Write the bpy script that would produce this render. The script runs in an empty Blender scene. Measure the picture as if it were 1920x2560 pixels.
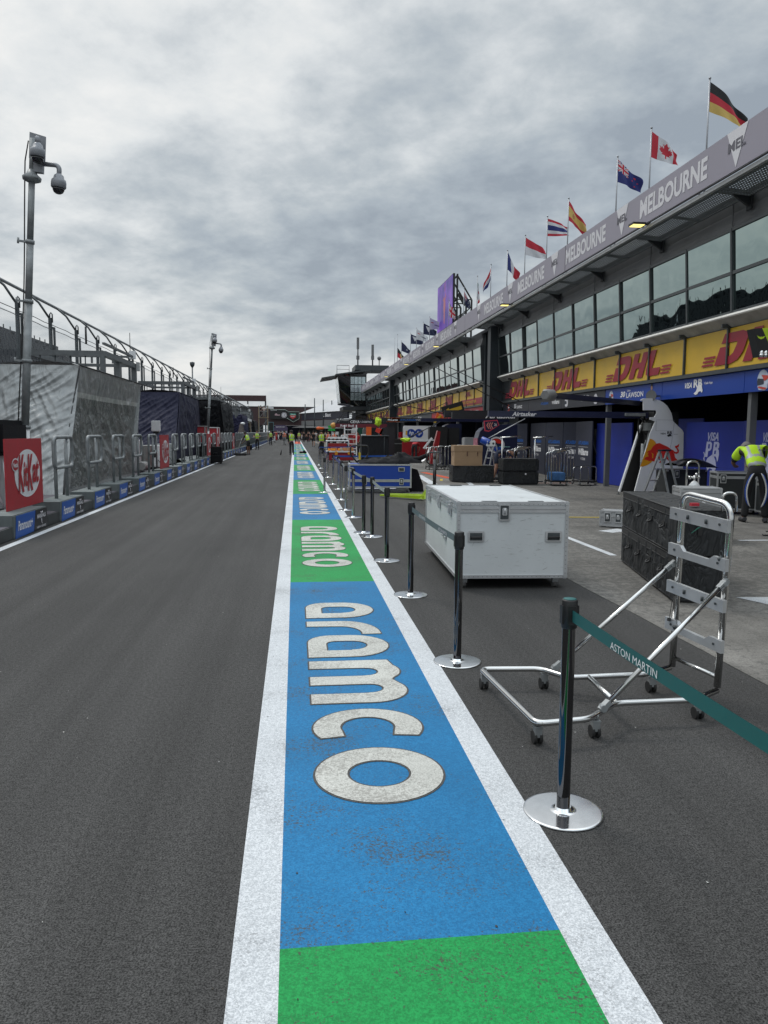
# Pit lane scene: everything is built from code with procedural materials.
SKYTOP = 3.0
EXPO = 0.0
import bpy, bmesh, math, random
from math import sin, cos, pi, radians, sqrt, atan2
from mathutils import Vector, Matrix, noise
random.seed(7)
S = bpy.context.scene
C = S.collection
V = Vector

# ------------------------------------------------------------------ materials
MATS = {}
def mat(name, col, rough=.6, metal=0., var=.12, scale=6., bump=0., bscale=60., spec=.5, emit=None, es=0., trans=0., alpha=1., coat=0.):
    """principled surface with soft procedural colour variation, roughness variation and bump"""
    if name in MATS: return MATS[name]
    m = bpy.data.materials.new(name); m.use_nodes = True
    nt = m.node_tree; N = nt.nodes; L = nt.links
    b = N['Principled BSDF']
    tc = N.new('ShaderNodeTexCoord')
    b.inputs['Roughness'].default_value = rough; b.inputs['Metallic'].default_value = metal
    b.inputs['Specular IOR Level'].default_value = spec
    c = tuple(col) + (1,)
    if var > 0:
        n = N.new('ShaderNodeTexNoise'); n.inputs['Scale'].default_value = scale; n.inputs['Detail'].default_value = 5
        L.new(tc.outputs['Object'], n.inputs['Vector'])
        r = N.new('ShaderNodeValToRGB')
        r.color_ramp.elements[0].position = .3; r.color_ramp.elements[1].position = .72
        r.color_ramp.elements[0].color = tuple(x*(1-var) for x in col) + (1,)
        r.color_ramp.elements[1].color = tuple(min(1, x*(1+var)) for x in col) + (1,)
        L.new(n.outputs['Fac'], r.inputs['Fac']); L.new(r.outputs['Color'], b.inputs['Base Color'])
        mr = N.new('ShaderNodeMapRange'); mr.inputs['To Min'].default_value = max(0, rough*.85); mr.inputs['To Max'].default_value = min(1, rough*1.2+.02)
        L.new(n.outputs['Fac'], mr.inputs['Value']); L.new(mr.outputs['Result'], b.inputs['Roughness'])
    else:
        b.inputs['Base Color'].default_value = c
    if bump > 0:
        n2 = N.new('ShaderNodeTexNoise'); n2.inputs['Scale'].default_value = bscale; n2.inputs['Detail'].default_value = 4
        L.new(tc.outputs['Object'], n2.inputs['Vector'])
        bp = N.new('ShaderNodeBump'); bp.inputs['Strength'].default_value = bump; bp.inputs['Distance'].default_value = .02
        L.new(n2.outputs['Fac'], bp.inputs['Height']); L.new(bp.outputs['Normal'], b.inputs['Normal'])
    if emit:
        b.inputs['Emission Color'].default_value = tuple(emit)+(1,); b.inputs['Emission Strength'].default_value = es
    if trans: b.inputs['Transmission Weight'].default_value = trans
    if alpha < 1: b.inputs['Alpha'].default_value = alpha
    if coat: b.inputs['Coat Weight'].default_value = coat; b.inputs['Coat Roughness'].default_value = .08
    MATS[name] = m
    return m

def ground_mat(name, dark, light, speck, rough=.85, wear=None, wearc=(.05,.05,.05), wsc=9., wth=.62, big=.25, streak=0., tint=None):
    """paving or road paint: aggregate speckle, broad stains, optional worn-through flecks"""
    m = bpy.data.materials.new(name); m.use_nodes = True
    nt = m.node_tree; N = nt.nodes; L = nt.links; b = N['Principled BSDF']
    tc = N.new('ShaderNodeNewGeometry')
    def noi(sc, det=3, vec=None, rgh=.6):
        n = N.new('ShaderNodeTexNoise'); n.inputs['Scale'].default_value = sc; n.inputs['Detail'].default_value = det
        n.inputs['Roughness'].default_value = rgh
        L.new(vec or tc.outputs['Position'], n.inputs['Vector']); return n
    fine = noi(speck, 2, rgh=.8)
    r = N.new('ShaderNodeValToRGB'); e = r.color_ramp.elements
    e[0].position = .39; e[1].position = .63; e[0].color = tuple(dark)+(1,); e[1].color = tuple(light)+(1,)
    mid = noi(speck*.27, 3, rgh=.7); am = N.new('ShaderNodeMath'); am.operation = 'MULTIPLY_ADD'; am.inputs[1].default_value = .3; L.new(mid.outputs['Fac'], am.inputs[0])
    ah = N.new('ShaderNodeMath'); ah.operation = 'MULTIPLY_ADD'; ah.inputs[1].default_value = .9; ah.inputs[2].default_value = -.1; L.new(fine.outputs['Fac'], ah.inputs[0]); L.new(ah.outputs[0], am.inputs[2])
    L.new(am.outputs[0], r.inputs['Fac'])
    bigv = tc.outputs['Position']
    if streak:
        mp = N.new('ShaderNodeMapping'); mp.inputs['Scale'].default_value = (1, streak, 1); L.new(bigv, mp.inputs['Vector']); bigv = mp.outputs['Vector']
    bg = noi(.55, 6, bigv, .65)
    mr = N.new('ShaderNodeMapRange'); mr.inputs['From Min'].default_value = .3; mr.inputs['From Max'].default_value = .7
    mr.inputs['To Min'].default_value = 1-big; mr.inputs['To Max'].default_value = 1+big
    L.new(bg.outputs['Fac'], mr.inputs['Value'])
    mul = N.new('ShaderNodeVectorMath'); mul.operation = 'SCALE'
    L.new(r.outputs['Color'], mul.inputs[0]); L.new(mr.outputs['Result'], mul.inputs['Scale'])
    out = mul.outputs['Vector']
    if streak:   # faint rubber laid along the lane
        mp2 = N.new('ShaderNodeMapping'); mp2.inputs['Scale'].default_value = (2.6, .045, 1); L.new(tc.outputs['Position'], mp2.inputs['Vector'])
        n4 = noi(1.0, 5, mp2.outputs['Vector'], .6); r4 = N.new('ShaderNodeMapRange'); r4.inputs['From Min'].default_value = .35; r4.inputs['From Max'].default_value = .65; r4.inputs['To Min'].default_value = .80; r4.inputs['To Max'].default_value = 1.12
        L.new(n4.outputs['Fac'], r4.inputs['Value']); mul2 = N.new('ShaderNodeVectorMath'); mul2.operation = 'SCALE'; L.new(out, mul2.inputs[0]); L.new(r4.outputs['Result'], mul2.inputs['Scale']); out = mul2.outputs['Vector']
    if wear:
        w1 = noi(wsc*9, 5, rgh=.75); w2 = noi(wsc*.22, 4)
        add = N.new('ShaderNodeMath'); add.operation = 'ADD'; L.new(w1.outputs['Fac'], add.inputs[0])
        sc = N.new('ShaderNodeMath'); sc.operation = 'MULTIPLY'; sc.inputs[1].default_value = .55; L.new(w2.outputs['Fac'], sc.inputs[0])
        L.new(sc.outputs[0], add.inputs[1])
        th = N.new('ShaderNodeMapRange'); th.inputs['From Min'].default_value = wth+.27; th.inputs['From Max'].default_value = wth+.32
        th.inputs['To Max'].default_value = wear
        L.new(add.outputs[0], th.inputs['Value'])
        mx = N.new('ShaderNodeMix'); mx.data_type = 'RGBA'; L.new(th.outputs['Result'], mx.inputs['Factor'])
        L.new(out, mx.inputs['A']); mx.inputs['B'].default_value = tuple(wearc)+(1,)
        out = mx.outputs['Result']
    L.new(out, b.inputs['Base Color'])
    b.inputs['Roughness'].default_value = rough; b.inputs['Specular IOR Level'].default_value = .25
    bp = N.new('ShaderNodeBump'); bp.inputs['Strength'].default_value = .4; bp.inputs['Distance'].default_value = .002
    L.new(fine.outputs['Fac'], bp.inputs['Height']); L.new(bp.outputs['Normal'], b.inputs['Normal'])
    MATS[name] = m
    return m

# ------------------------------------------------------------------ mesh builder
def fillet(pts, r, n=5, closed=False):
    pts = [V(p) for p in pts]; out = []; k = len(pts)
    for i, p in enumerate(pts):
        if not closed and i in (0, k-1): out.append(p); continue
        a = pts[i-1]; b = pts[(i+1) % k]
        da = (a-p); db = (b-p); rr = min(r, da.length*.48, db.length*.48)
        A = p+da.normalized()*rr; B = p+db.normalized()*rr
        for j in range(n+1):
            t = j/n; out.append(A*(1-t)**2+p*2*t*(1-t)+B*t*t)
    return out

class MB:
    def __init__(s): s.bm = bmesh.new(); s.mi = 0; s.off = V((0, 0, 0)); s.sm = set()
    def m(s, i): s.mi = i; return s
    def _f(s, vs, smooth=False):
        try: f = s.bm.faces.new(vs)
        except ValueError: return None
        f.material_index = s.mi; f.smooth = smooth; return f
    def vv(s, p): return s.bm.verts.new(V(p)+s.off)
    def face(s, pts, smooth=False): return s._f([s.vv(p) for p in pts], smooth)
    def hexa(s, p):
        v = [s.vv(q) for q in p]
        for f in ((0,3,2,1),(4,5,6,7),(0,1,5,4),(1,2,6,5),(2,3,7,6),(3,0,4,7)): s._f([v[i] for i in f])
        return s
    def box(s, x0, x1, y0, y1, z0, z1, b=0):
        if b:
            return s.rbox(x0, x1, y0, y1, z0, z1, b)
        return s.hexa([(x0,y0,z0),(x1,y0,z0),(x1,y1,z0),(x0,y1,z0),(x0,y0,z1),(x1,y0,z1),(x1,y1,z1),(x0,y1,z1)])
    def rbox(s, x0, x1, y0, y1, z0, z1, b):
        t = bmesh.new(); bmesh.ops.create_cube(t, size=1)
        for v in t.verts: v.co = V(((x0+x1)/2+v.co.x*(x1-x0), (y0+y1)/2+v.co.y*(y1-y0), (z0+z1)/2+v.co.z*(z1-z0)))
        b = min(b, (x1-x0)*.45, (y1-y0)*.45, (z1-z0)*.45)
        bmesh.ops.bevel(t, geom=t.edges[:], offset=b, segments=2, affect='EDGES')
        mp = {v: s.vv(v.co) for v in t.verts}
        for f in t.faces: s._f([mp[v] for v in f.verts])
        t.free(); return s
    def bar(s, p, q, w, h=None, up=(0,0,1)):
        """square bar between two points"""
        p = V(p); q = V(q); h = h or w; d = (q-p).normalized(); u = V(up)
        if abs(d.dot(u)) > .95: u = V((1,0,0))
        a = d.cross(u).normalized()*w/2; b = a.cross(d).normalized()*h/2
        return s.hexa([p-a-b, p+a-b, q+a-b, q-a-b, p-a+b, p+a+b, q+a+b, q-a+b])
    def tube(s, pts, r, seg=10, closed=False, cap=True):
        pts = [V(p) for p in pts]; n = len(pts); rings = []
        rs = r if isinstance(r, (list, tuple)) else [r]*n
        pu = None
        for i, p in enumerate(pts):
            if closed: d = (pts[(i+1) % n]-pts[i-1])
            else: d = (pts[min(i+1, n-1)]-pts[max(i-1, 0)])
            if d.length < 1e-9: d = V((0,0,1))
            d.normalize()
            if pu is None:
                u = V((0,0,1)) if abs(d.z) < .9 else V((1,0,0))
                a = d.cross(u).normalized()
            else:
                a = (pu - d*pu.dot(d)).normalized()
            pu = a; b = d.cross(a)
            rings.append([s.vv(p+a*cos(2*pi*k/seg)*rs[i]+b*sin(2*pi*k/seg)*rs[i]) for k in range(seg)])
        m = n if closed else n-1
        for i in range(m):
            A = rings[i]; B = rings[(i+1) % n]
            for k in range(seg): s._f([A[k], A[(k+1) % seg], B[(k+1) % seg], B[k]], True)
        if cap and not closed:
            s._f(rings[0][::-1]); s._f(rings[-1])
        return s
    def cyl(s, p, q, r, r2=None, seg=16): return s.tube([p, q], [r, r2 if r2 is not None else r], seg)
    def lathe(s, prof, c=(0,0,0), seg=24, cap=True):
        c = V(c); rings = []
        for (r, z) in prof: rings.append([s.vv(c+V((r*cos(2*pi*k/seg), r*sin(2*pi*k/seg), z))) for k in range(seg)])
        for A, B in zip(rings, rings[1:]):
            for k in range(seg): s._f([A[k], A[(k+1) % seg], B[(k+1) % seg], B[k]], True)
        if cap: s._f(rings[0][::-1]); s._f(rings[-1])
        return s
    def ball(s, c, r, seg=14, sc=(1,1,1)):
        n = seg//2; prof = []
        c = V(c); rings = []
        for i in range(n+1):
            a = pi*i/n-pi/2; rings.append([s.vv(c+V((r*sc[0]*cos(a)*cos(2*pi*k/seg), r*sc[1]*cos(a)*sin(2*pi*k/seg), r*sc[2]*sin(a)))) for k in range(seg)])
        for A, B in zip(rings, rings[1:]):
            for k in range(seg): s._f([A[k], A[(k+1) % seg], B[(k+1) % seg], B[k]], True)
        return s
    def slab(s, pts, n, t):
        """polygon (3-D points) given thickness t along n"""
        n = V(n).normalized()*t; P = [V(p) for p in pts]
        a = [s.vv(p) for p in P]; b = [s.vv(p+n) for p in P]
        s._f(a[::-1]); s._f(b); k = len(P)
        for i in range(k): s._f([a[i], a[(i+1) % k], b[(i+1) % k], b[i]])
        return s
    def grid(s, f, nu, nv, smooth=True, col=None):
        g = [[s.vv(f(i/nu, j/nv)) for j in range(nv+1)] for i in range(nu+1)]
        for i in range(nu):
            for j in range(nv):
                if col: s.mi = col((i+.5)/nu, (j+.5)/nv)
                if s.mi < 0: continue
                s._f([g[i][j], g[i+1][j], g[i+1][j+1], g[i][j+1]], smooth)
        return s
    def build(s, name, mats, parent=None, loc=None, rot=0, nrm=True):
        if nrm: bmesh.ops.recalc_face_normals(s.bm, faces=s.bm.faces[:])
        me = bpy.data.meshes.new(name); s.bm.to_mesh(me); s.bm.free()
        if not isinstance(mats, (list, tuple)): mats = [mats]
        for m_ in mats: me.materials.append(m_)
        o = bpy.data.objects.new(name, me); C.objects.link(o)
        if parent: o.parent = parent
        if loc: o.location = loc
        if rot: o.rotation_euler = (0, 0, rot)
        return o

def tag(o, label=None, cat=None, group=None, kind=None):
    if label: o['label'] = label
    if cat: o['category'] = cat
    if group: o['group'] = group
    if kind: o['kind'] = kind
    return o
def thing(name, label, cat, loc=(0,0,0), rot=0, group=None):
    o = bpy.data.objects.new(name, None); C.objects.link(o); o.empty_display_size = .1
    o.location = loc; o.rotation_euler = (0, 0, rot)
    return tag(o, label, cat, group)
def dup(o, loc=None, rot=None, label=None, parent=None):
    c = o.copy(); C.objects.link(c)
    if parent: c.parent = parent
    for ch in list(o.children): dup(ch, parent=c)
    if loc is not None: c.location = loc
    if rot is not None: c.rotation_euler = (0, 0, rot)
    if label: c['label'] = label
    return c

# flat shapes (letters, emblems) on a plane: origin o, unit axes u (reading direction) and v (up)
TXT = {}
def text(s, o, u, v, W, H, m, parent=None, name='lettering', bold=.02, shear=0., space=1., centre=False, hide=0):
    key = (s, bold, shear, space, m.name)
    if key not in TXT:
        cu = bpy.data.curves.new('t', 'FONT'); cu.body = s; cu.offset = bold; cu.shear = shear; cu.space_character = space
        cu.resolution_u = 3
        ob = bpy.data.objects.new('t', cu); C.objects.link(ob)
        dg = bpy.context.evaluated_depsgraph_get(); me = bpy.data.meshes.new_from_object(ob.evaluated_get(dg))
        bpy.data.objects.remove(ob)
        xs = [q.co.x for q in me.vertices]; ys = [q.co.y for q in me.vertices]
        x0, x1, y0, y1 = min(xs), max(xs), min(ys), max(ys)
        for q in me.vertices: q.co = V(((q.co.x-x0)/(x1-x0), (q.co.y-y0)/(y1-y0), 0))
        me.materials.clear(); me.materials.append(m); me.name = 'lettering'
        TXT[key] = me
    ob = bpy.data.objects.new(name, TXT[key]); C.objects.link(ob)
    u = V(u).normalized(); v = V(v).normalized(); n = u.cross(v).normalized()
    o = V(o)
    if centre: o = o-u*W/2-v*H/2
    M = Matrix(((u.x*W, v.x*H, n.x, o.x), (u.y*W, v.y*H, n.y, o.y), (u.z*W, v.z*H, n.z, o.z), (0,0,0,1)))
    if parent: ob.parent = parent
    ob.matrix_local = M
    return ob
def shape(mb, polys, o, u, v, sx=1., sy=None, off=0.):
    """2-D polygons laid on a plane of a mesh builder"""
    sy = sx if sy is None else sy
    u = V(u).normalized(); v = V(v).normalized(); n = u.cross(v); o = V(o)+n*off
    for p in polys: mb.face([o+u*(a*sx)+v*(b*sy) for a, b in p])
def ell(cx, cy, rx, ry, n=28, a0=0, a1=2*pi):
    return [(cx+rx*cos(a0+(a1-a0)*i/n), cy+ry*sin(a0+(a1-a0)*i/n)) for i in range(n+(0 if abs(a1-a0-2*pi) < 1e-6 else 1))]
def ring(mb, outer, inner, o, u, v, sx=1, sy=None, off=0, close=True):
    """strip between two equally long 2-D outlines"""
    sy = sx if sy is None else sy
    u = V(u).normalized(); v = V(v).normalized(); n = u.cross(v); o = V(o)+n*off
    P = lambda q: o+u*(q[0]*sx)+v*(q[1]*sy)
    k = len(outer)
    for i in range(k if close else k-1):
        j = (i+1) % k; mb.face([P(outer[i]), P(outer[j]), P(inner[j]), P(inner[i])])

# ------------------------------------------------------------------ common materials
asph_c = (.105, .105, .108)
ASPH = ground_mat('asphalt', (.013,.0128,.0125), (.095,.093,.091), 150, .84, big=.2, streak=.35)
CONC = ground_mat('apron_concrete', (.13,.125,.115), (.21,.2,.185), 90, .85, wear=.5, wearc=(.06,.06,.058), wsc=1.3, wth=.5, big=.3, streak=3.)
WLINE = ground_mat('white_road_paint', (.40,.42,.44), (.68,.70,.72), 150, .7, wear=.75, wearc=(.25,.26,.27), wsc=9, wth=.58, big=.08)
BLUEP = ground_mat('blue_road_paint', (.006,.12,.28), (.014,.185,.40), 120, .65, wear=.85, wearc=(.055,.06,.06), wsc=9, wth=.585, big=.16)
GREENP = ground_mat('green_road_paint', (.005,.185,.044), (.011,.31,.074), 120, .65, wear=.85, wearc=(.055,.055,.045), wsc=9, wth=.59, big=.18)
CREAMP = ground_mat('cream_road_paint', (.40,.40,.37), (.60,.60,.56), 120, .7, wear=.7, wearc=(.24,.23,.21), wsc=8, wth=.53, big=.16)
OUTP = ground_mat('dark_outline_paint', (.05,.05,.05), (.09,.085,.08), 120, .7, big=.1)
REDP = ground_mat('orange_road_paint', (.45,.06,.02), (.6,.1,.04), 120, .7, big=.2)
YELP = ground_mat('yellow_road_paint', (.4,.3,.03), (.55,.42,.06), 120, .7, big=.3)
GALV = mat('galvanised_steel', (.25,.265,.27), .5, .3, var=.2, scale=9)
GALVD = mat('dark_steel', (.07,.08,.085), .5, .4, var=.2, scale=9)
CHROME = mat('polished_chrome', (.62,.62,.61), .13, 1., var=.05, scale=3)
ALU = mat('aluminium', (.55,.56,.57), .3, .55, var=.1)
DISC = mat('polished_base', (.75,.76,.77), .12, 1., var=.06, scale=14)
BLACKM = mat('black_paint', (.012,.012,.013), .22, 0., var=.1, coat=.4)
BLKP = mat('black_plastic', (.015,.015,.016), .45, 0., var=.15)
BLKF = mat('black_fabric', (.009,.009,.011), .85, 0., var=.3, bump=.3, bscale=25, spec=.25)
BLKR = mat('rubber', (.02,.02,.02), .7)
WHT = mat('white_paint', (.74,.75,.76), .35, 0., var=.05, scale=3)
NAVY = mat('navy_fabric', (.012,.014,.05), .8, 0., var=.35, scale=2.5, bump=.4, bscale=8, spec=.3)
TEXW = mat('white_lettering', (.8,.8,.82), .5, 0., var=0)
TEXG = mat('pale_grey_lettering', (.68,.67,.7), .55, 0., var=0)
RED = mat('red_vinyl', (.42,.03,.04), .45, var=.08)
GLASSD = mat('dark_glass', (.006,.008,.009), .03, 0., var=0, spec=.9)

def structure(mb, name, m): return tag(mb.build(name, m, nrm=False), kind='structure')
# ------------------------------------------------------------------ world, sun, camera
SUN_EL, SUN_AZ = radians(52), radians(-35)      # azimuth from +Y towards +X
w = bpy.data.worlds.new('World'); S.world = w; w.use_nodes = True
nt = w.node_tree; N = nt.nodes; L = nt.links; N.clear()
out = N.new('ShaderNodeOutputWorld')
sky = N.new('ShaderNodeTexSky'); sky.sky_type = 'NISHITA'; sky.sun_disc = False
sky.sun_elevation = SUN_EL; sky.sun_rotation = SUN_AZ; sky.air_density = 1.2; sky.dust_density = 3
b1 = N.new('ShaderNodeBackground'); b1.inputs['Strength'].default_value = .09; L.new(sky.outputs[0], b1.inputs['Color'])
tc = N.new('ShaderNodeTexCoord'); sep = N.new('ShaderNodeSeparateXYZ'); L.new(tc.outputs['Generated'], sep.inputs[0])
def M(op, a, b=None, c=None):
    n = N.new('ShaderNodeMath'); n.operation = op
    for i, x in enumerate((a, b, c)):
        if x is None: continue
        if isinstance(x, (int, float)): n.inputs[i].default_value = x
        else: L.new(x, n.inputs[i])
    return n.outputs[0]
def MR(x, a, b, c, d, smooth=True):
    n = N.new('ShaderNodeMapRange'); L.new(x, n.inputs['Value']); n.interpolation_type = 'SMOOTHSTEP' if smooth else 'LINEAR'
    for k, q in zip(('From Min','From Max','To Min','To Max'), (a, b, c, d)): n.inputs[k].default_value = q
    return n.outputs['Result']
zz = M('ADD', M('MAXIMUM', sep.outputs['Z'], 0.0), .26)
cx = M('DIVIDE', sep.outputs['X'], zz); cy = M('DIVIDE', sep.outputs['Y'], zz)
comb = N.new('ShaderNodeCombineXYZ'); L.new(cx, comb.inputs[0]); L.new(cy, comb.inputs[1])
mp = N.new('ShaderNodeMapping'); mp.inputs['Rotation'].default_value = (0, 0, .5); mp.inputs['Scale'].default_value = (1., 1.0, 1.)
mp.inputs['Location'].default_value = (9.2, 0.4, 0); L.new(comb.outputs[0], mp.inputs['Vector'])
def noi(sc, det, dist=0., rgh=.55, W=None):
    n = N.new('ShaderNodeTexNoise'); n.inputs['Scale'].default_value = sc; n.inputs['Detail'].default_value = det
    n.inputs['Distortion'].default_value = dist; n.inputs['Roughness'].default_value = rgh
    L.new(mp.outputs['Vector'], n.inputs['Vector']); return n.outputs['Fac']
n1 = noi(1.15, 5, .1, .5); n2 = noi(6.0, 9, .1, .6); n3 = noi(.5, 2)
clo = M('ADD', M('ADD', M('MULTIPLY', n1, .60), M('MULTIPLY', n2, .36)), M('MULTIPLY', n3, .12))
# bright rifts towards the left and low in the sky, plainer grey to the right
side = MR(sep.outputs['X'], -.5, .5, .07, -.015)
val = M('ADD', clo, side)
ramp = N.new('ShaderNodeValToRGB'); L.new(val, ramp.inputs['Fac'])
e = ramp.color_ramp.elements
e[0].position = .42; e[0].color = (.325,.375,.43,1)
e[1].position = .75; e[1].color = (.93,.93,.91,1)
for p, c in ((.49, (.42,.475,.525,1)), (.54, (.51,.56,.595,1)), (.59, (.63,.67,.695,1)), (.645, (.76,.79,.80,1))):
    k = e.new(p); k.color = c
# the whole layer brightens overhead as an overcast sky does, and pales towards the horizon
gain = MR(sep.outputs['Z'], .45, .95, 1., SKYTOP, True)
hz = MR(sep.outputs['Z'], .0, .16, .35, 0.)
mx = N.new('ShaderNodeMix'); mx.data_type = 'RGBA'; L.new(hz, mx.inputs['Factor']); L.new(ramp.outputs['Color'], mx.inputs['A']); mx.inputs['B'].default_value = (.58,.62,.66,1)
b2 = N.new('ShaderNodeBackground'); L.new(mx.outputs['Result'], b2.inputs['Color']); L.new(gain, b2.inputs['Strength'])
ms = N.new('ShaderNodeMixShader'); ms.inputs[0].default_value = .93
L.new(b1.outputs[0], ms.inputs[1]); L.new(b2.outputs[0], ms.inputs[2]); L.new(ms.outputs[0], out.inputs['Surface'])

sl = bpy.data.lights.new('sun', 'SUN'); sl.energy = 1.1; sl.angle = radians(14); sl.color = (1, .96, .9)
so = bpy.data.objects.new('sun', sl); C.objects.link(so)
d = V((sin(SUN_AZ)*cos(SUN_EL), cos(SUN_AZ)*cos(SUN_EL), sin(SUN_EL)))
so.rotation_euler = d.to_track_quat('Z', 'Y').to_euler()

cam = bpy.data.cameras.new('camera'); co = bpy.data.objects.new('camera', cam); C.objects.link(co)
cam.sensor_fit = 'HORIZONTAL'; cam.sensor_width = 36; cam.lens = 36; cam.clip_end = 3000; cam.clip_start = .05
R_ = V((.99336, -.11475, .00766)); U_ = V((.00428, .10343, .99463)); B_ = V((-.11493, -.98800, .10324))
co.matrix_world = Matrix(((R_.x, U_.x, B_.x, 0), (R_.y, U_.y, B_.y, 0), (R_.z, U_.z, B_.z, 1.65), (0,0,0,1)))
S.camera = co
S.view_settings.view_transform = 'Standard'; S.view_settings.look = 'None'; S.view_settings.gamma = 1
S.view_settings.exposure = EXPO
S.render.resolution_x = 768; S.render.resolution_y = 1024

# ------------------------------------------------------------------ ground and paint
g = MB(); g.face([(-700,-300,0),(700,-300,0),(700,900,0),(-700,900,0)]); structure(g, 'ground', ASPH)
# lighter concrete apron in front of the garages, ragged joint along the lane
g = MB(); n = 220; pts = []
for i in range(n+1):
    y = -6+176*(i/n)**1.7
    pts.append((3.1+.012*noise.noise(V((y*3.1, 0, 0)))+.02*noise.noise(V((y*.7, 3, 0))), y, .004))
for a, b in zip(pts, pts[1:]): g.face([a, (16.5, a[1], .004), (16.5, b[1], .004), b])
structure(g, 'apron', CONC)
def sheet(name, m, rects, z=.004, kind='structure'):
    g = MB()
    for x0, x1, y0, y1 in rects:
        k = max(1, int((y1-y0)/8))
        for i in range(k): g.face([(x0, y0+(y1-y0)*i/k, z), (x1, y0+(y1-y0)*i/k, z), (x1, y0+(y1-y0)*(i+1)/k, z), (x0, y0+(y1-y0)*(i+1)/k, z)])
    return structure(g, name, m)
sheet('white_line_beside_strip', WLINE, [(-.205, -.055, -4, 170), (.87, 1.02, -4, 170)])
sheet('lane_edge_line', WLINE, [(-4.1, -3.98, -4, 170)])
PER = 6.05
bl, gr = [], []
for i in range(-1, 17):
    y0 = 2.32+PER*i
    (bl if i % 2 == 0 else gr).append((-.055, .87, y0, y0+PER))
sheet('blue_lane_paint', BLUEP, bl); sheet('green_lane_paint', GREENP, gr)
sheet('red_lane_paint', REDP, [(-.055, .87, 2.32+17*PER, 2.32+17*PER+22)])
# lane lettering, read sideways: s runs towards the viewer, t across the strip
def hull(pts, d):
    """outline pushed outwards by d (simple vertex-normal offset)"""
    n = len(pts); o = []; A = sum(pts[i][0]*pts[(i+1)%n][1]-pts[(i+1)%n][0]*pts[i][1] for i in range(n)); sg = 1 if A > 0 else -1
    for i in range(n):
        a, p, b = pts[i-1], pts[i], pts[(i+1) % n]
        e1 = V((p[0]-a[0], p[1]-a[1])).normalized(); e2 = V((b[0]-p[0], b[1]-p[1])).normalized()
        n1 = V((e1.y, -e1.x))*sg; n2 = V((e2.y, -e2.x))*sg; nn = (n1+n2)
        if nn.length < 1e-6: nn = n1
        nn.normalize(); k = 1/max(.4, nn.dot(n1)); o.append((p[0]+nn.x*d*k, p[1]+nn.y*d*k))
    return o
def arc(cx, cy, rx, ry, a0, a1, n=16): return [(cx+rx*cos(radians(a0+(a1-a0)*i/n)), cy+ry*sin(radians(a0+(a1-a0)*i/n))) for i in range(n+1)]
# letters as closed bands: list of (outer, inner or None); coordinates (s, t); s=0 at the far end of the word
def letters():
    L_ = []
    for s0 in (0, 1.2):     # a: bowl with a straight stem on the near side, counter inside
        w_ = .60
        o = [(s0+w_, 0)]+[(s0+w_, .33)]+arc(s0+w_/2, .33, w_/2, .29, 0, 180, 14)+[(s0, .22)]+arc(s0+.2, .18, .2, .18, 180, 270, 7)
        i = [(s0+w_-.17, .14)]+[(s0+w_-.17, .33)]+arc(s0+w_/2-.005, .33, .125, .13, 0, 180, 14)+[(s0+.17, .27)]+arc(s0+.25, .22, .08, .08, 180, 270, 7)
        L_.append((o, i))
    s0 = .73                # r
    L_.append(([(s0, 0), (s0, .3)]+arc(s0+.4, .3, .4, .3, 180, 90, 10)+[(s0+.44, .6), (s0+.44, .45)]+arc(s0+.4, .27, .22, .18, 90, 180, 8)+[(s0+.17, 0)], None))
    s0 = 1.9                # m
    o = [(s0, 0), (s0, .56)]+arc(s0+.25, .44, .2, .18, 125, 42, 8)+[(s0+.44, .545)]+arc(s0+.64, .38, .23, .235, 118, 0, 12)+[(s0+.87, 0), (s0+.7, 0), (s0+.7, .35)]+arc(s0+.61, .38, .085, .09, 0, 180, 8)+[(s0+.525, 0), (s0+.355, 0), (s0+.355, .36)]+arc(s0+.265, .38, .085, .09, 0, 180, 8)+[(s0+.175, 0)]
    L_.append((o, None))
    s0 = 2.88               # c
    L_.append((arc(s0+.28, .305, .28, .305, 60, 300, 26)+[(s0+.40, .165)]+arc(s0+.28, .305, .15, .155, 300, 60, 20)[1:-1]+[(s0+.40, .44)], None))
    s0 = 3.45               # o
    L_.append((arc(s0+.3, .305, .3, .31, 0, 360, 40)[:-1], arc(s0+.3, .305, .145, .155, 0, 360, 40)[:-1]))
    return L_
def lay(mb, polys, y0, x0, z, grow):
    P = lambda q: V((x0+q[1], y0-q[0], z))
    for o, i in polys:
        o = hull(o, grow)
        if i is None: mb.face([P(q) for q in o])
        else:
            i = hull(i, -grow); k = len(o)
            if len(i) != k: i = (i+[i[-1]]*k)[:k]
            for a in range(k): b = (a+1) % k; mb.face([P(o[a]), P(o[b]), P(i[b]), P(i[a])])
LT = letters(); q1 = MB(); q2 = MB()
for i in range(0, 17):
    y0 = 2.32+PER*i+4.98
    lay(q1, LT, y0, .095, .006, .011); lay(q2, LT, y0, .095, .008, 0)
def up(mb):
    for f in mb.bm.faces:
        f.normal_update()
        if f.normal.z < 0: f.normal_flip()
up(q1); up(q2)
structure(q1, 'lane_lettering_outline', OUTP); structure(q2, 'lane_lettering', CREAMP)
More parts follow.
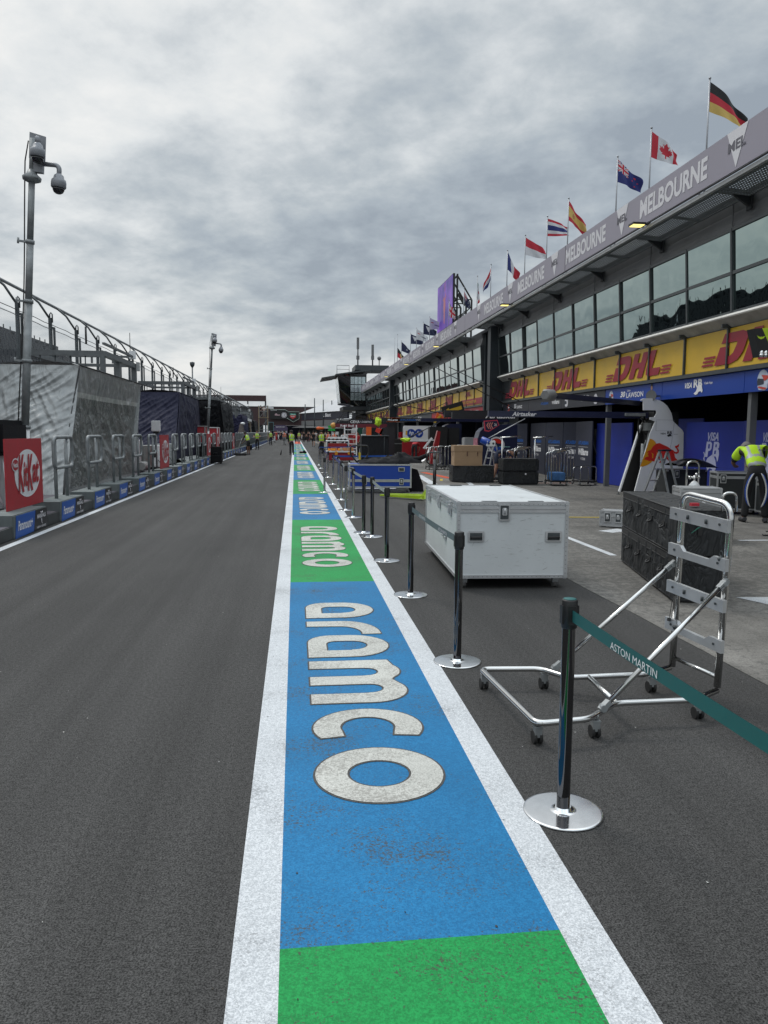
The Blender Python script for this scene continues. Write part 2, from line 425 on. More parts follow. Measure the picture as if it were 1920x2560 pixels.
# box markings on the apron
g = MB()
def strip(g, a, b, w_, z=.009):
    a = V(a); b = V(b); d = (b-a).normalized(); n = V((-d.y, d.x))*w_/2
    g.face([(a.x-n.x, a.y-n.y, z), (b.x-n.x, b.y-n.y, z), (b.x+n.x, b.y+n.y, z), (a.x+n.x, a.y+n.y, z)])
for a, b, w_ in [((4.4,24.2),(4.75,29.5),.28), ((3.4,33),(9.3,33),.1), ((5.35,22.3),(6.6,31),.16), ((3.4,39.5),(9.3,39.5),.1), ((5.2,12.35),(5.65,12.6),.3),
                 ((6.9,11.2),(8.2,11.2),.1), ((3.4,46),(9,46),.12), ((3.4,52),(9,52),.12), ((3.4,60),(9,60),.12), ((3.6,46.2),(3.6,52),.12), ((3.6,60.2),(3.6,66),.12), ((4.6,3.5),(9,3.6),.12), ((4.3,12.3),(4.3,9.9),.1)]: strip(g, a, b, w_)
up(g); structure(g, 'pit_box_lines', WLINE)
g = MB()
for a, b, w_ in [((5.6,27.2),(7.4,24.9),.12), ((5.3,31.5),(5.6,27.4),.3), ((7.2,24.8),(9.2,24.8),.06)]: strip(g, a, b, w_)
up(g); structure(g, 'orange_box_lines', REDP)
g = MB(); strip(g, (5.3,14.6), (6.3,14.5), .1); strip(g, (6.3,14.5), (6.4,13.7), .08); strip(g, (5.0,26), (5.2,27), .09); up(g); structure(g, 'yellow_box_lines', YELP)
g = MB(); g.face([(4.45,7.22,.009),(6.2,7.1,.009),(6.2,6.3,.009),(4.75,6.42,.009)]); up(g); structure(g, 'white_box_mark', WLINE)
g = MB(); g.face([(4.78,7.06,.013),(6.2,6.96,.013),(6.2,6.5,.013),(4.95,6.58,.013)]); up(g); structure(g, 'blue_box_mark', BLUEP)

# scattered grit and paper bits on the paving
g = MB(); rr_ = random.Random(4)
for i in range(220):
    y = 1.5+26*rr_.random()**1.6; x = rr_.uniform(-4, 5.5) if rr_.random() < .7 else rr_.uniform(-.9, .9)*y*.5; z = .0055 if -.2 < x < 1.02 else .002
    if x > 3.0: z = .007
    a = rr_.random()*6; s_ = rr_.uniform(.0025, .006); g.m(rr_.randrange(3))
    g.face([(x+s_*cos(a+k*1.5+.4*rr_.random()), y+s_*1.4*sin(a+k*1.5), z+.002*(k % 2)) for k in range(4)])
tag(g.build('grit', [mat('pale_grit', (.4,.4,.38), .8), mat('grey_grit', (.2,.2,.2), .8), mat('dark_grit', (.04,.035,.03), .8)], nrm=False), 'scattered pale and dark grit on the paving', 'grit', kind='stuff')
# ------------------------------------------------------------------ pit building
FX = 9.6
MG = mat('building_grey', (.16,.165,.17), .55, .2, var=.12, scale=2)
MD = mat('building_dark', (.03,.034,.038), .5, .2, var=.2, scale=2)
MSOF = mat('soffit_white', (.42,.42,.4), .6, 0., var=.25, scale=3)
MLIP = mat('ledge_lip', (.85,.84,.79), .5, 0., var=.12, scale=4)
MSIGN = mat('parapet_vinyl', (.30,.28,.335), .5, 0., var=.05, scale=.6)
MMUL = mat('mullion', (.09,.1,.105), .4, .5, var=.12)
MYEL = mat('yellow_vinyl', (.64,.40,.025), .38, 0., var=.12, scale=1.1)
MDHL = mat('dark_red_vinyl', (.30,.012,.03), .42, 0., var=.06)
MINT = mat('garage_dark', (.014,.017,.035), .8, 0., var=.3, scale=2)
MMESH = mat('grille_steel', (.15,.165,.17), .6, .1, var=.15)
MREC = mat('recess_blue_grey', (.025,.033,.04), .45, .2, var=.25, scale=1.2)
def glass_mat():
    m = mat('reflective_glass', (.26,.33,.32), .015, 1., var=0)
    nt = m.node_tree; N = nt.nodes; L = nt.links; b = N['Principled BSDF']
    tc = N.new('ShaderNodeNewGeometry')
    n = N.new('ShaderNodeTexNoise'); n.inputs['Scale'].default_value = .9; n.inputs['Detail'].default_value = 1
    mp = N.new('ShaderNodeMapping'); mp.inputs['Scale'].default_value = (1, 1.1, .8)
    L.new(tc.outputs['Position'], mp.inputs['Vector']); L.new(mp.outputs['Vector'], n.inputs['Vector'])
    bp = N.new('ShaderNodeBump'); bp.inputs['Strength'].default_value = .055; bp.inputs['Distance'].default_value = .2
    L.new(n.outputs['Fac'], bp.inputs['Height']); L.new(bp.outputs['Normal'], b.inputs['Normal'])
    return m
MGL = glass_mat()
MOD = 1.92; NB = 18; BL = MOD*NB
YB = [.70, 38.6, 76.9]
def bm_(): m = MB(); m.off = V((-FX, 0, 0)); return m

def block(idx, label):
    t = thing('pit_building', label, 'building', (FX, YB[idx], 0), 0, 'pit building blocks along the lane')
    gap = 3.3 if idx < 2 else 0
    m = bm_()                                            # upper floors behind the glass, roof
    m.box(9.62, 17, 0, BL, 3.12, 6.68)
    m.box(9.36, 9.62, BL, BL+gap, 6.6, 6.68); m.box(15.4, 15.6, 0, BL, 0, 3.12)
    m.build('wall', MD, t)
    m = bm_(); m.box(9.36, 17, 0, BL+gap, 6.7, 6.74); m.box(12.5, 17, 0, BL+gap, 6.74, 7.2); m.build('roof', MG, t)
    m = bm_(); k = 8                                      # curved bulkhead over the windows
    pr = [(9.34, 6.06), (9.40, 6.2), (9.43, 6.4), (9.38, 6.6), (9.36, 6.69), (9.62, 6.69), (9.62, 6.06)]
    for a, b in zip(pr, pr[1:]+pr[:1]): m.face([(a[0], 0, a[1]), (a[0], BL, a[1]), (b[0], BL, b[1]), (b[0], 0, b[1])])
    for y in (0, BL): m.face([(a, y, b) for a, b in pr])
    for i in range(0, NB+1, 2): m.box(9.335, 9.36, i*MOD-.01 if i else 0, i*MOD+.01, 6.1, 6.7)
    m.build('bulkhead', MG, t)
    # parapet advertising band and gutter
    plen = (BL+gap) if idx < 2 else 23.2
    m = bm_(); m.box(8.5, 8.6, 0, plen, 6.76, 7.54); 
    for y in (4.7, 23.4):
        if y < plen: m.m(1).box(8.495, 8.5, y, y+.02, 6.76, 7.54)
    m.m(0); ps = m.build('parapet_sign', [MSIGN, MD], t)
    m = bm_(); m.box(8.52, 8.62, 0, plen, 6.62, 6.70); m.build('gutter', mat('gutter_grey', (.42,.43,.43), .5, .2, var=.15), t)
    m = bm_(); yy = [plen*i/40 for i in range(41)]; m.tube([(8.49, y, 6.725+.012*sin(y*1.7)) for y in yy], .014, 6); m.build('cable', BLKR, t)
    # ledge under the windows with sloped white soffit
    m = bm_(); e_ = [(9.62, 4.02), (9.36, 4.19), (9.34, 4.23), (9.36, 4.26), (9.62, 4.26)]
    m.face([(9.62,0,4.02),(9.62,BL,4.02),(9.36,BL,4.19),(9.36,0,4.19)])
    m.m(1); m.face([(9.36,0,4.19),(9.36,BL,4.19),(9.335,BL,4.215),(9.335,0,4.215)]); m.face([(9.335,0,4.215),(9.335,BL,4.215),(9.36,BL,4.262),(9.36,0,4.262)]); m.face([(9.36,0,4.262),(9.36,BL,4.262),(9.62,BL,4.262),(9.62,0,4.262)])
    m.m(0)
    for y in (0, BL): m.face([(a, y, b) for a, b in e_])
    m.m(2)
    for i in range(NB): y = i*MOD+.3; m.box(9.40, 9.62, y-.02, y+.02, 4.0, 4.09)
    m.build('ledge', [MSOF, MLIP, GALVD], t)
    # windows: frame (with transom) and its two panes, leaning outwards towards the top
    z0, zm, z1 = 4.27, 5.13, 6.06; xb = lambda z: 9.47-.108*(z-z0)/(z1-z0)
    wf = None
    for i in range(NB):
        y = i*MOD
        if wf is None:
            m = bm_()
            for yy_ in (0, MOD-.03):
                m.hexa([(xb(z0)-.05,yy_,z0),(9.6,yy_,z0),(9.6,yy_+.03,z0),(xb(z0)-.05,yy_+.03,z0),(xb(z1)-.05,yy_,z1),(9.6,yy_,z1),(9.6,yy_+.03,z1),(xb(z1)-.05,yy_+.03,z1)])
            for zc, h in ((z0+.03, .03), (zm, .035), (z1-.03, .03)): m.box(xb(zc)-.04, xb(zc)+.06, .03, MOD-.03, zc-h, zc+h)
            wf = m.build('window', MMUL, t)
            m = bm_()
            for a, b in ((z0+.06, zm-.035), (zm+.035, z1-.06)): m.face([(xb(a),.03,a),(xb(b),.03,b),(xb(b),MOD-.03,b),(xb(a),MOD-.03,a)])
            m.build('glass_pane', MGL, wf, nrm=False)
            f = wf
        else: f = dup(wf, (0, y, 0), parent=t)
        random.seed(idx*40+i)
        # panes are never quite parallel
        f.children[0].location = (0, 0, 0)
        f.children[0].rotation_euler = (0, random.uniform(-.005, .005), random.uniform(-.006, .006))
    # sunshades: brackets and open grilles
    br = None; gl = None
    nb = NB if idx < 2 else 14
    for i in range(0, nb+1, 2):
        y = i*MOD-.6
        if y < 0: continue
        if br is None:
            m = bm_(); m.slab([(8.6, -.03, 6.64), (8.95, -.03, 6.58), (9.36, -.03, 6.32), (9.36, -.03, 6.66), (8.6, -.03, 6.7)], (0,1,0), .06)
            m.box(9.33, 9.37, -.09, .09, 6.28, 6.68)
            br = m.build('bracket', MD, t); br.location = (0, y, 0)
        else: o = dup(br, (0, y, 0), parent=t)
    for i in range(nb):
        y = i*MOD+1.32
        if y+MOD > plen: break
        if gl is None:
            m = bm_(); a = (8.63, 6.63); b = (9.32, 6.57)
            for k in range(11):
                x = a[0]+(b[0]-a[0])*k/10; z = a[1]+(b[1]-a[1])*k/10; w_ = .022 if k in (0, 10) else .019; h_ = .02 if k in (0, 10) else .003
                m.box(x-w_, x+w_, .03, MOD-.03, z-h_, z+h_)
            for k in range(25):
                yk = .03+(MOD-.06)*k/24; m.bar((a[0], yk, a[1]-.005), (b[0], yk, b[1]-.005), .046 if 0 < k < 24 else .06, .004 if 0 < k < 24 else .05)
            gl = m.build('sunshade_grille', MMESH, t); gl.location = (0, y, 0)
        else: dup(gl, (0, y, 0), parent=t)
    # advertising band: yellow panels between posts
    pn = None
    off = (16.4-.7) % MOD
    for i in range(NB):
        y = i*MOD+off
        if y+MOD > BL: break
        if pn is None:
            m = bm_(); m.grid(lambda u, v: (9.60+.012*sin(u*pi)*sin(v*pi), .05+u*(MOD-.1), 3.13+v*.87), 6, 4)
            pn = m.build('advert_panel', MYEL, t); pn.location = (0, y, 0)
            m = bm_(); m.box(9.555, 9.60, -.022, .022, 3.1, 4.02); m.box(9.54, 9.61, -.05, .05, 3.98, 4.06)
            pp = m.build('advert_post', MMUL, t); pp.location = (0, y, 0)
        else: dup(pn, (0, y, 0), parent=t); dup(pp, (0, y, 0), parent=t)
    m = bm_(); m.box(9.56, 9.64, 0, BL, 3.03, 3.12); m.box(9.57, 9.62, 0, off+.03, 3.12, 4.02); m.build('beam', MMUL, t)
    # garage piers, ceiling and partitions
    for k in range(5):
        y = (.05, 7.16, 14.84, 22.5, BL-.2)[k]
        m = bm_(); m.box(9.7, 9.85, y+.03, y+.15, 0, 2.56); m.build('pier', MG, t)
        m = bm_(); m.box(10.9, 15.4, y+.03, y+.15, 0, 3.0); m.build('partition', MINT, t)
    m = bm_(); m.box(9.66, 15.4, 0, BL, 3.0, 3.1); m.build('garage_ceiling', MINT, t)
    if gap:                                               # recess between the blocks
        m = bm_(); m.box(10.4, 10.6, BL, BL+gap, 0, 6.72); m.box(9.5, 10.4, BL+gap-.3, BL+gap, 0, 6.72)
        for z in (2.9, 4.3): m.box(9.9, 10.4, BL, BL+gap-.3, z, z+.14)
        m.build('stair_recess', MREC, t)
        m = bm_(); m.box(9.0, 9.62, BL+.02, BL+.55, 0, 6.55); m.build('column', MREC, t)
        m = bm_()
        for k in range(9): y = BL+.7+k*.24; m.tube([(9.95, y, 3.05), (9.95, y, 4.0), (10.2, y, 4.15)], .02, 6)
        m.tube([(9.95, BL+.6, 3.6), (9.95, BL+gap-.4, 3.6)], .02, 6); m.build('stair_rail', GALVD, t)
        m = bm_(); m.ball((9.35, BL+.9, 4.55), .06, 10); m.build('lamp', mat('warm_lamp', (.9,.9,.8), emit=(1,.95,.8), es=6, var=0), t)
    return t
B1 = block(0, 'nearest long block of the pit building, blue and dark garage headers under yellow panels')
B2 = block(1, 'middle block of the pit building, with the red garage header, past the first dark recess')
B3 = block(2, 'farthest block of the pit building, next to the glass control tower')
BB = [B1, B2, B3]
def blk(y): return 0 if y < 38.55 else (1 if y < 76.85 else 2)
# parapet wording: facing the lane (normal -X), reading direction is -Y
U, W_ = V((0,-1,0)), V((0,0,1))
k = -3
for k in range(-3, 16):
    ys = 19.85+5.26*k
    for kind, y in (('V', ys), ('T', ys+1.0)):
        i = blk(y); yend = [38.5, 76.8, 100][i]
        if y < 1 or y > 98: continue
        if kind == 'V':
            if ys-.4 < YB[i] or ys+.4 > yend: continue
            m = bm_(); m.face([(8.494, ys+.36-YB[i], 7.535), (8.494, ys-.36-YB[i], 7.535), (8.494, ys-YB[i], 6.8)]); 
            o = m.build('parapet_triangle', TEXG, BB[i])
            text('MEL', (8.49-FX, ys+.3-YB[i], 7.14), U, W_, .6, .19, mat('grey_text', (.1,.095,.12), .5, var=0), BB[i], bold=.03)
        else:
            if y+3.2 > yend: continue
            text('MELBOURNE', (8.494-FX, y+3.2-YB[i], 6.93), U, W_, 3.14, .46, TEXG, BB[i], bold=.035)
# courier logo: slanted capitals and speed bars
def dhl():
    m = MB(); o = (0,0,0); u, v = (1,0,0), (0,1,0)
    sl_ = lambda P: [(x+y*.42, y) for x, y in P]
    P = [sl_([(.0,0),(.72,0),(.95,.1),(1.08,.3),(1.08,.5),(.37,.5),(.37,.4),(.3,.36),(.0,.36)][:0] or [(0,0),(.72,0),(.98,.1),(1.1,.33),(1.1,.76),(.98,.93),(.8,1),(.02,1),(.0,.69),(.70,.69),(.72,.6),(.68,.34),(.58,.26),(.40,.26),(.40,.58),(0,.58)]),
         ]
    P += [sl_([(1.24,0),(1.6,0),(1.6,.4),(1.84,.4),(1.84,0),(2.2,0),(2.2,1),(1.84,1),(1.84,.62),(1.6,.62),(1.6,1),(1.24,1)])]
    P += [sl_([(2.34,.28),(2.34,1),(2.7,1),(2.7,.3),(3.25,.3),(3.25,.02),(2.62,0),(2.42,.08)])]
    for k in range(3):
        y = .02+k*.125
        P.append([(-.62+y*.42, y), (-.08+y*.42, y), (-.08+(y+.07)*.42, y+.07), (-.62+(y+.07)*.42, y+.07)])
        P.append([(3.34+y*.42, y), (3.95+y*.42-.05, y), (3.95+(y+.07)*.42-.05, y+.07), (3.34+(y+.07)*.42, y+.07)])
    x0, W = -.62, 4.65
    P = [[((a-x0)/W, b) for a, b in p] for p in P]
    shape(m, P, o, u, v)
    me = bpy.data.meshes.new('lettering')
    m.bm.to_mesh(me); m.bm.free(); me.materials.append(MDHL); return me
DH = dhl()
def put(me, y, W, H, z, par, i, name='lettering', x=9.583):
    ob = bpy.data.objects.new(name, me); C.objects.link(ob); ob.parent = par
    ob.matrix_local = Matrix(((0,0,-1,x-FX),(-W,0,0,y+W/2-YB[i]),(0,H,0,z),(0,0,0,1)))
for y in [3.9, 9.63, 15.37, 21.1, 26.8, 32.55]: put(DH, y, 4.25, .68, 3.22, B1, 0)
for y in [47.7, 53.3, 58.9, 64.6, 70.3]: put(DH, y, 4.1, .68, 3.22, B2, 1)
for y in [80.2, 85.9, 91.6, 97.3, 103, 108.7]: put(DH, y, 4.1, .68, 3.22, B3, 2)
put(DH, 42.4, 1.6, .26, 3.66, B2, 1)
m = bm_(); m.box(9.575, 9.585, .2, 5.6, 3.18, 3.5); m.build('advert_stripe', MDHL, B2)
text('LOGISTICS PARTNER', (9.565-FX, 43.9-YB[1], 3.26), U, W_, 3.6, .15, mat('gold_text', (.6,.36,.04), var=0), B2)
# garage headers
HB = mat('royal_blue_vinyl', (.008,.05,.32), .35, 0., var=.06, scale=.8)
HW = mat('charcoal_vinyl', (.028,.03,.04), .4, 0., var=.08)
HR = mat('scarlet_vinyl', (.45,.015,.03), .4, 0., var=.08)
HG = mat('slate_vinyl', (.06,.065,.07), .45, 0., var=.1)
LBL = mat('sky_blue_text', (.02,.14,.5), .5, var=0)
LTB = mat('lilac_text', (.5,.52,.85), .5, var=0)
BLT = mat('black_text', (.02,.02,.02), .5, var=0)
def header(i, y0, y1, m_, lab=None):
    m = bm_(); n = max(1, round((y1-y0)/3.84)); 
    for k in range(n): a = y0+(y1-y0)*k/n; b = y0+(y1-y0)*(k+1)/n; m.box(9.63, 9.68, a+.01-YB[i], b-.01-YB[i], 2.56, 3.02)
    m.box(9.64, 9.69, y0-YB[i], y1-YB[i], 2.57, 3.01)
    return tag(m.build('garage_header', m_, BB[i]), lab)
header(0, .75, 23.25, HB, 'royal blue garage header'); header(0, 23.27, 35.2, HW, 'charcoal garage header')
header(1, 38.8, 54, HR, 'red garage header'); header(1, 54.1, 73, HG); header(2, 77, 111, HG)
hx = 9.622-FX
def htxt(s, y, z, W, H, m_, i=0, **k): text(s, (hx, y-YB[i], z), U, W_, W, H, m_, BB[i], **k)
htxt('30', 22.12, 2.73, .34, .17, TEXW, shear=.2, bold=.04); htxt('LAWSON', 21.7, 2.70, 1.1, .15, TEXW)
htxt('Liam', 21.65, 2.88, .22, .06, TEXW); htxt('VISA', 18.3, 2.78, .34, .14, TEXW, shear=.3, bold=.03); htxt('RB', 17.88, 2.78, .4, .2, TEXW, bold=.04)
htxt('Cash App', 17.38, 2.82, .36, .07, TEXW)
htxt('22', 13.4, 2.73, .34, .17, TEXW, shear=.2, bold=.04); htxt('TSUNODA', 12.9, 2.70, 1.2, .15, TEXW)
htxt('23', 25.25, 2.74, .3, .2, TEXW, shear=.15, bold=.03); htxt('ALBON', 24.85, 2.72, .85, .13, TEXW); htxt('Alex', 24.8, 2.88, .2, .06, TEXW)
htxt('Williams', 28.3, 2.74, .85, .17, TEXW, bold=.03); htxt('ATLASSIAN', 29.6, 2.76, .9, .1, LBL); htxt('55', 33.3, 2.74, .3, .18, TEXW, bold=.03); htxt('SAINZ', 32.9, 2.72, .8, .13, TEXW)
htxt('16', 47.2, 2.72, .4, .22, TEXW, 1); htxt('LECLERC', 46.5, 2.72, 1.5, .16, TEXW, 1); htxt('44', 42, 2.72, .4, .2, TEXW, 1); htxt('HAMILTON', 41.4, 2.72, 1.5, .15, TEXW, 1)
htxt('McLaren', 60, 2.72, 1.6, .2, TEXW, 1)
m = bm_()                                                # bull mark over the header letters
shape(m, [[(0,0),(.12,.06),(.18,.16),(.3,.24),(.4,.2),(.46,.06),(.42,0),(.36,.05),(.26,.04),(.2,-.02),(.1,-.04)]], (9.616, 17.85-YB[0], 2.64), (0,-1,0), (0,0,1), .9); m.build('emblem', TEXW, B1)
def helmet(y, z, s_, i, cols):
    m = bm_(); u, v = (0,-1,0), (0,0,1); o = (9.624, y-YB[i], z)
    shape(m.m(0), [arc(.5,.5,.45,.5,-10,190,16)+[(.1,.2),(.2,.05),(.7,0),(.9,.1)]], o, u, v, s_)
    shape(m.m(1), [[(.05,.45),(.1,.25),(.6,.3),(.6,.55),(.1,.6)]], o, u, v, s_, off=.003)
    shape(m.m(2), [[(.4,.75),(.9,.7),(.93,.55),(.65,.45)], [(.15,.15),(.7,.03),(.85,.12),(.2,.22)]], o, u, v, s_, off=.006)
    m.build('helmet_print', cols, BB[i], nrm=False)
hc = [mat('helmet_pale', (.5,.55,.65), var=.2), mat('helmet_dark', (.03,.04,.06), var=0), mat('helmet_red', (.55,.06,.04), var=.2)]
helmet(22.98, 2.6, .36, 0, hc); helmet(15.3, 2.57, .43, 0, hc); helmet(26.9, 2.6, .36, 0, [TEXG, hc[1], TEXG]); helmet(34.4, 2.6, .34, 0, [hc[2], hc[1], TEXW]); helmet(24.2, 2.6, .34, 0, [TEXG, hc[1], TEXG])
for y in (20.25,): 
    m = bm_(); m.off = V((-FX, -YB[0], 0)); u, v = (0,-1,0), (0,0,1)
    shape(m.m(0), [[(0,0),(.3,0),(.28,.2),(.2,.26),(.1,.26),(.02,.2)]], (9.622, y, 2.58), u, v); shape(m.m(1), [ell(.15,.34,.055,.08,14)], (9.622, y, 2.58), u, v); shape(m.m(2), [arc(.15,.37,.06,.07,0,180,8)], (9.619, y, 2.58), u, v)
    m.build('portrait_print', [HW, mat('skin_print', (.4,.22,.15), var=0), BLT], B1, nrm=False)
# a security speaker under the header, a pair of hoods
m = bm_(); m.off = V((-FX, -YB[0], 0)); m.lathe([(.05,0),(.07,.04),(.11,.16),(.12,.2)], (0,0,0), 14)
# horn speaker on the header
m.bm.free()
t = thing('horn_speaker', 'pale grey horn speaker fixed to the blue garage header', 'speaker', (9.5, 19.6, 2.66))
m = MB(); m.tube([(0,0,0),(-.12,-.1,0),(-.2,-.16,0)], [.05,.09,.15], 14); m.build('horn', MG, t)
m = MB(); m.bar((0,0,0), (.12,0,.0), .04); m.build('bracket', GALVD, t)
# flood lamps under the parapet (lit)
LAMP = mat('lit_lamp_face', (.9,.8,.4), emit=(1,.82,.25), es=1.6, var=0)
fl = None
for y in (18.4, 30.3, 45.2, 57.4, 70.2):
    if fl is None:
        fl = thing('flood_lamp', 'lit yellow flood lamp under the parapet', 'lamp', (8.3, y, 6.68), 0, 'lit flood lamps under the parapet')
        q = MB(); q.box(-.2, .12, -.14, .14, .0, .05); q.bar((.12,0,.03), (.3,0,.06), .05); q.build('housing', BLKP, fl)
        q = MB(); q.box(-.18, .10, -.12, .12, -.012, .0); q.build('lamp_face', LAMP, fl)
    else: dup(fl, (8.3, y, 6.68))
q = None
# ------------------------------------------------------------------ flags on the roof edge
FC = {k: mat('flag_'+k, c, .75, 0., var=.08, scale=3) for k, c in dict(black=(.02,.02,.022), red=(.5,.03,.05), gold=(.6,.42,.12), white=(.62,.63,.66), blue=(.02,.03,.16), orange=(.55,.25,.03), green=(.02,.16,.08), navy=(.02,.025,.07), wine=(.35,.03,.06)).items()}
CK = list(FC)
def leaf(u, v):
    x = abs(u-.5)*2.0; y = (v-.5)*1.0
    pts = [(0,.40),(.09,.27),(.17,.30),(.14,.08),(.26,.19),(.29,.13),(.40,.14),(.36,.04),(.42,0),(.24,-.14),(.27,-.2),(.03,-.17),(.03,-.36),(0,-.36)]
    ins = False; n = len(pts)
    for i in range(n):
        (x1,y1),(x2,y2) = pts[i], pts[(i+1)%n]
        if (y1 > y) != (y2 > y) and x < (x2-x1)*(y-y1)/(y2-y1)+x1: ins = not ins
    return ins
def jack(u, v):   # small union in the canton
    if u > .5 or v < .5: return None
    a, b = u/.5, (v-.5)/.5
    if abs(a-.5) < .07 or abs(b-.5) < .11: return 'red'
    if abs(a-.5) < .13 or abs(b-.5) < .2: return 'white'
    d = min(abs(a-b), abs(a-(1-b)))
    return 'red' if d < .05 else ('white' if d < .16 else 'blue')
def star(u, v, cx, cy, r): return abs(u-cx)*1.8+abs(v-cy) < r and min(abs(u-cx)*1.8, abs(v-cy)) < r*.4
FL = {
 'german': lambda u, v: 'black' if v > .667 else ('red' if v > .333 else 'gold'),
 'canada': lambda u, v: 'red' if u < .25 or u > .75 or leaf(u, v) else 'white',
 'nz': lambda u, v: jack(u, v) or ('red' if any(star(u, v, *q) for q in ((.75,.75,.07),(.75,.2,.07),(.65,.5,.06),(.86,.55,.06))) else 'blue'),
 'spain': lambda u, v: 'red' if v > .75 or v < .25 else ('wine' if (u-.33)**2*3+(v-.5)**2 < .02 and (int(u*60)+int(v*20)) % 2 else 'gold'),
 'thai': lambda u, v: 'red' if v > .83 or v < .17 else ('white' if v > .67 or v < .33 else 'blue'),
 'redwhite': lambda u, v: 'red' if v > .5 else 'white',
 'france': lambda u, v: 'blue' if u < .333 else ('white' if u < .667 else 'red'),
 'dutch': lambda u, v: 'red' if v > .667 else ('white' if v > .333 else 'blue'),
 'mexico': lambda u, v: 'green' if u < .333 else ('red' if u > .667 else ('wine' if (u-.5)**2*3+(v-.5)**2 < .012 else 'white')),
 'australia': lambda u, v: jack(u, v) or ('white' if any(star(u, v, *q) for q in ((.25,.22,.12),(.75,.8,.07),(.75,.2,.07),(.65,.5,.06),(.86,.55,.06))) else 'navy'),
 'union': lambda u, v: jack(u*.5, .5+v*.5),
 'pale': lambda u, v: 'red' if .6 < v < .68 and .1 < u < .3 else ('navy' if .4 < v < .55 and .35 < u < .8 and int(u*40) % 3 else 'white'),
 'darkv': lambda u, v: 'white' if abs(u-.35) < (v-.3)*.35 and v < .85 else 'navy',
 'darkplain': lambda u, v: 'white' if (u-.6)**2*2+(v-.5)**2 < .008 else 'navy',
 'aboriginal': lambda u, v: 'gold' if (u-.5)**2*2.2+(v-.5)**2 < .06 else ('black' if v > .5 else 'red'),
}
POLE = mat('pole_steel', (.3,.31,.33), .4, .6, var=.1)
def flag(kind, y, fx, fy, fz, label, hoist=.62, top=9.17, fl_=1.1, at=0, seed=0):
    t = thing('flagpole', label, 'flag', (8.8, y, 7.1), 0, 'flags along the roof edge')
    m = MB(); m.cyl((-.12,0,-.3), (-.12,0,-.2), .03); m.cyl((0,0,-.35), (0,0,top-7.1), .022, .016, 10); m.ball((0,0,top-7.1+.02), .03, 8); m.build('pole', POLE, t)
    if not kind: return
    d = V((fx, fy, 0)); dn = V((-fy, fx, 0)).normalized() if d.length else V((0,1,0))
    zt = top-7.1-.05-at
    def f(u, v):
        ph = seed+u*5.5+v*1.1
        p = d*(u-.06*u*u)*fl_+V((0,0,zt-(1-v)*hoist*(1-.5*u)-fz*fl_*(u**1.05)))+dn*(.085*sin(ph)*u**.6+.03*sin(ph*2.3+v*3)*u)
        p.z += .03*sin(u*7+seed)*u*(1-.6*v)
        return p
    g = MB().grid(f, 44, 26, True, lambda u, v: CK.index(FL[kind](u, v)))
    g.build('flag_cloth', list(FC.values()), t, nrm=False)
for a in [('german', 16.29, .95, .1, .58, 'black, red and gold striped flag on the pole nearest the right edge', .6),
          ('canada', 18.99, .75, .1, .45, 'red and white flag with a maple leaf', .62),
          ('nz', 21.0, .75, .2, .42, 'blue flag with a small union in the corner and red stars', .6),
          ('spain', 24.8, .62, .2, .62, 'red and gold striped flag on its roof-edge pole', .62),
          ('thai', 26.9, .85, .2, .2, 'red, white and dark blue horizontally striped flag', .6),
          ('redwhite', 29.5, .85, .2, .4, 'flag with a red upper half and white lower half', .66),
          ('france', 32.0, .55, .3, .7, 'flag of blue, white and red upright bands', .7),
          ('dutch', 34.7, -.22, .3, .8, 'limp red, white and blue striped flag hanging against its pole', .6),
          ('mexico', 37.3, .12, .3, .8, 'limp green, white and red flag hanging against its pole', .7),
          ('australia', 40.3, .35, .3, .65, 'dark blue flag with white stars beside the big purple screen', .66),
          ('union', 44.2, .4, .5, .5, 'blue, red and white crossed flag half hidden behind the screen truss', .8),
          ('pale', 50.6, .9, .3, .3, 'white flag with small dark writing, the one nearest left of the screen', .75),
          ('darkv', 53.1, .95, .2, .45, 'dark flag with a white wedge, between two white flags', .75),
          ('pale', 56.1, .9, .3, .5, 'white flag with small dark writing, the farther of the two', .75),
          ('darkv', 59.0, .95, .2, .35, 'dark flag with a white wedge, the farther of the two', .75),
          ('darkplain', 64.1, .75, .2, .62, 'plain dark flag with a tiny white mark near the end of the row', .75)]:
    flag(*a, seed=a[1]*1.7)
flag('aboriginal', 66.6, .6, .2, .7, 'tall pole with a black, red and yellow flag at half height', .8, 10.0, 1.2, 1.05, 3)
flag(None, 68.4, 0, 0, 0, 'tall bare pole beside the half-height flag', top=9.9)
# LED screen on the roof
t = thing('video_screen', 'big purple video screen on a black truss above the roof edge', 'screen', (9.5, 49.1, 7.1))
def scr_mat():
    m = bpy.data.materials.new('screen_picture'); m.use_nodes = True; nt = m.node_tree; N = nt.nodes; L = nt.links; b = N['Principled BSDF']
    tc = N.new('ShaderNodeTexCoord'); n = N.new('ShaderNodeTexNoise'); n.inputs['Scale'].default_value = .7; n.inputs['Detail'].default_value = 4
    L.new(tc.outputs['Object'], n.inputs['Vector']); r = N.new('ShaderNodeValToRGB'); L.new(n.outputs['Fac'], r.inputs['Fac'])
    e = r.color_ramp.elements; e[0].position = .35; e[0].color = (.05,.03,.25,1); e[1].position = .7; e[1].color = (.25,.10,.55,1)
    b.inputs['Base Color'].default_value = (.02,.02,.02,1); b.inputs['Roughness'].default_value = .5
    L.new(r.outputs['Color'], b.inputs['Emission Color']); b.inputs['Emission Strength'].default_value = .75; return m
m = MB(); m.box(-.02, .0, -2.45, 2.45, 1.15, 4.05); m.build('display', scr_mat(), t)
m = MB(); m.box(.0, .12, -2.5, 2.5, 1.1, 4.1); m.box(-.06,.1,-2.5,2.5,.93,1.09); m.build('cabinet', BLKP, t)
m = MB()
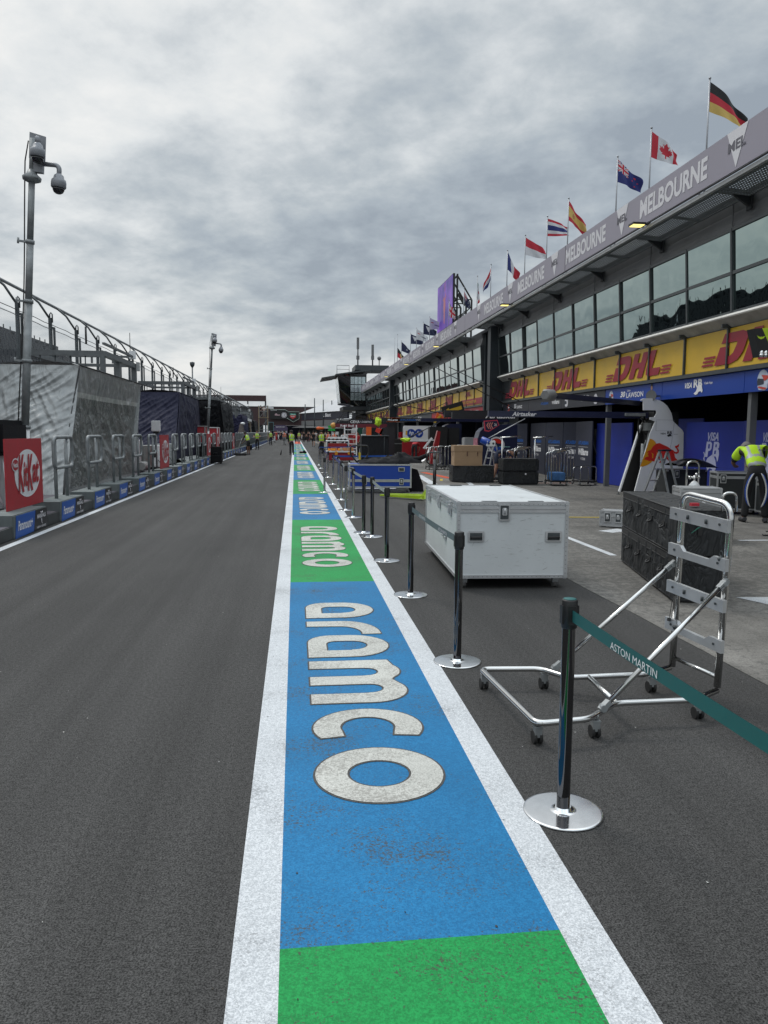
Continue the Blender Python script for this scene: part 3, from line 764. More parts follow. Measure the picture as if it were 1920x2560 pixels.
shape(m, [ell(0,0,.35,.55,18), [(-.5,.4),(-.3,.75),(-.25,.3)], [(.5,.5),(.3,.85),(.2,.3)], [(-.25,-.5),(.25,-.5),(.1,-1.1),(-.15,-1.1)], [(-.1,.9),(-.02,.9),(-.02,1.4),(-.1,1.4)], [(.15,.9),(.22,.9),(.22,1.5),(.15,1.5)]], (-.03, 0, 2.55), (0,-1,0), (0,0,1), 1.)
m.build('display_figure', mat('screen_figure', (.02,.02,.02), emit=(.55,.2,.25), es=.5, var=0), t)
m = MB()
for y in (-2.3, -.8, .8, 2.3):
    m.bar((.3,y,0), (.3,y,4.1), .1); m.bar((1.2,y,0), (1.2,y,2.6), .1); m.bar((.3,y,4.0), (1.2,y,2.6), .08)
    for z in (0, 1.3, 2.6): m.bar((.3,y,z), (1.2,y,z+.9 if z < 2 else z), .06)
for z in (.1, 2.6, 4.0): m.bar((.3,-2.3,z), (.3,2.3,z), .08)
m.bar((.3,-2.5,2.9), (.75,-2.5,2.2), .12); m.build('truss', BLKP, t)
# ------------------------------------------------------------------ control tower and far end
t = thing('control_tower', 'glass control tower with winged roof at the far end of the pit building', 'building', (7.5, 104, 0))
m = MB(); m.hexa([(-1.5,-2,5.4),(1.9,-2,5.0),(1.9,5,5.0),(-1.5,5,5.4),(-1.9,-2.2,9.2),(1.9,-2.2,9.2),(1.9,5,9.2),(-1.9,5,9.2)]); m.box(.6,5.5,-.5,6,0,5); m.build('wall', GLASSD, t)
m = MB(); m.hexa([(-2.2,-2.8,9.0),(2.4,-3.4,9.6),(2.4,6,9.6),(-2.2,6,9.0),(-2.2,-2.8,9.15),(2.4,-3.4,9.85),(2.4,6,9.85),(-2.2,6,9.15)]); m.box(.5,5,-1,5,9.86,10.5)
m.hexa([(-4.0,-3,8.5),(-2.3,-2.8,8.8),(-2.3,4,8.8),(-4.0,4,8.5),(-4.0,-3,8.65),(-2.3,-2.8,8.97),(-2.3,4,8.97),(-4.0,4,8.65)]); m.build('roof', GALVD, t)
m = MB(); m.box(-1.2,5.6,-2.6,5.2,4.5,5.0); m.build('balcony', MD, t)
PANE = mat('pale_pane', (.5,.58,.6), .1, .8, var=.2)
for k in range(4):
    m = MB()
    for j in range(3): x = -.2+k*.5; m.face([(x,-2.23,5.8+j*1.05),(x+.44,-2.23,5.8+j*1.05),(x+.44,-2.26,6.75+j*1.05),(x,-2.26,6.75+j*1.05)])
    m.build('window', PANE, t, nrm=False)
for k in range(5):
    m = MB()
    for j in range(3): y = -1.9+k*1.3; x = -1.56-.32*j/3; m.face([(x,y,5.6+j*1.1),(x-.13,y,6.6+j*1.1),(x-.13,y+1.15,6.6+j*1.1),(x,y+1.15,5.6+j*1.1)])
    m.build('window', PANE, t, nrm=False)
m = MB(); m.tube([(-2.0,-2.3,9.2),(-2.0,-2.3,10.3),(-.4,-2.3,10.3),(-.4,-2.3,9.5)], .04, 6); m.tube([(-2.0,-2.3,9.8),(-.4,-2.3,9.8)], .03, 6); m.build('roof_rail', MG, t)
for x, h, lab in ((1.0, 14.3, 'taller antenna mast on the control tower roof'), (3.0, 13.4, 'thinner antenna mast right of the tallest on the control tower roof'), (3.9, 11.6, 'short dish mast on the control tower roof')):
    a = thing('antenna_mast', lab, 'antenna', (7.5+x, 105, 10.5), 0, 'masts on the control tower')
    m = MB(); m.cyl((0,0,0), (0,0,h-10.5), .1 if x < 3.5 else .05, .08); m.build('mast', MG, a)
    if x < 3.5: m = MB(); m.box(-.16,.16,-.16,.16,h-12.0,h-10.5); m.box(-.2,.2,-.15,.15,.9,1.4); m.build('antenna_head', MG, a)
    else: m = MB(); m.ball((0,0,h-10.5), .28, 10); m.build('dish', MG, a)
# white peaked hospitality tent
t = thing('hospitality_tent', 'white peaked marquee over a dark banner beyond the control tower', 'marquee', (6, 140, 0))
WT = mat('marquee_white', (.55,.56,.58), .6, var=.05)
A0, A1 = V((-5.1, 26, 0)), V((2.6, -12, 0)); dd = A1-A0; nn = V((-dd.y, dd.x, 0)).normalized()*-1; nn = V((abs(nn.x), abs(nn.y), 0))
P = lambda s_, d_, z_: A0+dd*s_+V((1,.2,0))*d_+V((0,0,z_))
m = MB(); m.hexa([P(0,0,5.5),P(1,0,5.2),P(1,8,5.2),P(0,8,5.5),P(.02,1,5.9),P(.6,2,7.6),P(.7,7,8.4),P(.1,7,6.5)]); m.hexa([P(.5,.2,5.6),P(1.02,0,5.2),P(1.02,8,5.2),P(.5,8,5.6),P(.55,3,7.2),P(1.02,2,7.6),P(1.02,7,7.6),P(.55,7,7.2)]); m.build('canopy', WT, t)
m = MB(); m.hexa([P(.04,.25,4.1),P(.98,.25,3.9),P(.98,.6,3.9),P(.04,.6,4.1),P(.04,.25,5.5),P(.98,.25,5.2),P(.98,.6,5.2),P(.04,.6,5.5)]); m.build('banner', mat('night_blue', (.01,.012,.03), .5), t)
text('L Blanc', P(.55,.15,4.4), dd, (0,0,1), 6, .7, TEXW, t)
m = MB(); m.hexa([P(.04,.2,2.95),P(1,.2,2.7),P(1,.9,2.7),P(.04,.9,2.95),P(.04,.2,3.9),P(1,.2,3.8),P(1,.9,3.8),P(.04,.9,3.9)]); m.build('balcony', MG, t)
m = MB(); m.hexa([P(0,-1.6,2.45),P(1.05,-1.6,2.3),P(1.05,.2,2.7),P(0,.2,2.8),P(0,-1.6,2.5),P(1.05,-1.6,2.35),P(1.05,.2,2.75),P(0,.2,2.85)]); m.build('awning', MD, t)
m = MB(); m.hexa([P(0,.9,0),P(1,.9,0),P(1,1.1,0),P(0,1.1,0),P(0,.9,2.7),P(1,.9,2.7),P(1,1.1,2.7),P(0,1.1,2.7)]); m.build('wall', MD, t)
for k in range(16): m = MB(); p = P(k/15.,.15,0); m.box(p.x-.09,p.x+.09,p.y-.09,p.y+.09,0,2.6); m.build('post', MG, t)
for x, y, h in ((2.0,150,6.9),(3.75,148,8.0),(5.3,145,7.6),(6.8,143,7.4)):
    m = MB(); m.cyl((0,0,0),(0,0,h),.12,.09,8); o = tag(m.build('net_pole', GALVD, loc=(x,y,0)), 'dark tall net pole behind the white marquee', 'pole', 'net poles behind the marquee')
# footbridge closing the lane, with sponsor board
BRN = mat('brown_vinyl', (.06,.03,.032), .5, var=.1)
t = thing('footbridge', 'dark brown footbridge across the far end of the lane', 'bridge', (-5, 170, 0))
m = MB(); m.box(-16, 14, 0, 6, 3.0, 6.9); m.build('deck', BRN, t); m = MB(); m.box(-16,14,-.1,0,6.9,7.05); m.build('deck_rail', GALVD, t)
for x in (-9, 7.5): m = MB(); m.box(x, x+7, .5, 5.5, 0, 3.0); m.build('abutment', MD, t)
m = MB(); m.box(-.5, 7.5, 8, 8.2, 0, 3.0); m.build('tunnel_back', MINT, t)
t = thing('sponsor_board', 'black sponsor board with a clock and a green and red shield, on the bridge', 'sign', (-5.3, 169.4, 0))
m = MB(); m.slab([(0,0,4.3),(3.9,0,4.3),(4.5,0,3.9),(5.0,0,3.75),(5.6,0,4.1),(6.2,0,4.5),(6.2,0,5.9),(3.9,0,5.9),(3.3,0,6.3),(0,0,6.35)], (0,1,0), .3); m.build('panel', BLKP, t)
m = MB(); m.tube([(0,-.05,6.38),(3.3,-.05,6.33),(3.9,-.05,5.93),(6.25,-.05,5.93),(6.25,-.05,4.45),(5.0,-.05,3.7),(3.6,-.05,4.55)], .05, 6); m.build('edge_light', mat('pale_edge', (.4,.5,.45), var=0), t)
u, v = V((1,0,0)), V((0,0,1))
m = MB(); shape(m, [ell(3.0,0,.42,.42,20)], (0,-.02,5.2), u, v); m.build('clock_face', TEXG, t)
m = MB()
for k in range(12): a = k*pi/6; m.box(3.0+.52*cos(a)-.08, 3.0+.52*cos(a)+.08, -.04, -.02, 5.2+.52*sin(a)-.08, 5.2+.52*sin(a)+.08)
m.build('clock_rim', TEXG, t)
m = MB(); m.bar((3,-.04,5.2),(3.18,-.04,5.42),.05); m.bar((3,-.04,5.2),(3.05,-.04,4.95),.05); m.build('clock_hand', BLKP, t)
m = MB(); shape(m, [[(4.25,.35),(5.55,.35),(5.55,-.05),(4.25,-.05)]], (0,-.03,5.2), u, v); m.build('shield_top', mat('shield_green', (.02,.3,.2), var=0), t)
m = MB(); shape(m, [[(4.25,-.05),(5.55,-.05),(5.5,-.45),(4.9,-.85),(4.3,-.45)]], (0,-.03,5.2), u, v); m.build('shield_foot', mat('shield_red', (.55,.06,.06), var=0), t)
text('TAG', (4.4,-.05,5.22), u, v, 1.0, .25, TEXW, t); text('HEUER', (4.5,-.05,4.85), u, v, .8, .18, TEXW, t); text('MELBOURNE', (.15,-.03,6.1), u, v, 1.3, .14, TEXG, t)
m = MB(); m.box(1.0,2.1,-.04,-.02,5.1,5.3); m.box(1.05,1.5,-.04,-.02,5.31,5.5); m.build('flag_print', mat('print_mix', (.5,.35,.38), var=.4, scale=4), t)
t = thing('airline_banner', 'purple arch banner with white airline wording under the bridge', 'sign', (-4.6, 166, 0))
m = MB(); m.slab([(0,0,1.2),(.2,0,2.4),(.6,0,3.0),(2.6,0,3.0),(3.1,0,2.5),(3.1,0,1.2)], (0,1,0), .2); m.build('panel', mat('plum', (.08,.06,.12), .5), t)
text('QATAR AIRWAYS', (.25,-.02,1.35), (1,0,0), (0,0,1), 2.7, .42, TEXW, t, bold=.03); text('QATAR AIR', (.6,-.02,2.45), (1,0,0), (0,0,1), 1.9, .28, TEXG, t)
# start gantry on the left and camera scaffold
t = thing('start_gantry', 'brown advertising gantry reaching out over the debris fence on the left', 'gantry', (-4.7, 130, 0))
m = MB(); m.box(-17, 0, -.3, .3, 6.6, 7.55); m.build('sign_beam', BRN, t)
text('QATAR AIRWAYS', (-16,-.32,6.75), (1,0,0), (0,0,1), 9.7, .62, TEXW, t, bold=.02)
m = MB(); m.bar((-.1,.0,0),(-.1,.0,6.6),.25); m.build('post', GALVD, t)
m = MB(); m.box(-3.1,-2.9,-.1,.1,6.1,6.6); m.build('hanging_lamp', BLKP, t)
t = thing('camera_scaffold', 'scaffold tower carrying cameramen beside the start gantry', 'scaffold', (-4.6, 115, 0))
WOOD = mat('raw_timber', (.3,.24,.15), .8, var=.2)
for x in (-.65,.65):
    for y in (0, 1.6): m = MB(); m.bar((x,y,0),(x,y,5.4),.1); m.build('post', WOOD if y == 0 else GALV, t)
m = MB()
for z in (1.9, 3.6, 4.6, 5.3): m.bar((-.65,0,z),(.65,0,z),.06); m.bar((-.65,1.6,z),(.65,1.6,z),.06)
m.bar((-.65,0,3.6),(.65,0,5.0),.05); m.bar((-.65,0,1.9),(.65,0,3.4),.05); m.build('brace', GALV, t)
m = MB(); m.box(-.75,.75,-.1,1.7,3.62,3.7); m.build('platform', WOOD, t)
t = thing('broadcast_camera', 'broadcast camera in a white rain cover on the scaffold', 'camera', (-4.1, 115.2, 4.7))
m = MB(); m.box(-.1,.3,-.2,.2,.3,.75,.06); m.hexa([(.0,-.2,.3),(1.0,-.1,.25),(1.0,.1,.25),(.0,.2,.3),(.0,-.2,.7),(1.0,-.1,.5),(1.0,.1,.5),(.0,.2,.7)]); m.build('rain_cover', WHT, t)
m = MB(); m.cyl((.1,0,-1),(.1,0,.3),.05); m.build('pedestal', BLKP, t)
t = thing('lane_light_board', 'small blue-framed light board beside the scaffold', 'sign', (-3.75, 112, 0))
m = MB(); m.box(0,.75,0,.15,1.7,3.0); m.build('frame', mat('teal_frame', (.1,.2,.22)), t); m = MB(); m.box(.08,.67,-.02,0,1.78,2.92); m.build('panel', BLKP, t); m = MB(); m.cyl((.37,.07,0),(.37,.07,1.7),.05); m.build('post', GALV, t)
# ------------------------------------------------------------------ left side: platform, blocks, rails
PLAT = mat('platform_paint', (.085,.08,.095), .8, 0., var=.3, scale=1.5, bump=.1)
BLKG = mat('block_grey', (.13,.15,.15), .7, 0., var=.25, scale=3, bump=.15)
m = MB(); m.box(-9.2, -4.24, -4, 165, 0, .2); structure(m, 'platform', PLAT)
m = MB(); m.box(-4.24, -4.215, -4, 165, 0.01, .19); structure(m, 'kerb', mat('kerb_grey', (.05,.055,.055), .75, var=.35, scale=2))
PBL = mat('paramount_blue', (.015,.1,.42), .4, var=.08); PBK = mat('charcoal_print', (.022,.022,.024), .45, var=.2)
b0 = thing('step_block', 'grey step block with a blue and a black printed face on the lane edge', 'step block', (-4.42, 12, .0), 0, 'step blocks along the left lane edge')
m = MB(); m.box(-.26, .22, 0, 1.58, 0, .36, .012); m.build('block', BLKG, b0)
m = MB(); m.slab([(.222,.06,.0),(.222,.88,.02),(.222,.98,.345),(.222,.12,.345)], (1,0,0), .006); m.build('blue_print', PBL, b0)
m = MB(); m.slab([(.221,.9,.02),(.221,1.56,.02),(.221,1.56,.345),(.221,1.0,.345)], (1,0,0), .005); m.build('black_print', PBK, b0)
u, v = V((0,1,0)), V((0,0,1))
text('Paramount+', (.231,.17,.11), u, v, .66, .15, TEXW, b0, shear=.3)
text('MARSHALS', (.229,1.06,.2), u, v, .42, .07, TEXG, b0, bold=.03); text('NEW SERIES', (.229,1.02,.04), u, v, .46, .035, TEXG, b0)
m = MB(); m.bar((.229,1.22,.3),(.229,1.26,.28),.012); m.bar((.229,1.33,.3),(.229,1.29,.28),.012); m.tube([(.229,1.27,.18),(.229,1.27,.12),(.229,1.3,.1)],.008,5); m.build('emblem', TEXG, b0)
r0 = thing('hand_rail', 'galvanised hoop hand rail standing on a step block', 'hand rail', (-4.47, 14.4, .36), 0, 'hoop rails along the left lane edge')
m = MB()
m.bm.free()
for y in (.72, 1.42): m = MB(); m.tube([(0,y,0),(0,y,1.13)], .032, 10); m.build('post', GALV, r0)
m = MB(); m.tube(fillet([(.05,.48,.58),(.05,1.66,.58),(.05,1.66,1.15),(.05,.48,1.15)], .14, 6, True), .034, 10, True)
for y in (.72, 1.42): m.tube([(.0,y,1.12),(.05,y,1.15)], .034, 8)
m.build('hoop', GALV, r0)
k0 = thing('advert_board', 'x', 'sign', (-4.5, 12.6, .36), 0, 'red advertising boards along the left lane edge')
m = MB(); m.box(-.012, .012, 0, 1.75, 0, 1.14, .004); m.build('panel', RED, k0)
m = MB(); shape(m, [ell(.98,.56,.62,.4,36)], (.016,0,0), u, v); m.build('oval', TEXW, k0, nrm=False)
m = MB(); shape(m, [ell(.4,.72,.16,.11,20)], (.02,0,0), u, v); m.build('small_oval_rim', TEXW, k0, nrm=False)
m = MB(); shape(m, [ell(.4,.72,.14,.09,20)], (.024,0,0), u, v); m.build('small_oval', RED, k0, nrm=False)
text('Nestlé', (.029,.29,.68), u, v, .22, .08, TEXW, k0, bold=.02)
RT = mat('red_lettering', (.42,.02,.03), .5, var=0)
for s_, y, w_, z, h in (('K',.5,.28,.26,.62), ('it',.74,.2,.34,.42), ('K',.93,.28,.26,.62), ('at',1.17,.34,.38,.4)):
    text(s_, (.030,y,z), u, v, w_, h, RT, k0, bold=.03, shear=.2)
SIGNK = {0: 'nearest, largest red board with a white oval, at the left edge', 6: 'second red board with a white oval, under the white antenna box', 12: 'third red board with a white oval, beside the second camera pole', 14: 'fourth red board, behind the black case on the lane edge', 19: 'farthest red board, past the black tent'}
fb = fr = fk = True
for k in range(-3, 58):
    y = 12+2.33*k
    if fb: b0.location.y = y; fb = False
    else:
        o = dup(b0, (-4.42, y, 0)) if k < 22 else None
        if k >= 22:
            o = b0.copy(); C.objects.link(o); o.location = (-4.42, y, 0)
            for ch in b0.children:
                if ch.name.split('.')[0] in ('block', 'blue_print', 'black_print'): c = ch.copy(); C.objects.link(c); c.parent = o
    if k in SIGNK:
        if fk: k0.location.y = y+.6; k0['label'] = SIGNK[k]; fk = False
        else: dup(k0, (-4.5, y+.6, .36), label=SIGNK[k])
    else:
        if fr: r0.location.y = y; fr = False
        else: dup(r0, (-4.47, y, .36))
# ------------------------------------------------------------------ debris fence
t = thing('debris_fence', 'tall clear-panelled debris fence with overhanging top rail along the pit wall', 'fence', (-7.8, 0, 0))
CLR = mat('clear_panel', (.22,.25,.27), .08, 0., var=.2, scale=2, alpha=.09, spec=.6)
ys = [23.44+3*k for k in range(-8, 42)]
pp = None
for y in ys:
    if pp is None:
        m = MB(); m.box(-.1,.0,-.04,.04,0,5.25); m.box(.04,.09,-.05,.05,1.6,4.95); m.tube([(-.06,0,5.2),(-.06,0,5.36),(-.02,0,5.42),(.02,0,5.36),(.02,0,5.1)], .022, 6)
        for z in (2, 3, 4, 4.9): m.box(.0,.05,-.03,.03,z,z+.06)
        pp = m.build('post', GALVD, t); pp.location = (0, y, 0)
        m = MB(); m.tube([(-.05,0,5.2),(-.38,0,5.72),(-.7,0,6.0)], .035, 8); pa = m.build('arm', GALVD, t); pa.location = (0, y, 0)
        m = MB(); m.box(.0,.02,.1,2.9,1.1,4.9); pc = m.build('clear_panel', CLR, t); pc.location = (0, y, 0)
    else: dup(pp, (0,y,0), parent=t); dup(pa, (0,y,0), parent=t); dup(pc, (0,y,0), parent=t)
m = MB(); yy = [ys[0]+(ys[-1]-ys[0])*i/200 for i in range(201)]; m.tube([(-.7,y,6.0) for y in yy], .05, 8); m.build('top_rail', GALV, t)
m = MB()
for z in (5.05, 4.9): m.tube([(-.06+.02*sin(y*5),y,z+.01*sin(y*2.1)) for y in yy], .012, 5)
m.build('cable', GALVD, t)
m = MB(); m.box(-.3,.1,ys[0],ys[-1],.2,1.05); m.build('concrete_base', mat('wall_concrete', (.22,.22,.21), .85, var=.25, scale=1.3), t)
# main straight wall and grandstand beyond the fence
t = thing('trackside_wall', 'low advertising wall in red, white and blue across the track', 'wall', (-17, 0, 0))
m = MB(); m.box(0,.3,-5,140,0,1.1); m.build('wall', MD, t)
for i, c in enumerate([(.35,.05,.06),(.03,.1,.3),(.35,.05,.06),(.03,.1,.3),(.05,.05,.06),(.3,.05,.06)]*3):
    m = MB(); m.box(.3,.33,i*8,i*8+7.9,.05,2.6); m.build('banner', mat('banner%d' % (i % 6), c, .6, var=.15), t)
t = thing('grandstand', 'long dark grandstand seen through the clear fence panels', 'grandstand', (-19, 0, 0))
SEAT = mat('seat_navy', (.012,.014,.02), .6, var=.35, scale=2)
NR = 15
for k in range(NR):
    m = MB(); x = -k*.82; z = 2.4+k*.68
    m.box(x-.82, x, -5, 106, z-.25, z)
    y = -4.8
    rnd = random.Random(k)
    while y < 105.5:
        if rnd.random() < .93: m.box(x-.55, x-.12, y, y+.85, z, z+.42+rnd.random()*.1)
        y += 1.0
    m.build('seat_row', SEAT, t)
m = MB()
for i in range(19): y = -4+i*6; m.bar((-.5,y,0),(-.5,y,2.3),.25); m.bar((-11.8,y,0),(-11.8,y,12),.3); m.bar((-.5,y,2.1),(-11.8,y,11.8),.3)
m.box(-12.4,-12.2,-5,106,11.5,12.6)
for i in range(56): y = -5+i*2; m.bar((-12.3,y,12.6),(-12.3,y,13.0+.5*(i % 5 == 0)),.1)
m.build('frame', MD, t)
# ------------------------------------------------------------------ gantry portals over the pit wall stands
TRIM_ = mat('light_grey_box', (.4,.41,.41), .5)
WSTEEL = mat('weathered_steel', (.13,.14,.145), .55, .2, var=.2)
def portal(y, w_, h, lab, ys2=3.2):
    t = thing('stand_gantry', lab, 'gantry', (-5.55, y, .2), 0, 'steel gantries over the pit wall')
    m = MB(); m.box(-.08,.08,-.09,.09,0,h-.2); m.build('post', WSTEEL, t)
    m = MB(); m.box(-2.2,.08,-.05,.05,h-.32,h-.22); m.box(-2.2,.0,-.05,.05,h+.0,h+.07)
    for x in (-2.1,-1.4,-.7,-.03): m.box(x-.03,x+.03,-.03,.03,h-.2,h)
    m.box(-.08,.08,-w_,-.08,h-.35,h-.2); m.box(-.05,.03,-w_,-.05,h,h+.06); m.box(-2.2,.08,-w_-.14,-w_,h-.35,h-.2); m.box(-.1,.04,-w_-.14,-w_,h-1.2,h-.35); m.box(-2.2,-2.06,-w_,-.08,h-.35,h-.2)
    m.box(-2.0,-.1,-w_*.55,-w_*.5,h-.9,h-.8); m.box(-.1,.04,-w_*.55-.1,-w_*.5,h-1.0,h-.35); m.build('beam', WSTEEL, t)
    m = MB()
    for k in range(5): x = -.1-.42*k; m.tube([(x,-w_-.07,h-.9),(x,-w_-.07,h-.35)], .018, 6); m.ball((x,-w_-.07,h-.9), .05, 8)
    m.build('insulator', GALVD, t)
    m = MB(); m.box(-.1,.1,-.24,-.1,h-.05,h+.22); m.build('radio_box', WHT, t); m = MB(); m.box(.1,.2,-.1,.05,h-.45,h-.15); m.build('radio_box', TRIM_, t)
    m = MB(); m.tube([(-.1,-.05,h),(-.1,-.05,h+.85)], .012, 6); m.tube([(-.5,-w_,h),(-.5,-w_,h+.5)], .03, 6); m.build('aerial', BLKP, t)
    return t
portal(27.9, 4.2, 3.95, 'nearest steel gantry with white radio boxes between silver and blue tents', 4)
portal(44.2, 4.2, 4.1, 'steel gantry behind the dark blue tent')
portal(61, 4.2, 4.0, 'steel gantry over the black draped stand')
portal(79, 4.2, 3.9, 'steel gantry over the farther dark blue tent')
portal(97, 4.2, 3.9, 'farthest steel gantry before the camera scaffold')
# ------------------------------------------------------------------ draped stands
def cloth(name, c, rough, metal, sc, strength, dist=.05, spec=.4):
    m = bpy.data.materials.new(name); m.use_nodes = True; nt = m.node_tree; N = nt.nodes; L = nt.links; b = N['Principled BSDF']
    tc = N.new('ShaderNodeTexCoord')
    n0 = N.new('ShaderNodeTexNoise'); n0.inputs['Scale'].default_value = .8; n0.inputs['Detail'].default_value = 3; L.new(tc.outputs['Object'], n0.inputs['Vector'])
    ad = N.new('ShaderNodeVectorMath'); ad.operation = 'ADD'; L.new(tc.outputs['Object'], ad.inputs[0]); L.new(n0.outputs['Color'], ad.inputs[1])
    n = N.new('ShaderNodeTexNoise'); n.inputs['Scale'].default_value = sc; n.inputs['Detail'].default_value = 3; n.inputs['Distortion'].default_value = 1.2; mp_ = N.new('ShaderNodeMapping'); mp_.inputs['Scale'].default_value = (1.9, 1.2, .5); mp_.inputs['Rotation'].default_value = (.25, .5, 0); L.new(ad.outputs[0], mp_.inputs['Vector']); L.new(mp_.outputs['Vector'], n.inputs['Vector'])
    m1 = N.new('ShaderNodeMath'); m1.operation = 'MULTIPLY_ADD'; m1.inputs[1].default_value = 4; m1.inputs[2].default_value = -2; L.new(n.outputs['Fac'], m1.inputs[0])
    m2 = N.new('ShaderNodeMath'); m2.operation = 'ABSOLUTE'; L.new(m1.outputs[0], m2.inputs[0]); m3 = N.new('ShaderNodeMath'); m3.operation = 'POWER'; m3.inputs[1].default_value = .6; L.new(m2.outputs[0], m3.inputs[0])
    bp = N.new('ShaderNodeBump'); bp.inputs['Strength'].default_value = strength; bp.inputs['Distance'].default_value = dist
    L.new(m3.outputs[0], bp.inputs['Height']); L.new(bp.outputs['Normal'], b.inputs['Normal'])
    b.inputs['Base Color'].default_value = tuple(c)+(1,); b.inputs['Roughness'].default_value = rough; b.inputs['Metallic'].default_value = metal; b.inputs['Specular IOR Level'].default_value = spec
    return m
SILV = cloth('silver_tarpaulin', (.27,.28,.28), .42, .3, 1.5, .35, .04)
PVC = cloth('smoky_clear_sheet', (.12,.13,.125), .28, .05, 4.5, .55, .04, .6)
NAVT = cloth('navy_drape', (.008,.009,.032), .75, 0, .9, .45)
BLKT = cloth('black_drape', (.008,.009,.012), .8, 0, .8, .5)
PIPE = mat('edge_piping', (.02,.02,.022), .6)
def fold(p, s, amp):
    q = V((p.x*s, p.y*s, p.z*s)); a = noise.noise(q+V((0,0,p.y*.6))); b = noise.noise(q*2.3+V((5,1,9)))
    c = noise.noise(V((q.x*4.5, q.y*3, q.z*6+2)))
    return amp*((1-abs(a)*3)*.7+(1-abs(b)*3)*.5+(1-abs(c)*3)*.25)
def tent(name, lab, mats, xb, xf, y0, y1, h, yb0=0, yb1=0, bulge=.1, amp=.05, win=False, cat='covered stand', wob=0, seed=0, hang=0):
    """cover over a pit-wall stand; yb0, yb1: how far the foot of each end leans along the lane"""
    t = thing(name, lab, cat, (xf, y0, .2)); H = h-.2; Lg = y1-y0; D = xb-xf
    def lean(v): return (1-v)
    m = MB()
    def lane(u, v):
        y = yb0*(1-v)**1.3+u*(Lg+(yb1-yb0)*(1-v)**1.2); x = bulge*sin(pi*min(1,v*1.0))*(.4+.6*sin(pi*u))*(-1 if win else 1)+.12*(1-v)
        p = V((x, y, v*H*(1+hang*(u-.5)))); e = min(1, 8*min(v, 1-v, u, 1-u)+.1); p.x += fold(p+V((seed,0,0)), 1.3, amp)*e
        p.z += wob*sin(u*9+seed)*v
        return p
    if win: m.grid(lane, 110, 70, True, lambda u, v: 2 if .745 < v < .79 else (1 if (.07 < u < .98 and .03 < v < .745) else 0))
    else: m.grid(lane, 70, 44)
    m.build('lane_side', mats, t, nrm=False)
    m = MB()
    def near(u, v):
        y = yb0*(1-v)**1.3; dw = D*(1-.24*(1-v)) if win else D; p = V((dw*(1-u)+(.12*(1-v))*u, y-.0, v*H*(1-hang/2))); e = min(1, 8*min(v, 1-v, u, 1-u)+.1)
        dg_ = 1-abs(noise.noise(V(((p.x+p.z*.75)*.7+seed, (p.z-p.x*.75)*4.2, 3))))*3.2; d2_ = 1-abs(noise.noise(V(((p.x*.6-p.z)*.9+seed, (p.x+p.z*.6)*5, 7))))*3.2
        p.y -= fold(V((p.x, (p.x+p.z)*.5, p.z))+V((seed,9,0)), 1.5, amp*.5)*e+(.05*dg_+.022*d2_)*e+bulge*.5*sin(pi*v)*sin(pi*u); p.z += wob*sin(seed)*v*u; return p
    m.grid(near, 80, 90); m.build('near_end', mats[0], t, nrm=False)
    m = MB()
    def far(u, v):
        y = Lg+yb1*(1-v)**1.2; return V((D*u+(.12*(1-v))*(1-u), y, v*H*(1+hang/2)))
    m.grid(far, 6, 12); m.build('far_end', mats[0], t, nrm=False)
    m = MB()
    def top(u, v): return V((D*v, u*Lg, H*(1+hang*(u-.5))+wob*sin(u*9+seed)*(1-v)+.06*sin(pi*v)+(fold(V((D*v+seed,u*Lg,0)), .8, .04) if .02 < v < .98 else 0)))
    m.grid(top, 30, 12); m.build('top_cover', mats[0], t, nrm=False)
    m = MB(); m.tube([lane(0, i/20)+V((.02,-.01,0)) for i in range(21)], .02, 6); m.tube([lane(1, i/20)+V((.02,.01,0)) for i in range(21)], .016, 6)
    m.tube([lane(i/20, 1)+V((.01,0,.01)) for i in range(21)], .016, 6); m.build('piping', PIPE if win else mats[0], t)
    return t
tent('silver_tent', 'crinkled silver tarpaulin tent with a smoky clear side beside the camera pole', [SILV, PVC, mat('silver_band', (.5,.52,.5), .4, .5, var=.2)], -7.25, -5.3, 20, 27.7, 3.24, -2.1, -2.2, .28, .03, True, 'tent', 0, 3.3)
tent('navy_tent', 'dark blue cloth draped over a stand behind the silver tent', [NAVT], -7.2, -5.3, 36.6, 43.6, 3.38, -3.0, -.6, .1, .055, False, 'draped stand', 0, 11, -.02)
tent('black_tent', 'tall black cloth draped over a stand beside the second camera pole', [BLKT], -8.0, -5.2, 55.0, 65, 3.72, 2.2, 1.0, .15, .11, False, 'draped stand', .12, 21, .03)
tent('violet_blue_tent', 'violet-blue cloth draped over a stand beyond the black tent', [cloth('violet_drape', (.02,.02,.055), .8, 0, .8, .4)], -7.6, -5.2, 77.5, 86, 3.25, -.5, -.4, .12, .08, False, 'draped stand', .05, 31)
tent('far_dark_tent', 'small dark draped stand just before the scaffold', [BLKT], -7.4, -5.2, 100, 109, 3.0, .5, .8, .1, .06, False, 'draped stand', .05, 41)
# white framed cab between the draped stands
t = thing('white_cabin', 'white framed cabin with sloping dark windows between draped stands', 'cabin', (-5.2, 88, .2))
m = MB(); m.hexa([(-2.2,0,0),(0,0,0),(0,8,0),(-2.2,8,0),(-2.2,0,2.9),(-.1,-.0,2.9),(-.1,9,2.9),(-2.2,9,2.9)]); m.build('body', WHT, t)
m = MB(); m.hexa([(-.02,.5,.9),(.03,.5,.9),(.03,7.4,.9),(-.02,7.4,.9),(-.09,.5,2.6),(-.04,.5,2.6),(-.04,7.9,2.6),(-.09,7.9,2.6)]); m.box(-1.3,-.3,-.03,.0,1.0,2.4); m.build('window', GLASSD, t)
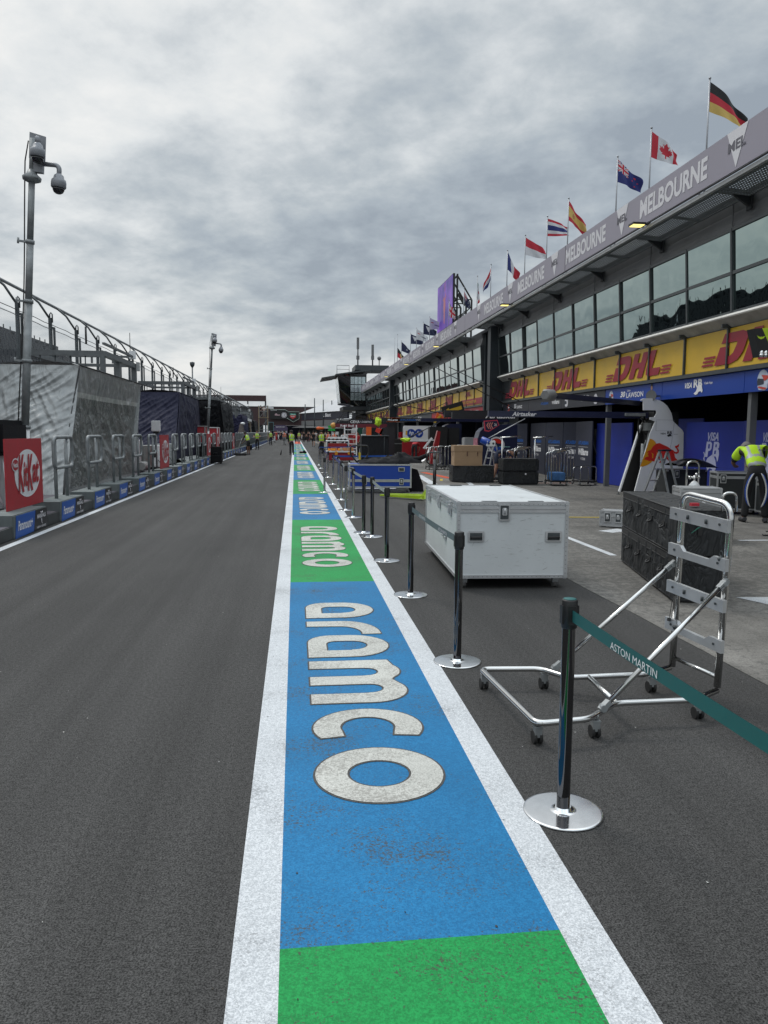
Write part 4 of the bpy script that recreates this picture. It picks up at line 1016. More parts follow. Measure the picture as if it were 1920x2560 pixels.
# red cabinets, covered cabinet, white units on the platform
def cab(name, lab, x0, x1, y0, y1, z0, z1, body, trim, cat='cabinet', legs=True):
    t = thing(name, lab, cat, ((x0+x1)/2, (y0+y1)/2, z0)); a, b, c = (x1-x0)/2, (y1-y0)/2, z1-z0
    m = MB(); m.box(-a+.02, a-.02, -b+.02, b-.02, .03, c-.02); m.build('body', body, t)
    m = MB()
    for x in (-a, a):
        for y in (-b, b): m.bar((x,y,0),(x,y,c),.05)
    for z in (.02, c):
        for x in (-a, a): m.bar((x,-b,z),(x,b,z),.05)
        for y in (-b, b): m.bar((-a,y,z),(a,y,z),.05)
    m.box(-a*.7, a*.7, -b-.01, -b+.01, c*.45, c*.6); m.build('trim', trim, t)
    return t
TRIM = mat('grey_trim', (.4,.4,.4), .4, .6, var=.1)
cab('red_cabinet', 'red cabinet with grey trim jutting out beside the dark blue tent', -5.35, -4.75, 41.9, 43.0, 1.0, 1.9, RED, TRIM)
cab('red_cabinet', 'red cabinet with white trim right behind the second camera pole', -5.3, -4.6, 47, 48.4, .9, 1.85, RED, WHT)
for y in (42, 47.2):
    t = cab('black_cart', 'black equipment cart under the %s red cabinet' % ('nearer' if y < 45 else 'farther'), -5.35, -4.75, y, y+1.2, .22, .98, BLKP, GALVD, 'cart')
t = thing('covered_cabinet', 'black padded cover over a pale cabinet at the left edge', 'cabinet', (-5.75, 14.9, .2))
m = MB(); m.box(-.5,.5,-.5,.6,0,1.05,.03); m.build('body', mat('off_white', (.4,.42,.42), .5), t)
m = MB(); m.box(-.62,.62,-.62,.72,.98,1.62,.08); m.build('cover', BLKF, t)
m = MB(); m.tube([(.5,-.3,.9),(.6,-.45,.5),(.55,-.4,.1),(.7,-.2,.03)], .015, 6); m.tube([(.3,-.52,.8),(.5,-.7,.4),(.62,-.6,.03)], .02, 6); m.build('cable', WHT, t)
t = thing('air_unit', 'white air unit with a ribbed flexible duct behind the hoop rails', 'air conditioner', (-5.35, 27.9, .2))
m = MB(); m.box(-.75,-.05,-.2,.5,.0,1.12,.03); m.build('body', WHT, t)
m = MB(); pts = [V((.12,.3,.18+.75*i/40)) for i in range(41)]; m.tube(pts, [.17+(.022 if i % 2 else -.012) for i in range(41)], 14)
m.tube([V((.12-.1*i/8,.3-.6*i/8,.2)) for i in range(9)], [.15+(.02 if i % 2 else -.01) for i in range(9)], 14); m.build('duct', mat('duct_white', (.5,.52,.5), .6), t)
for i, (y, x, h, lab, mm) in enumerate([(30, -5.3, .9, 'pale grey unit with dark slot on the platform, nearest of a row', WHT), (31.2, -5.4, .85, 'black unit between two pale units on the platform', BLKP), (32.6, -5.3, .92, 'pale grey ribbed unit just left of the second red board', mat('off_white', (.4,.42,.42)))]):
    t = thing('platform_unit', lab, 'equipment', (x, y, .2)); m = MB(); m.box(-.3,.3,-.35,.35,.08,h,.03); m.build('body', mm, t)
    m = MB(); m.box(-.15,.15,-.36,-.34,h*.5,h*.8); m.box(-.3,.3,-.1,.1,0,.08); m.tube([(.2,-.36,h*.4),(.35,-.5,.2),(.3,-.4,.02)], .012, 6); m.build('panel', BLKP, t)
t = thing('antenna_box', 'white antenna box on a short post behind the second red board', 'antenna', (-4.9, 28.2, .2))
m = MB(); m.cyl((0,0,0),(0,0,1.42),.03); m.build('post', GALV, t); m = MB(); m.box(-.15,.15,-.1,.1,1.42,1.8,.02); m.build('box', WHT, t)
m = MB(); m.box(-.1,.1,-.06,.06,1.35,1.42); m.build('mount', BLKP, t)
# low pale cloth heap under the blue tent
t = MB(); t.grid(lambda u, v: V((-.3+u*.6, v*5, .03+.32*max(0, sin(pi*u))**.6*(.6+.4*noise.noise(V((u*3, v*7, 0)))))), 14, 60)
tag(t.build('dust_sheet', mat('grey_sheet', (.3,.31,.3), .8, var=.2, bump=.3, bscale=12), loc=(-4.95, 34.5, .2)), 'crumpled grey sheet lying below the dark blue tent', 'sheet')
# scrapers: brown covered heaps past the black tent
t = thing('tarp_bundle', 'brown wrapped bundle with a white tip above the rails past the black tent', 'bundle', (-4.9, 72, .2))
m = MB(); m.grid(lambda u, v: V(((.6-.45*v)*cos(2*pi*u), (.9-.7*v)*sin(2*pi*u)+.5*v, 2.1*v+.05*noise.noise(V((u*9, v*5, 0))))), 24, 14); m.build('wrap', mat('brown_wrap', (.07,.055,.05), .7, var=.3), t)
m = MB(); m.ball((.12,.5,2.15), .22, 10, (1,1,.6)); m.build('tip', WHT, t)
for i in range(16):
    y = 66+i*3.1
    o = thing('fence_panel', 'grey steel barrier panel standing on the platform edge', 'barrier', (-4.55, y, .2), 0, 'barrier panels on the platform edge')
    if i == 0:
        m = MB(); m.tube(fillet([(0,0,.08),(0,2.9,.08),(0,2.9,1.25),(0,0,1.25)], .1, 4, True), .022, 8, True); fr_ = m.build('frame', GALV, o)
        m = MB()
        for k in range(1, 22): m.cyl((0,k*.132,.08),(0,k*.132,1.25),.009,.009,5)
        ba_ = m.build('bars', GALV, o)
    else:
        for q in (fr_, ba_): c = q.copy(); C.objects.link(c); c.parent = o
# ------------------------------------------------------------------ camera poles
CAMG = mat('camera_grey', (.24,.25,.27), .45, .2, var=.1)
t = thing('camera_pole', 'tall nearest pole with two dome cameras in front of the silver tent', 'camera pole', (-5.28, 15.65, .2)); t.rotation_euler = (0, radians(3.7), 0); t.scale = (1, 1, .935)
m = MB(); m.tube([(0,0,0),(0,0,1.6)], .085, 16); m.m(1).tube([(0,0,1.6),(0,0,4.15)], .072, 16); m.tube([(0,0,4.15),(.0,0,5.35)], .064, 16); m.tube([(0,0,5.35),(0,0,6.62)], .058, 16); m.tube([(0,0,6.6),(0,0,7.35)], .055, 12); m.build('pole', [WHT, GALV], t)
for z, r in ((1.6,.10),(2.95,.092),(4.15,.088),(5.33,.08)):
    m = MB(); m.cyl((0,0,z-.03),(0,0,z+.04),r); m.bar((0,0,z),(-.2,-.05,z),.04); m.cyl((-.2,-.05,z-.05),(-.2,-.05,z+.06),.02); m.build('collar', GALV, t)
m = MB(); m.lathe([(.075,6.5),(.16,6.54),(.17,6.6),(.1,6.66),(.07,6.74)], (0,0,0), 18); m.ball((.13,-.13,6.57), .03, 6); m.build('collar', GALV, t)
m = MB(); m.slab([(-.07,.02,6.98),(.22,.02,6.94),(.22,.02,7.42),(-.07,.02,7.48)], (0,1,0), .03); m.box(.04,.2,-.06,.06,6.7,7.0); m.build('mount_plate', CAMG, t)
def dome(x, y, z, arm):
    m = MB(); m.tube(arm, .045, 10); m.build('camera_arm', CAMG, t)
    m = MB(); m.lathe([(.045,.14),(.075,.11),(.085,.10),(.10,.03),(.125,.02),(.135,-.03),(.135,-.12),(.12,-.14)], (x,y,z), 20); c = m.build('camera_housing', CAMG, t)
    m = MB(); m.lathe([(.108,-.13),(.105,-.175),(.082,-.225),(.045,-.25),(.005,-.26)], (x,y,z), 20); m.build('camera_dome', mat('smoked_dome', (.01,.01,.014), .08, 0, var=0, spec=.8), c)
dome(.15, -.18, 7.08, fillet([(.12,.0,7.2),(.13,-.18,7.34),(.15,-.18,7.2)], .1, 5))
dome(.52, -.12, 6.55, fillet([(.12,0,6.88),(.52,-.1,6.86),(.52,-.12,6.62)], .14, 6))
m = MB(); m.tube([(-.1-.02*sin(z*1.1), -.03, z) for z in [1.7+i*.2 for i in range(27)]]+[(-.08,0,7.3),(.05,.02,7.2)], .012, 6); m.build('cable', BLKR, t)
dup(t, (-5.05, 45.2, .2), label='second pole with dome cameras, between the dark blue and black tents')
t = thing('weather_mast', 'thin mast with a small lamp head behind the dark blue tent', 'mast', (-7.4, 58, .2))
m = MB(); m.cyl((0,0,0),(0,0,6.1),.05); m.build('mast', GALV, t); m = MB(); m.lathe([(.04,6.0),(.16,6.2),(.18,6.4),(.05,6.45)], (0,0,0), 12); m.box(-.2,.25,-.2,.2,3.6,4.0); m.build('lamp_head', GALVD, t)
# black case standing on the lane edge
t = thing('upright_case', 'upright black padded case standing on the left white line', 'case', (-3.98, 39.9, 0))
m = MB(); m.box(-.24,.3,-.4,.4,.06,.86,.03); m.build('body', BLKF, t)
m = MB(); m.tube([(-.1,-.41,.5),(-.1,-.45,.55),(.1,-.45,.55),(.1,-.41,.5)], .015, 6); m.box(-.2,.26,-.41,-.4,.4,.42); m.build('handle', BLKP, t)
for x in (-.18,.24):
    m = MB(); m.cyl((x-.02,-.3,.04),(x+.02,-.3,.04),.04); m.cyl((x-.02,.3,.04),(x+.02,.3,.04),.04); m.build('castor', BLKR, t)

# green bank beyond the circuit, its crest carries the tree line
def hillh(y): return 11.5+3.5*noise.noise(V((y*.018, 4, 0)))+1.2*noise.noise(V((y*.07, 1, 0)))-max(0, 150-y)*.02
m = MB(); m.grid(lambda a, b: V((-36-14*min(1, b*2)-30*max(0, b-.5), 104+560*a, hillh(104+560*a)*sin(pi*min(1, b*1.25)*.5+.0)**.8 if b < .8 else hillh(104+560*a)*(1-b)*5)), 140, 12)
tag(m.build('hill', mat('grass_bank', (.03,.045,.022), .9, var=.5, scale=.3), nrm=False), kind='structure')
# dark tree line beyond the circuit
LEAF = mat('foliage', (.035,.055,.025), .8, var=.5, scale=.8)
rnd = random.Random(5); m = MB()
def clump(cx, cy, cz, r):
    for _ in range(26):
        a = rnd.random()*2*pi; b = rnd.uniform(-.6, 1.3); rr = r*rnd.uniform(.6, 1.05)
        p = V((cx+rr*cos(a)*cos(b), cy+rr*sin(a)*cos(b), cz+rr*sin(b)*.9)); s_ = r*rnd.uniform(.22, .42)
        n_ = V((rnd.uniform(-1,1), rnd.uniform(-1,1), rnd.uniform(-.3,1))).normalized(); e1 = n_.orthogonal().normalized()*s_; e2 = n_.cross(e1).normalized()*s_
        m.face([p-e1-e2*.6, p+e1*.7-e2, p+e1+e2*.5, p-e1*.3+e2])
for i in range(170):
    y = 112+i*2.6; x = -47-rnd.random()*6; h = hillh(y)+.3
    for k in range(3): clump(x+rnd.uniform(-2,2), y+rnd.uniform(-2,2), h*(.45+.2*k), 3-.4*k)
o = m.build('tree_line', LEAF, nrm=False); tag(o, 'far dark tree line beyond the circuit on the left', 'trees', kind='stuff')
# ------------------------------------------------------------------ people
SKIN = mat('skin', (.42,.23,.16), .55, 0., var=.08); SKIND = mat('dark_skin', (.16,.08,.05), .55, 0., var=.08)
HAIR = mat('dark_hair', (.02,.015,.012), .7, 0., var=.3, scale=40); GREYH = mat('grey_cap', (.16,.15,.15), .8)
HIVIS = mat('hi_vis_yellow', (.50,.80,.02), .6, 0., var=.1, bump=.2, bscale=14); HIOR = mat('hi_vis_orange', (.75,.13,.03), .6, 0., var=.1)
REFL = mat('reflective_band', (.42,.44,.45), .4, .2, var=.1)
CB = mat('cloth_black', (.012,.012,.014), .8, 0., var=.3); CN = mat('cloth_navy', (.015,.02,.045), .8, 0., var=.3); CR = mat('cloth_red', (.45,.02,.03), .7, 0., var=.15)
CG = mat('cloth_grey', (.2,.2,.2), .8, 0., var=.2); CW = mat('cloth_white', (.6,.6,.6), .8, 0., var=.1)
SHOE = mat('shoe', (.03,.03,.035), .5)
BASE = dict(pelvis=(0,0,.95), waist=(0,0,1.09), chest=(0,.0,1.3), neck=(0,0,1.475), jaw=(0,.025,1.56), skull=(0,.0,1.655), nose=(0,.105,1.61),
  sl=(-.175,0,1.42), el=(-.235,-.03,1.15), wl=(-.24,.07,.92), hl=(-.235,.10,.85), hipl=(-.09,0,.90), kl=(-.10,.02,.5), al=(-.11,-.02,.085), tl=(-.125,.13,.04))
def pose(**k):
    p = dict(BASE)
    for a in ('s','e','w','h','hip','k','a','t'):
        q = p[a+'l']; p[a+'r'] = (-q[0], q[1], q[2])
    p.update(k); return p
POSES = dict(
 stand=pose(),
 walk=pose(kl=(-.09,.18,.53), al=(-.09,.26,.13), tl=(-.09,.42,.11), kr=(.09,-.02,.49), ar=(.09,-.30,.14), tr=(.1,-.17,.05), wl=(-.24,-.1,.95), el=(-.24,-.12,1.18), hl=(-.24,-.09,.88), wr=(.24,.2,.98), er=(.24,.03,1.15), hr=(.23,.27,.95)),
 sweep=pose(waist=(0,.05,1.08), chest=(0,.15,1.26), neck=(0,.22,1.4), jaw=(0,.28,1.46), skull=(0,.29,1.55), nose=(0,.38,1.47), sl=(-.17,.17,1.36), sr=(.17,.17,1.36), el=(-.2,.3,1.1), er=(.22,.28,1.08), wl=(-.08,.48,1.0), wr=(.08,.5,.85), hl=(-.04,.52,.96), hr=(.04,.53,.8)),
 lean=pose(pelvis=(0,-.04,.94), waist=(0,.06,1.06), chest=(-.04,.25,1.22), neck=(-.08,.42,1.30), jaw=(-.10,.52,1.26), skull=(-.11,.58,1.32), nose=(-.11,.66,1.22), sl=(-.24,.3,1.28), sr=(.13,.34,1.3), el=(-.34,.42,1.04), er=(.15,.55,1.06), wl=(-.28,.66,.97), wr=(.05,.78,.99), hl=(-.25,.74,.96), hr=(.0,.84,.97),
   hipl=(-.1,-.04,.9), hipr=(.1,-.04,.9), kl=(-.14,-.02,.5), kr=(.14,.0,.5), al=(-.17,-.06,.085), ar=(.17,-.04,.085), tl=(-.2,.09,.04), tr=(.2,.11,.04)),
 bend=pose(pelvis=(0,-.1,.92), waist=(0,.04,1.0), chest=(0,.26,1.03), neck=(0,.42,1.0), jaw=(0,.5,.94), skull=(0,.58,.92), nose=(0,.58,.82), sl=(-.18,.32,1.0), sr=(.18,.32,1.0), el=(-.24,.38,.74), er=(.22,.4,.74), wl=(-.2,.52,.58), wr=(.15,.55,.58), hl=(-.18,.57,.52), hr=(.12,.6,.52), hipl=(-.1,-.08,.88), hipr=(.1,-.08,.88), kl=(-.12,.0,.48), kr=(.12,-.1,.48), al=(-.13,-.1,.085), ar=(.13,-.2,.085), tl=(-.14,.05,.04), tr=(.14,-.05,.04)),
 arms=pose(el=(-.32,.05,1.2), wl=(-.2,.25,1.15), hl=(-.14,.3,1.15), er=(.32,.05,1.2), wr=(.2,.25,1.15), hr=(.14,.3,1.15)))
RB_ = dict(pelvis=.125, waist=.115, chest=.135, neck=.055, jaw=.062, skull=.092, nose=.016, s=.055, e=.042, w=.03, h=.034, hip=.085, k=.056, a=.04, t=.032)
def rad(n): return RB_.get(n) or RB_[n[:-1]]
LIMB = lambda s: [('chest','s'+s), ('s'+s,'e'+s), ('e'+s,'w'+s), ('w'+s,'h'+s)]
LEGS = lambda s: [('pelvis','hip'+s), ('hip'+s,'k'+s), ('k'+s,'a'+s), ('a'+s,'t'+s)]
BODYE = [('pelvis','waist'),('waist','chest'),('chest','neck'),('neck','jaw'),('jaw','skull'),('jaw','nose')]+LIMB('l')+LIMB('r')+LEGS('l')+LEGS('r')
SK = {}
def skin(key, P, edges, grow, mul, root, flat=.72, levels=2, extra=None, over={}):
    if key in SK: return SK[key]
    names = []
    for a, b in edges:
        for q in (a, b):
            if q not in names: names.append(q)
    names.remove(root); names.insert(0, root)
    me = bpy.data.meshes.new('sk'); me.from_pydata([P[n] if isinstance(n, str) else n for n in names], [(names.index(a), names.index(b)) for a, b in edges], [])
    ob = bpy.data.objects.new('sk', me); C.objects.link(ob)
    sm = ob.modifiers.new('s', 'SKIN'); sm.use_smooth_shade = True; sm.branch_smoothing = .6
    d = me.skin_vertices[0].data
    for i, n in enumerate(names):
        r = (over[n] if n in over else rad(n))*mul+grow
        f = flat if n in ('pelvis','waist','chest') else 1
        d[i].radius = (r*(1/f if f != 1 else 1)*.92, r*(f*1.05 if f != 1 else 1)); d[i].use_root = (i == 0)
    sb = ob.modifiers.new('b', 'SUBSURF'); sb.levels = levels; sb.render_levels = levels
    dg = bpy.context.evaluated_depsgraph_get(); out = bpy.data.meshes.new_from_object(ob.evaluated_get(dg))
    bpy.data.objects.remove(ob)
    if extra:
        b = MB(); b.bm.from_mesh(out); extra(b); b.bm.to_mesh(out); b.bm.free()
    for p in out.polygons: p.use_smooth = True
    SK[key] = out; return out
def fingers(P):
    def ex(b):
        for s in 'lr':
            w_ = V(P['w'+s]); h = V(P['h'+s]); d = (h-w_).normalized(); sd = d.cross(V((0,1,.3))).normalized(); cu = d.cross(sd).normalized()
            if cu.y < 0: cu = -cu
            b.tube([w_, w_+d*.05, h+d*.005], [.024,.03,.028], 8)
            for k, ln in enumerate((.07,.08,.075,.058)):
                o = h+cu*(-.02+.0135*k)*1.0
                b.tube([o-d*.01, o+d*ln*.5+sd*.005, o+d*ln*.8+sd*.018*(1 if s == 'l' else -1), o+d*ln*.95+sd*.03*(1 if s == 'l' else -1)], [.0095,.009,.008,.006], 6)
            b.tube([w_+d*.04+cu*.02, w_+d*.07+cu*.045, w_+d*.1+cu*.055], [.012,.011,.008], 6)
        sk = V(P['skull']); fw = (V(P['nose'])-V(P['jaw'])).normalized()
    return ex
def obj_m(name, me, parent, ms):
    o = bpy.data.objects.new(name, me); C.objects.link(o); o.parent = parent
    if len(me.materials) == 0:
        for _ in ms: me.materials.append(None)
    for i, m_ in enumerate(ms):
        o.material_slots[i].link = 'OBJECT'; o.material_slots[i].material = m_
    return o
def person(label, loc, rot, ps='stand', shirt=CB, trousers=CB, vest=None, shorts=False, sleeve='short', skinm=SKIN, hair=HAIR, group=None, scale=1., legmat=None):
    P = POSES[ps]
    t = thing('person', label, 'person', loc, rot, group); t.scale = (scale,)*3
    obj_m('body', skin((ps,'body'), P, BODYE, 0, 1, 'pelvis', extra=fingers(P)), t, [skinm])
    # hair cap over the back of the skull, eyes on the face
    if (ps,'hair') not in SK:
        j, sk, no = V(P['jaw']), V(P['skull']), V(P['nose']); up_ = (sk-j).normalized(); fw = (no-j); fw = (fw-up_*fw.dot(up_)).normalized(); sd = fw.cross(up_)
        b = MB(); o = sk+up_*.012-fw*.012
        g = b.grid(lambda u, v: o+(sd*cos(2*pi*u)+fw*sin(2*pi*u)*1.1)*.096*cos((v*1.75-.18)*pi/2*.57)*(1)+up_*(.098*sin((v*1.75-.18)*pi/2*.57)-(.05 if sin(2*pi*u) < .2 else -.02)*(1-v)), 20, 8)
        me = bpy.data.meshes.new('h'); b.bm.to_mesh(me); b.bm.free(); SK[(ps,'hair')] = me
        b = MB()
        for s_ in (-1, 1): b.ball(sk+fw*.088+sd*.032*s_-up_*.005, .011, 8)
        me = bpy.data.meshes.new('e'); b.bm.to_mesh(me); b.bm.free(); SK[(ps,'eye')] = me
    obj_m('hair', SK[(ps,'hair')], t, [hair]); obj_m('eyes', SK[(ps,'eye')], t, [HAIR])
    Q = dict(P)
    e = [('waist','chest'),('pelvis','waist')]
    for s in 'lr':
        Q['x'+s] = tuple(V(P['e'+s])*.75+V(P['w'+s])*.0+V(P['s'+s])*.25)
        e += [('chest','s'+s), ('s'+s,'x'+s) if sleeve == 'short' else ('s'+s,'e'+s)]
        if sleeve == 'long': e += [('e'+s,'w'+s)]
    nb = tuple(V(P['chest'])*.35+V(P['neck'])*.65); Q['nb'] = nb; e += [('chest','nb')]
    obj_m('shirt', skin((ps,'shirt',sleeve), Q, e, .014, 1.02, 'chest', over={'nb':.095,'xl':.046,'xr':.046}), t, [shirt])
    Q = dict(P); e = []
    if shorts:
        for s in 'lr': Q['x'+s] = tuple(V(P['k'+s])*.85+V(P['hip'+s])*.15); e += [('pelvis','hip'+s), ('hip'+s,'x'+s)]
    else:
        for s in 'lr': e += [('pelvis','hip'+s), ('hip'+s,'k'+s), ('k'+s,'a'+s)]
    e += [('pelvis','waist')]
    obj_m('trousers', skin((ps,'leg',shorts), Q, e, .014, 1.04, 'pelvis', over={'xl':.07,'xr':.07,'al':.05,'ar':.05,'waist':.1}), t, [trousers])
    if (ps,'shoe') not in SK:
        b = MB()
        for s in 'lr':
            a = V(P['a'+s]); tt = V(P['t'+s]); d = (tt-a); d.z = 0; d.normalize()
            b.tube([a-d*.05+V((0,0,-.02)), a-V((0,0,.03)), a*.4+tt*.6, tt+d*.03, tt+d*.07], [.036,.05,.045,.04,.02], 10)
        me = bpy.data.meshes.new('s'); b.bm.to_mesh(me); b.bm.free(); SK[(ps,'shoe')] = me
    obj_m('shoes', SK[(ps,'shoe')], t, [SHOE])
    if vest:
        Q = dict(P); Q['nb'] = nb; e = [('waist','chest'),('pelvis','waist'),('chest','nb'),('chest','sl'),('chest','sr')]
        if sleeve == 'tee':
            for s in 'lr': Q['x'+s] = tuple(V(P['e'+s])*.8+V(P['s'+s])*.2); e += [('s'+s,'x'+s)]
        me = skin((ps,'vest',sleeve), Q, e, .032, 1.04, 'chest', over={'nb':.125,'waist':.125,'sl':.07,'sr':.07,'xl':.052,'xr':.052,'pelvis':.12}, levels=3)
        if len(me.materials) == 0:
            me.materials.append(None); me.materials.append(None)
            a = V(P['pelvis']); ax = V(P['neck'])-a; ln = ax.length; ax.normalize()
            lr = V(P['sr'])-V(P['sl']); lr.normalize()
            for p in me.polygons:
                q = p.center-a; s_ = q.dot(ax)/ln; w_ = abs((p.center-(V(P['chest']))).dot(lr))
                arm = w_ > .2
                if not arm and (.06 < s_ < .15 or .36 < s_ < .45 or (s_ >= .45 and .07 < w_ < .12)): p.material_index = 1
        obj_m('vest', me, t, [vest, REFL])
    return t
# close worker in the hi-vis shirt, leaning over the black case
t = person('worker in a yellow hi-vis shirt leaning over the black flight case at the right edge', (8.66, 13.6, 0), radians(-24), 'lean', shirt=CB, trousers=CB, vest=HIVIS, sleeve='tee', skinm=SKIND, hair=GREYH, scale=1.07)
m = MB()   # curved white and blue leg stripes on the trousers
def stripe(x, side, dx, w_):
    return [(x+side*(.085+dx+.03*sin(i/12*pi)), -.125+.03*sin(i/12*pi), .84-.62*i/12) for i in range(13)]
for sd in (-1, 1):
    m.m(0).tube([(sd*(.055+.085*sin(pi*i/14)**.8+.03*i/14), -.125-.0*sin(pi*i/14)+.03*(i/14), .88-.60*i/14) for i in range(15)], [.004]+[.014]*13+[.004], 6)
    m.m(1).tube([(sd*(.078+.085*sin(pi*i/14)**.8+.03*i/14), -.112+.03*(i/14), .87-.58*i/14) for i in range(15)], [.004]+[.012]*13+[.004], 6)
m.build('leg_stripes', [CW, mat('cloth_blue', (.02,.08,.4), .7)], t)
text('Airtasker', (.02,.055,1.27), (1,0,0), V((-.02,.72,.69)), .2, .04, BLT, t)
t = person('bending person in navy shirt and shorts behind the black case stack', (7.15, 26.6, 0), radians(-90), 'bend', shirt=CN, trousers=CN, shorts=True)
m = MB(); m.box(-.1,-.03,.05,.4,1.165,1.175); m.box(.03,.1,.05,.4,1.165,1.175); m.build('shirt_stripes', mat('aqua_stripe', (.3,.6,.6)), t)
HV = 'people in hi-vis vests'
person('person in hi-vis vest and black trousers walking away on the left white strip line', (-.22, 55, 0), radians(3), 'stand', vest=HIVIS, sleeve='long', group=HV)
sw = person('sweeper in hi-vis vest and black shorts with a long broom at the left line', (-3.25, 55, 0), radians(60), 'sweep', vest=HIVIS, shorts=True, group=HV, skinm=SKIND)
person('person in hi-vis vest standing behind the sweeper, facing away', (-3.35, 70, 0), radians(170), 'arms', vest=HIVIS, group=HV)
person('person in hi-vis vest standing on the left line by the scaffold', (-2.9, 94, 0), radians(200), 'stand', vest=HIVIS, group=HV)
person('walker in an orange vest and grey trousers in the middle of the lane', (-1.2, 93, 0), 0, 'walk', vest=HIOR, trousers=CG, group=HV)
person('walker in light clothes just right of the orange vest', (-.55, 96, 0), radians(10), 'walk', shirt=CG, trousers=CG, group='distant walkers')
person('distant person in yellow vest right of the nearest walker', (.6, 108, 0), 0, 'stand', vest=HIVIS, trousers=CG, group=HV)
person('person in hi-vis vest standing right of the strip beside the red cart', (1.85, 54, 0), radians(175), 'stand', vest=HIVIS, sleeve='long', group=HV)
for i, (x, y, ps, r, lab) in enumerate([(2.0, 84, 'walk', 180, 'walker all in black with shorts, nearest of the black-clad group'), (1.35, 118, 'walk', 180, 'black-clad walker on the left of the group right of the strip'), (2.0, 116, 'walk', 180, 'black-clad walker in the middle of the group right of the strip')]):
    person(lab, (x, y, 0), radians(r), ps, shorts=(i == 0), group='black-clad walkers')
rr = random.Random(3)
CLN = ['red', 'black', 'grey', 'navy', 'white']; CLM = [CR, CB, CG, CN, CW]
for i in range(16):
    x = rr.uniform(-3.8, -1.6) if i < 9 else rr.uniform(.3, 5.5); y = 120+rr.random()*38; c = i % 5
    person('distant person in %s clothes in the crowd under the bridge' % CLN[c], (x, y, 0), rr.random()*6, 'walk' if i % 2 else 'stand', shirt=CLM[c], trousers=CLM[(i*3) % 5], group='distant crowd, %s clothes' % CLN[c])
for i, (x, y, c, lab) in enumerate([(2.5,58,HIOR,'crew member in an orange vest behind the red cart, on the left'), (3.0,59,HIOR,'crew member in an orange vest behind the red cart, second from left'), (3.7,58,None,'crew member in white behind the red cart'), (2.1,60,HIVIS,'crew member in a yellow vest under the green paddle')]):
    person(lab, (x, y, 0), radians(160+i*20), 'arms', shirt=CW if i == 2 else CB, vest=c, group='crew behind the red cart')
person('crew member in a red shirt standing beside the white ladder', (4.0, 50, 0), radians(200), 'stand', shirt=CR, group='red-shirted crew')
person('crew member in a red shirt bending with his back to the lane', (6.95, 44.5, 0), radians(-20), 'bend', shirt=CR, group='red-shirted crew')
person('cameraman in black sitting high on the scaffold', (-4.95, 115.2, 3.7), radians(-60), 'arms', group='scaffold crew')
person('camera helper in pale clothes behind the covered camera', (-4.5, 116.2, 3.7), radians(160), 'arms', shirt=CW, trousers=CG, group='scaffold crew')
t = thing('broom', 'long wooden broom held by the sweeper', 'broom', (-3.25, 55, 0), radians(60))
m = MB(); m.cyl((-.05,.5,1.15),(.25,1.15,.08),.014,.014,6); m.build('handle', WHT, t); m = MB(); m.box(.0,.5,1.1,1.22,.0,.1); m.build('head', BLKP, t)
o = MB(); o.box(-.5,.4,-.2,.25,0,.16,.05); tag(o.build('dust_pan', BLKP, loc=(-3.65, 53.3, 0)), 'black dust pan on the left line in front of the sweeper', 'dust pan')
o = MB(); o.box(-.32,.32,-.2,.2,0,.14,.06); o.ball((.1,0,.12),.12,8); tag(o.build('black_bag', BLKF, loc=(.62, 59.5, 0)), 'small black bag lying on the painted strip', 'bag')
o = MB(); o.tube([(0,0,.02),(.04,.1,.2),(.08,.1,.4)], [.05,.04,.02], 8); tag(o.build('hand_tool', BLKP, loc=(-1.0, 55, 0)), 'small dark object standing on the lane left of the walker', 'tool')
o = MB(); o.lathe([(.02,0),(.24,.05),(.28,.25),(.24,.45),(.05,.5)], (0,0,0), 16); tag(o.build('wheeled_bag', BLKF, loc=(-3.95, 68, 0)), 'round black bag beside the person on the left line', 'bag')
# ------------------------------------------------------------------ stanchions
BCHR = mat('black_chrome', (.13,.13,.135), .06, 1., var=.05)
TEAL = mat('teal_webbing', (.012,.11,.11), .55, 0., var=.06, scale=30); TEALG = mat('grey_teal_webbing', (.10,.14,.15), .55, 0., var=.06)
GREYW = mat('pale_webbing', (.30,.33,.34), .55, var=.06); BLUW = mat('blue_webbing', (.02,.1,.42), .5, var=.06); VIOW = mat('violet_webbing', (.05,.055,.22), .5, var=.06)
def stanchion(x, y, pm, lab, cap=False, h=.95):
    t = thing('stanchion', lab, 'queue post', (x, y, 0), 0, 'queue barrier posts beside the strip')
    m = MB(); m.lathe([(.172,0),(.173,.005),(.1715,.009),(.169,.0105),(.16,.011),(.06,.0125),(.036,.013),(.034,.03)], (0,0,0), 56); m.build('base_plate', DISC, t)
    m = MB(); m.lathe([(.029,.013),(.029,.83)], (0,0,0), 24, False); m.build('post', pm, t)
    m = MB(); m.lathe([(.03,.825),(.034,.83),(.034,h-.006),(.031,h),(.001,h)], (0,0,0), 24); m.box(.012,.037,-.016,.016,.845,.925); m.box(-.037,-.012,-.016,.016,.845,.925); m.box(-.016,.016,-.037,-.012,.845,.925); m.box(-.016,.016,.012,.037,.845,.925)
    hd = m.build('head', BLKP, t)
    if cap: m = MB(); m.lathe([(.028,h+.0005),(.027,h+.003),(.001,h+.0035)], (0,0,0), 24); m.build('badge', TEAL, hd)
    return t
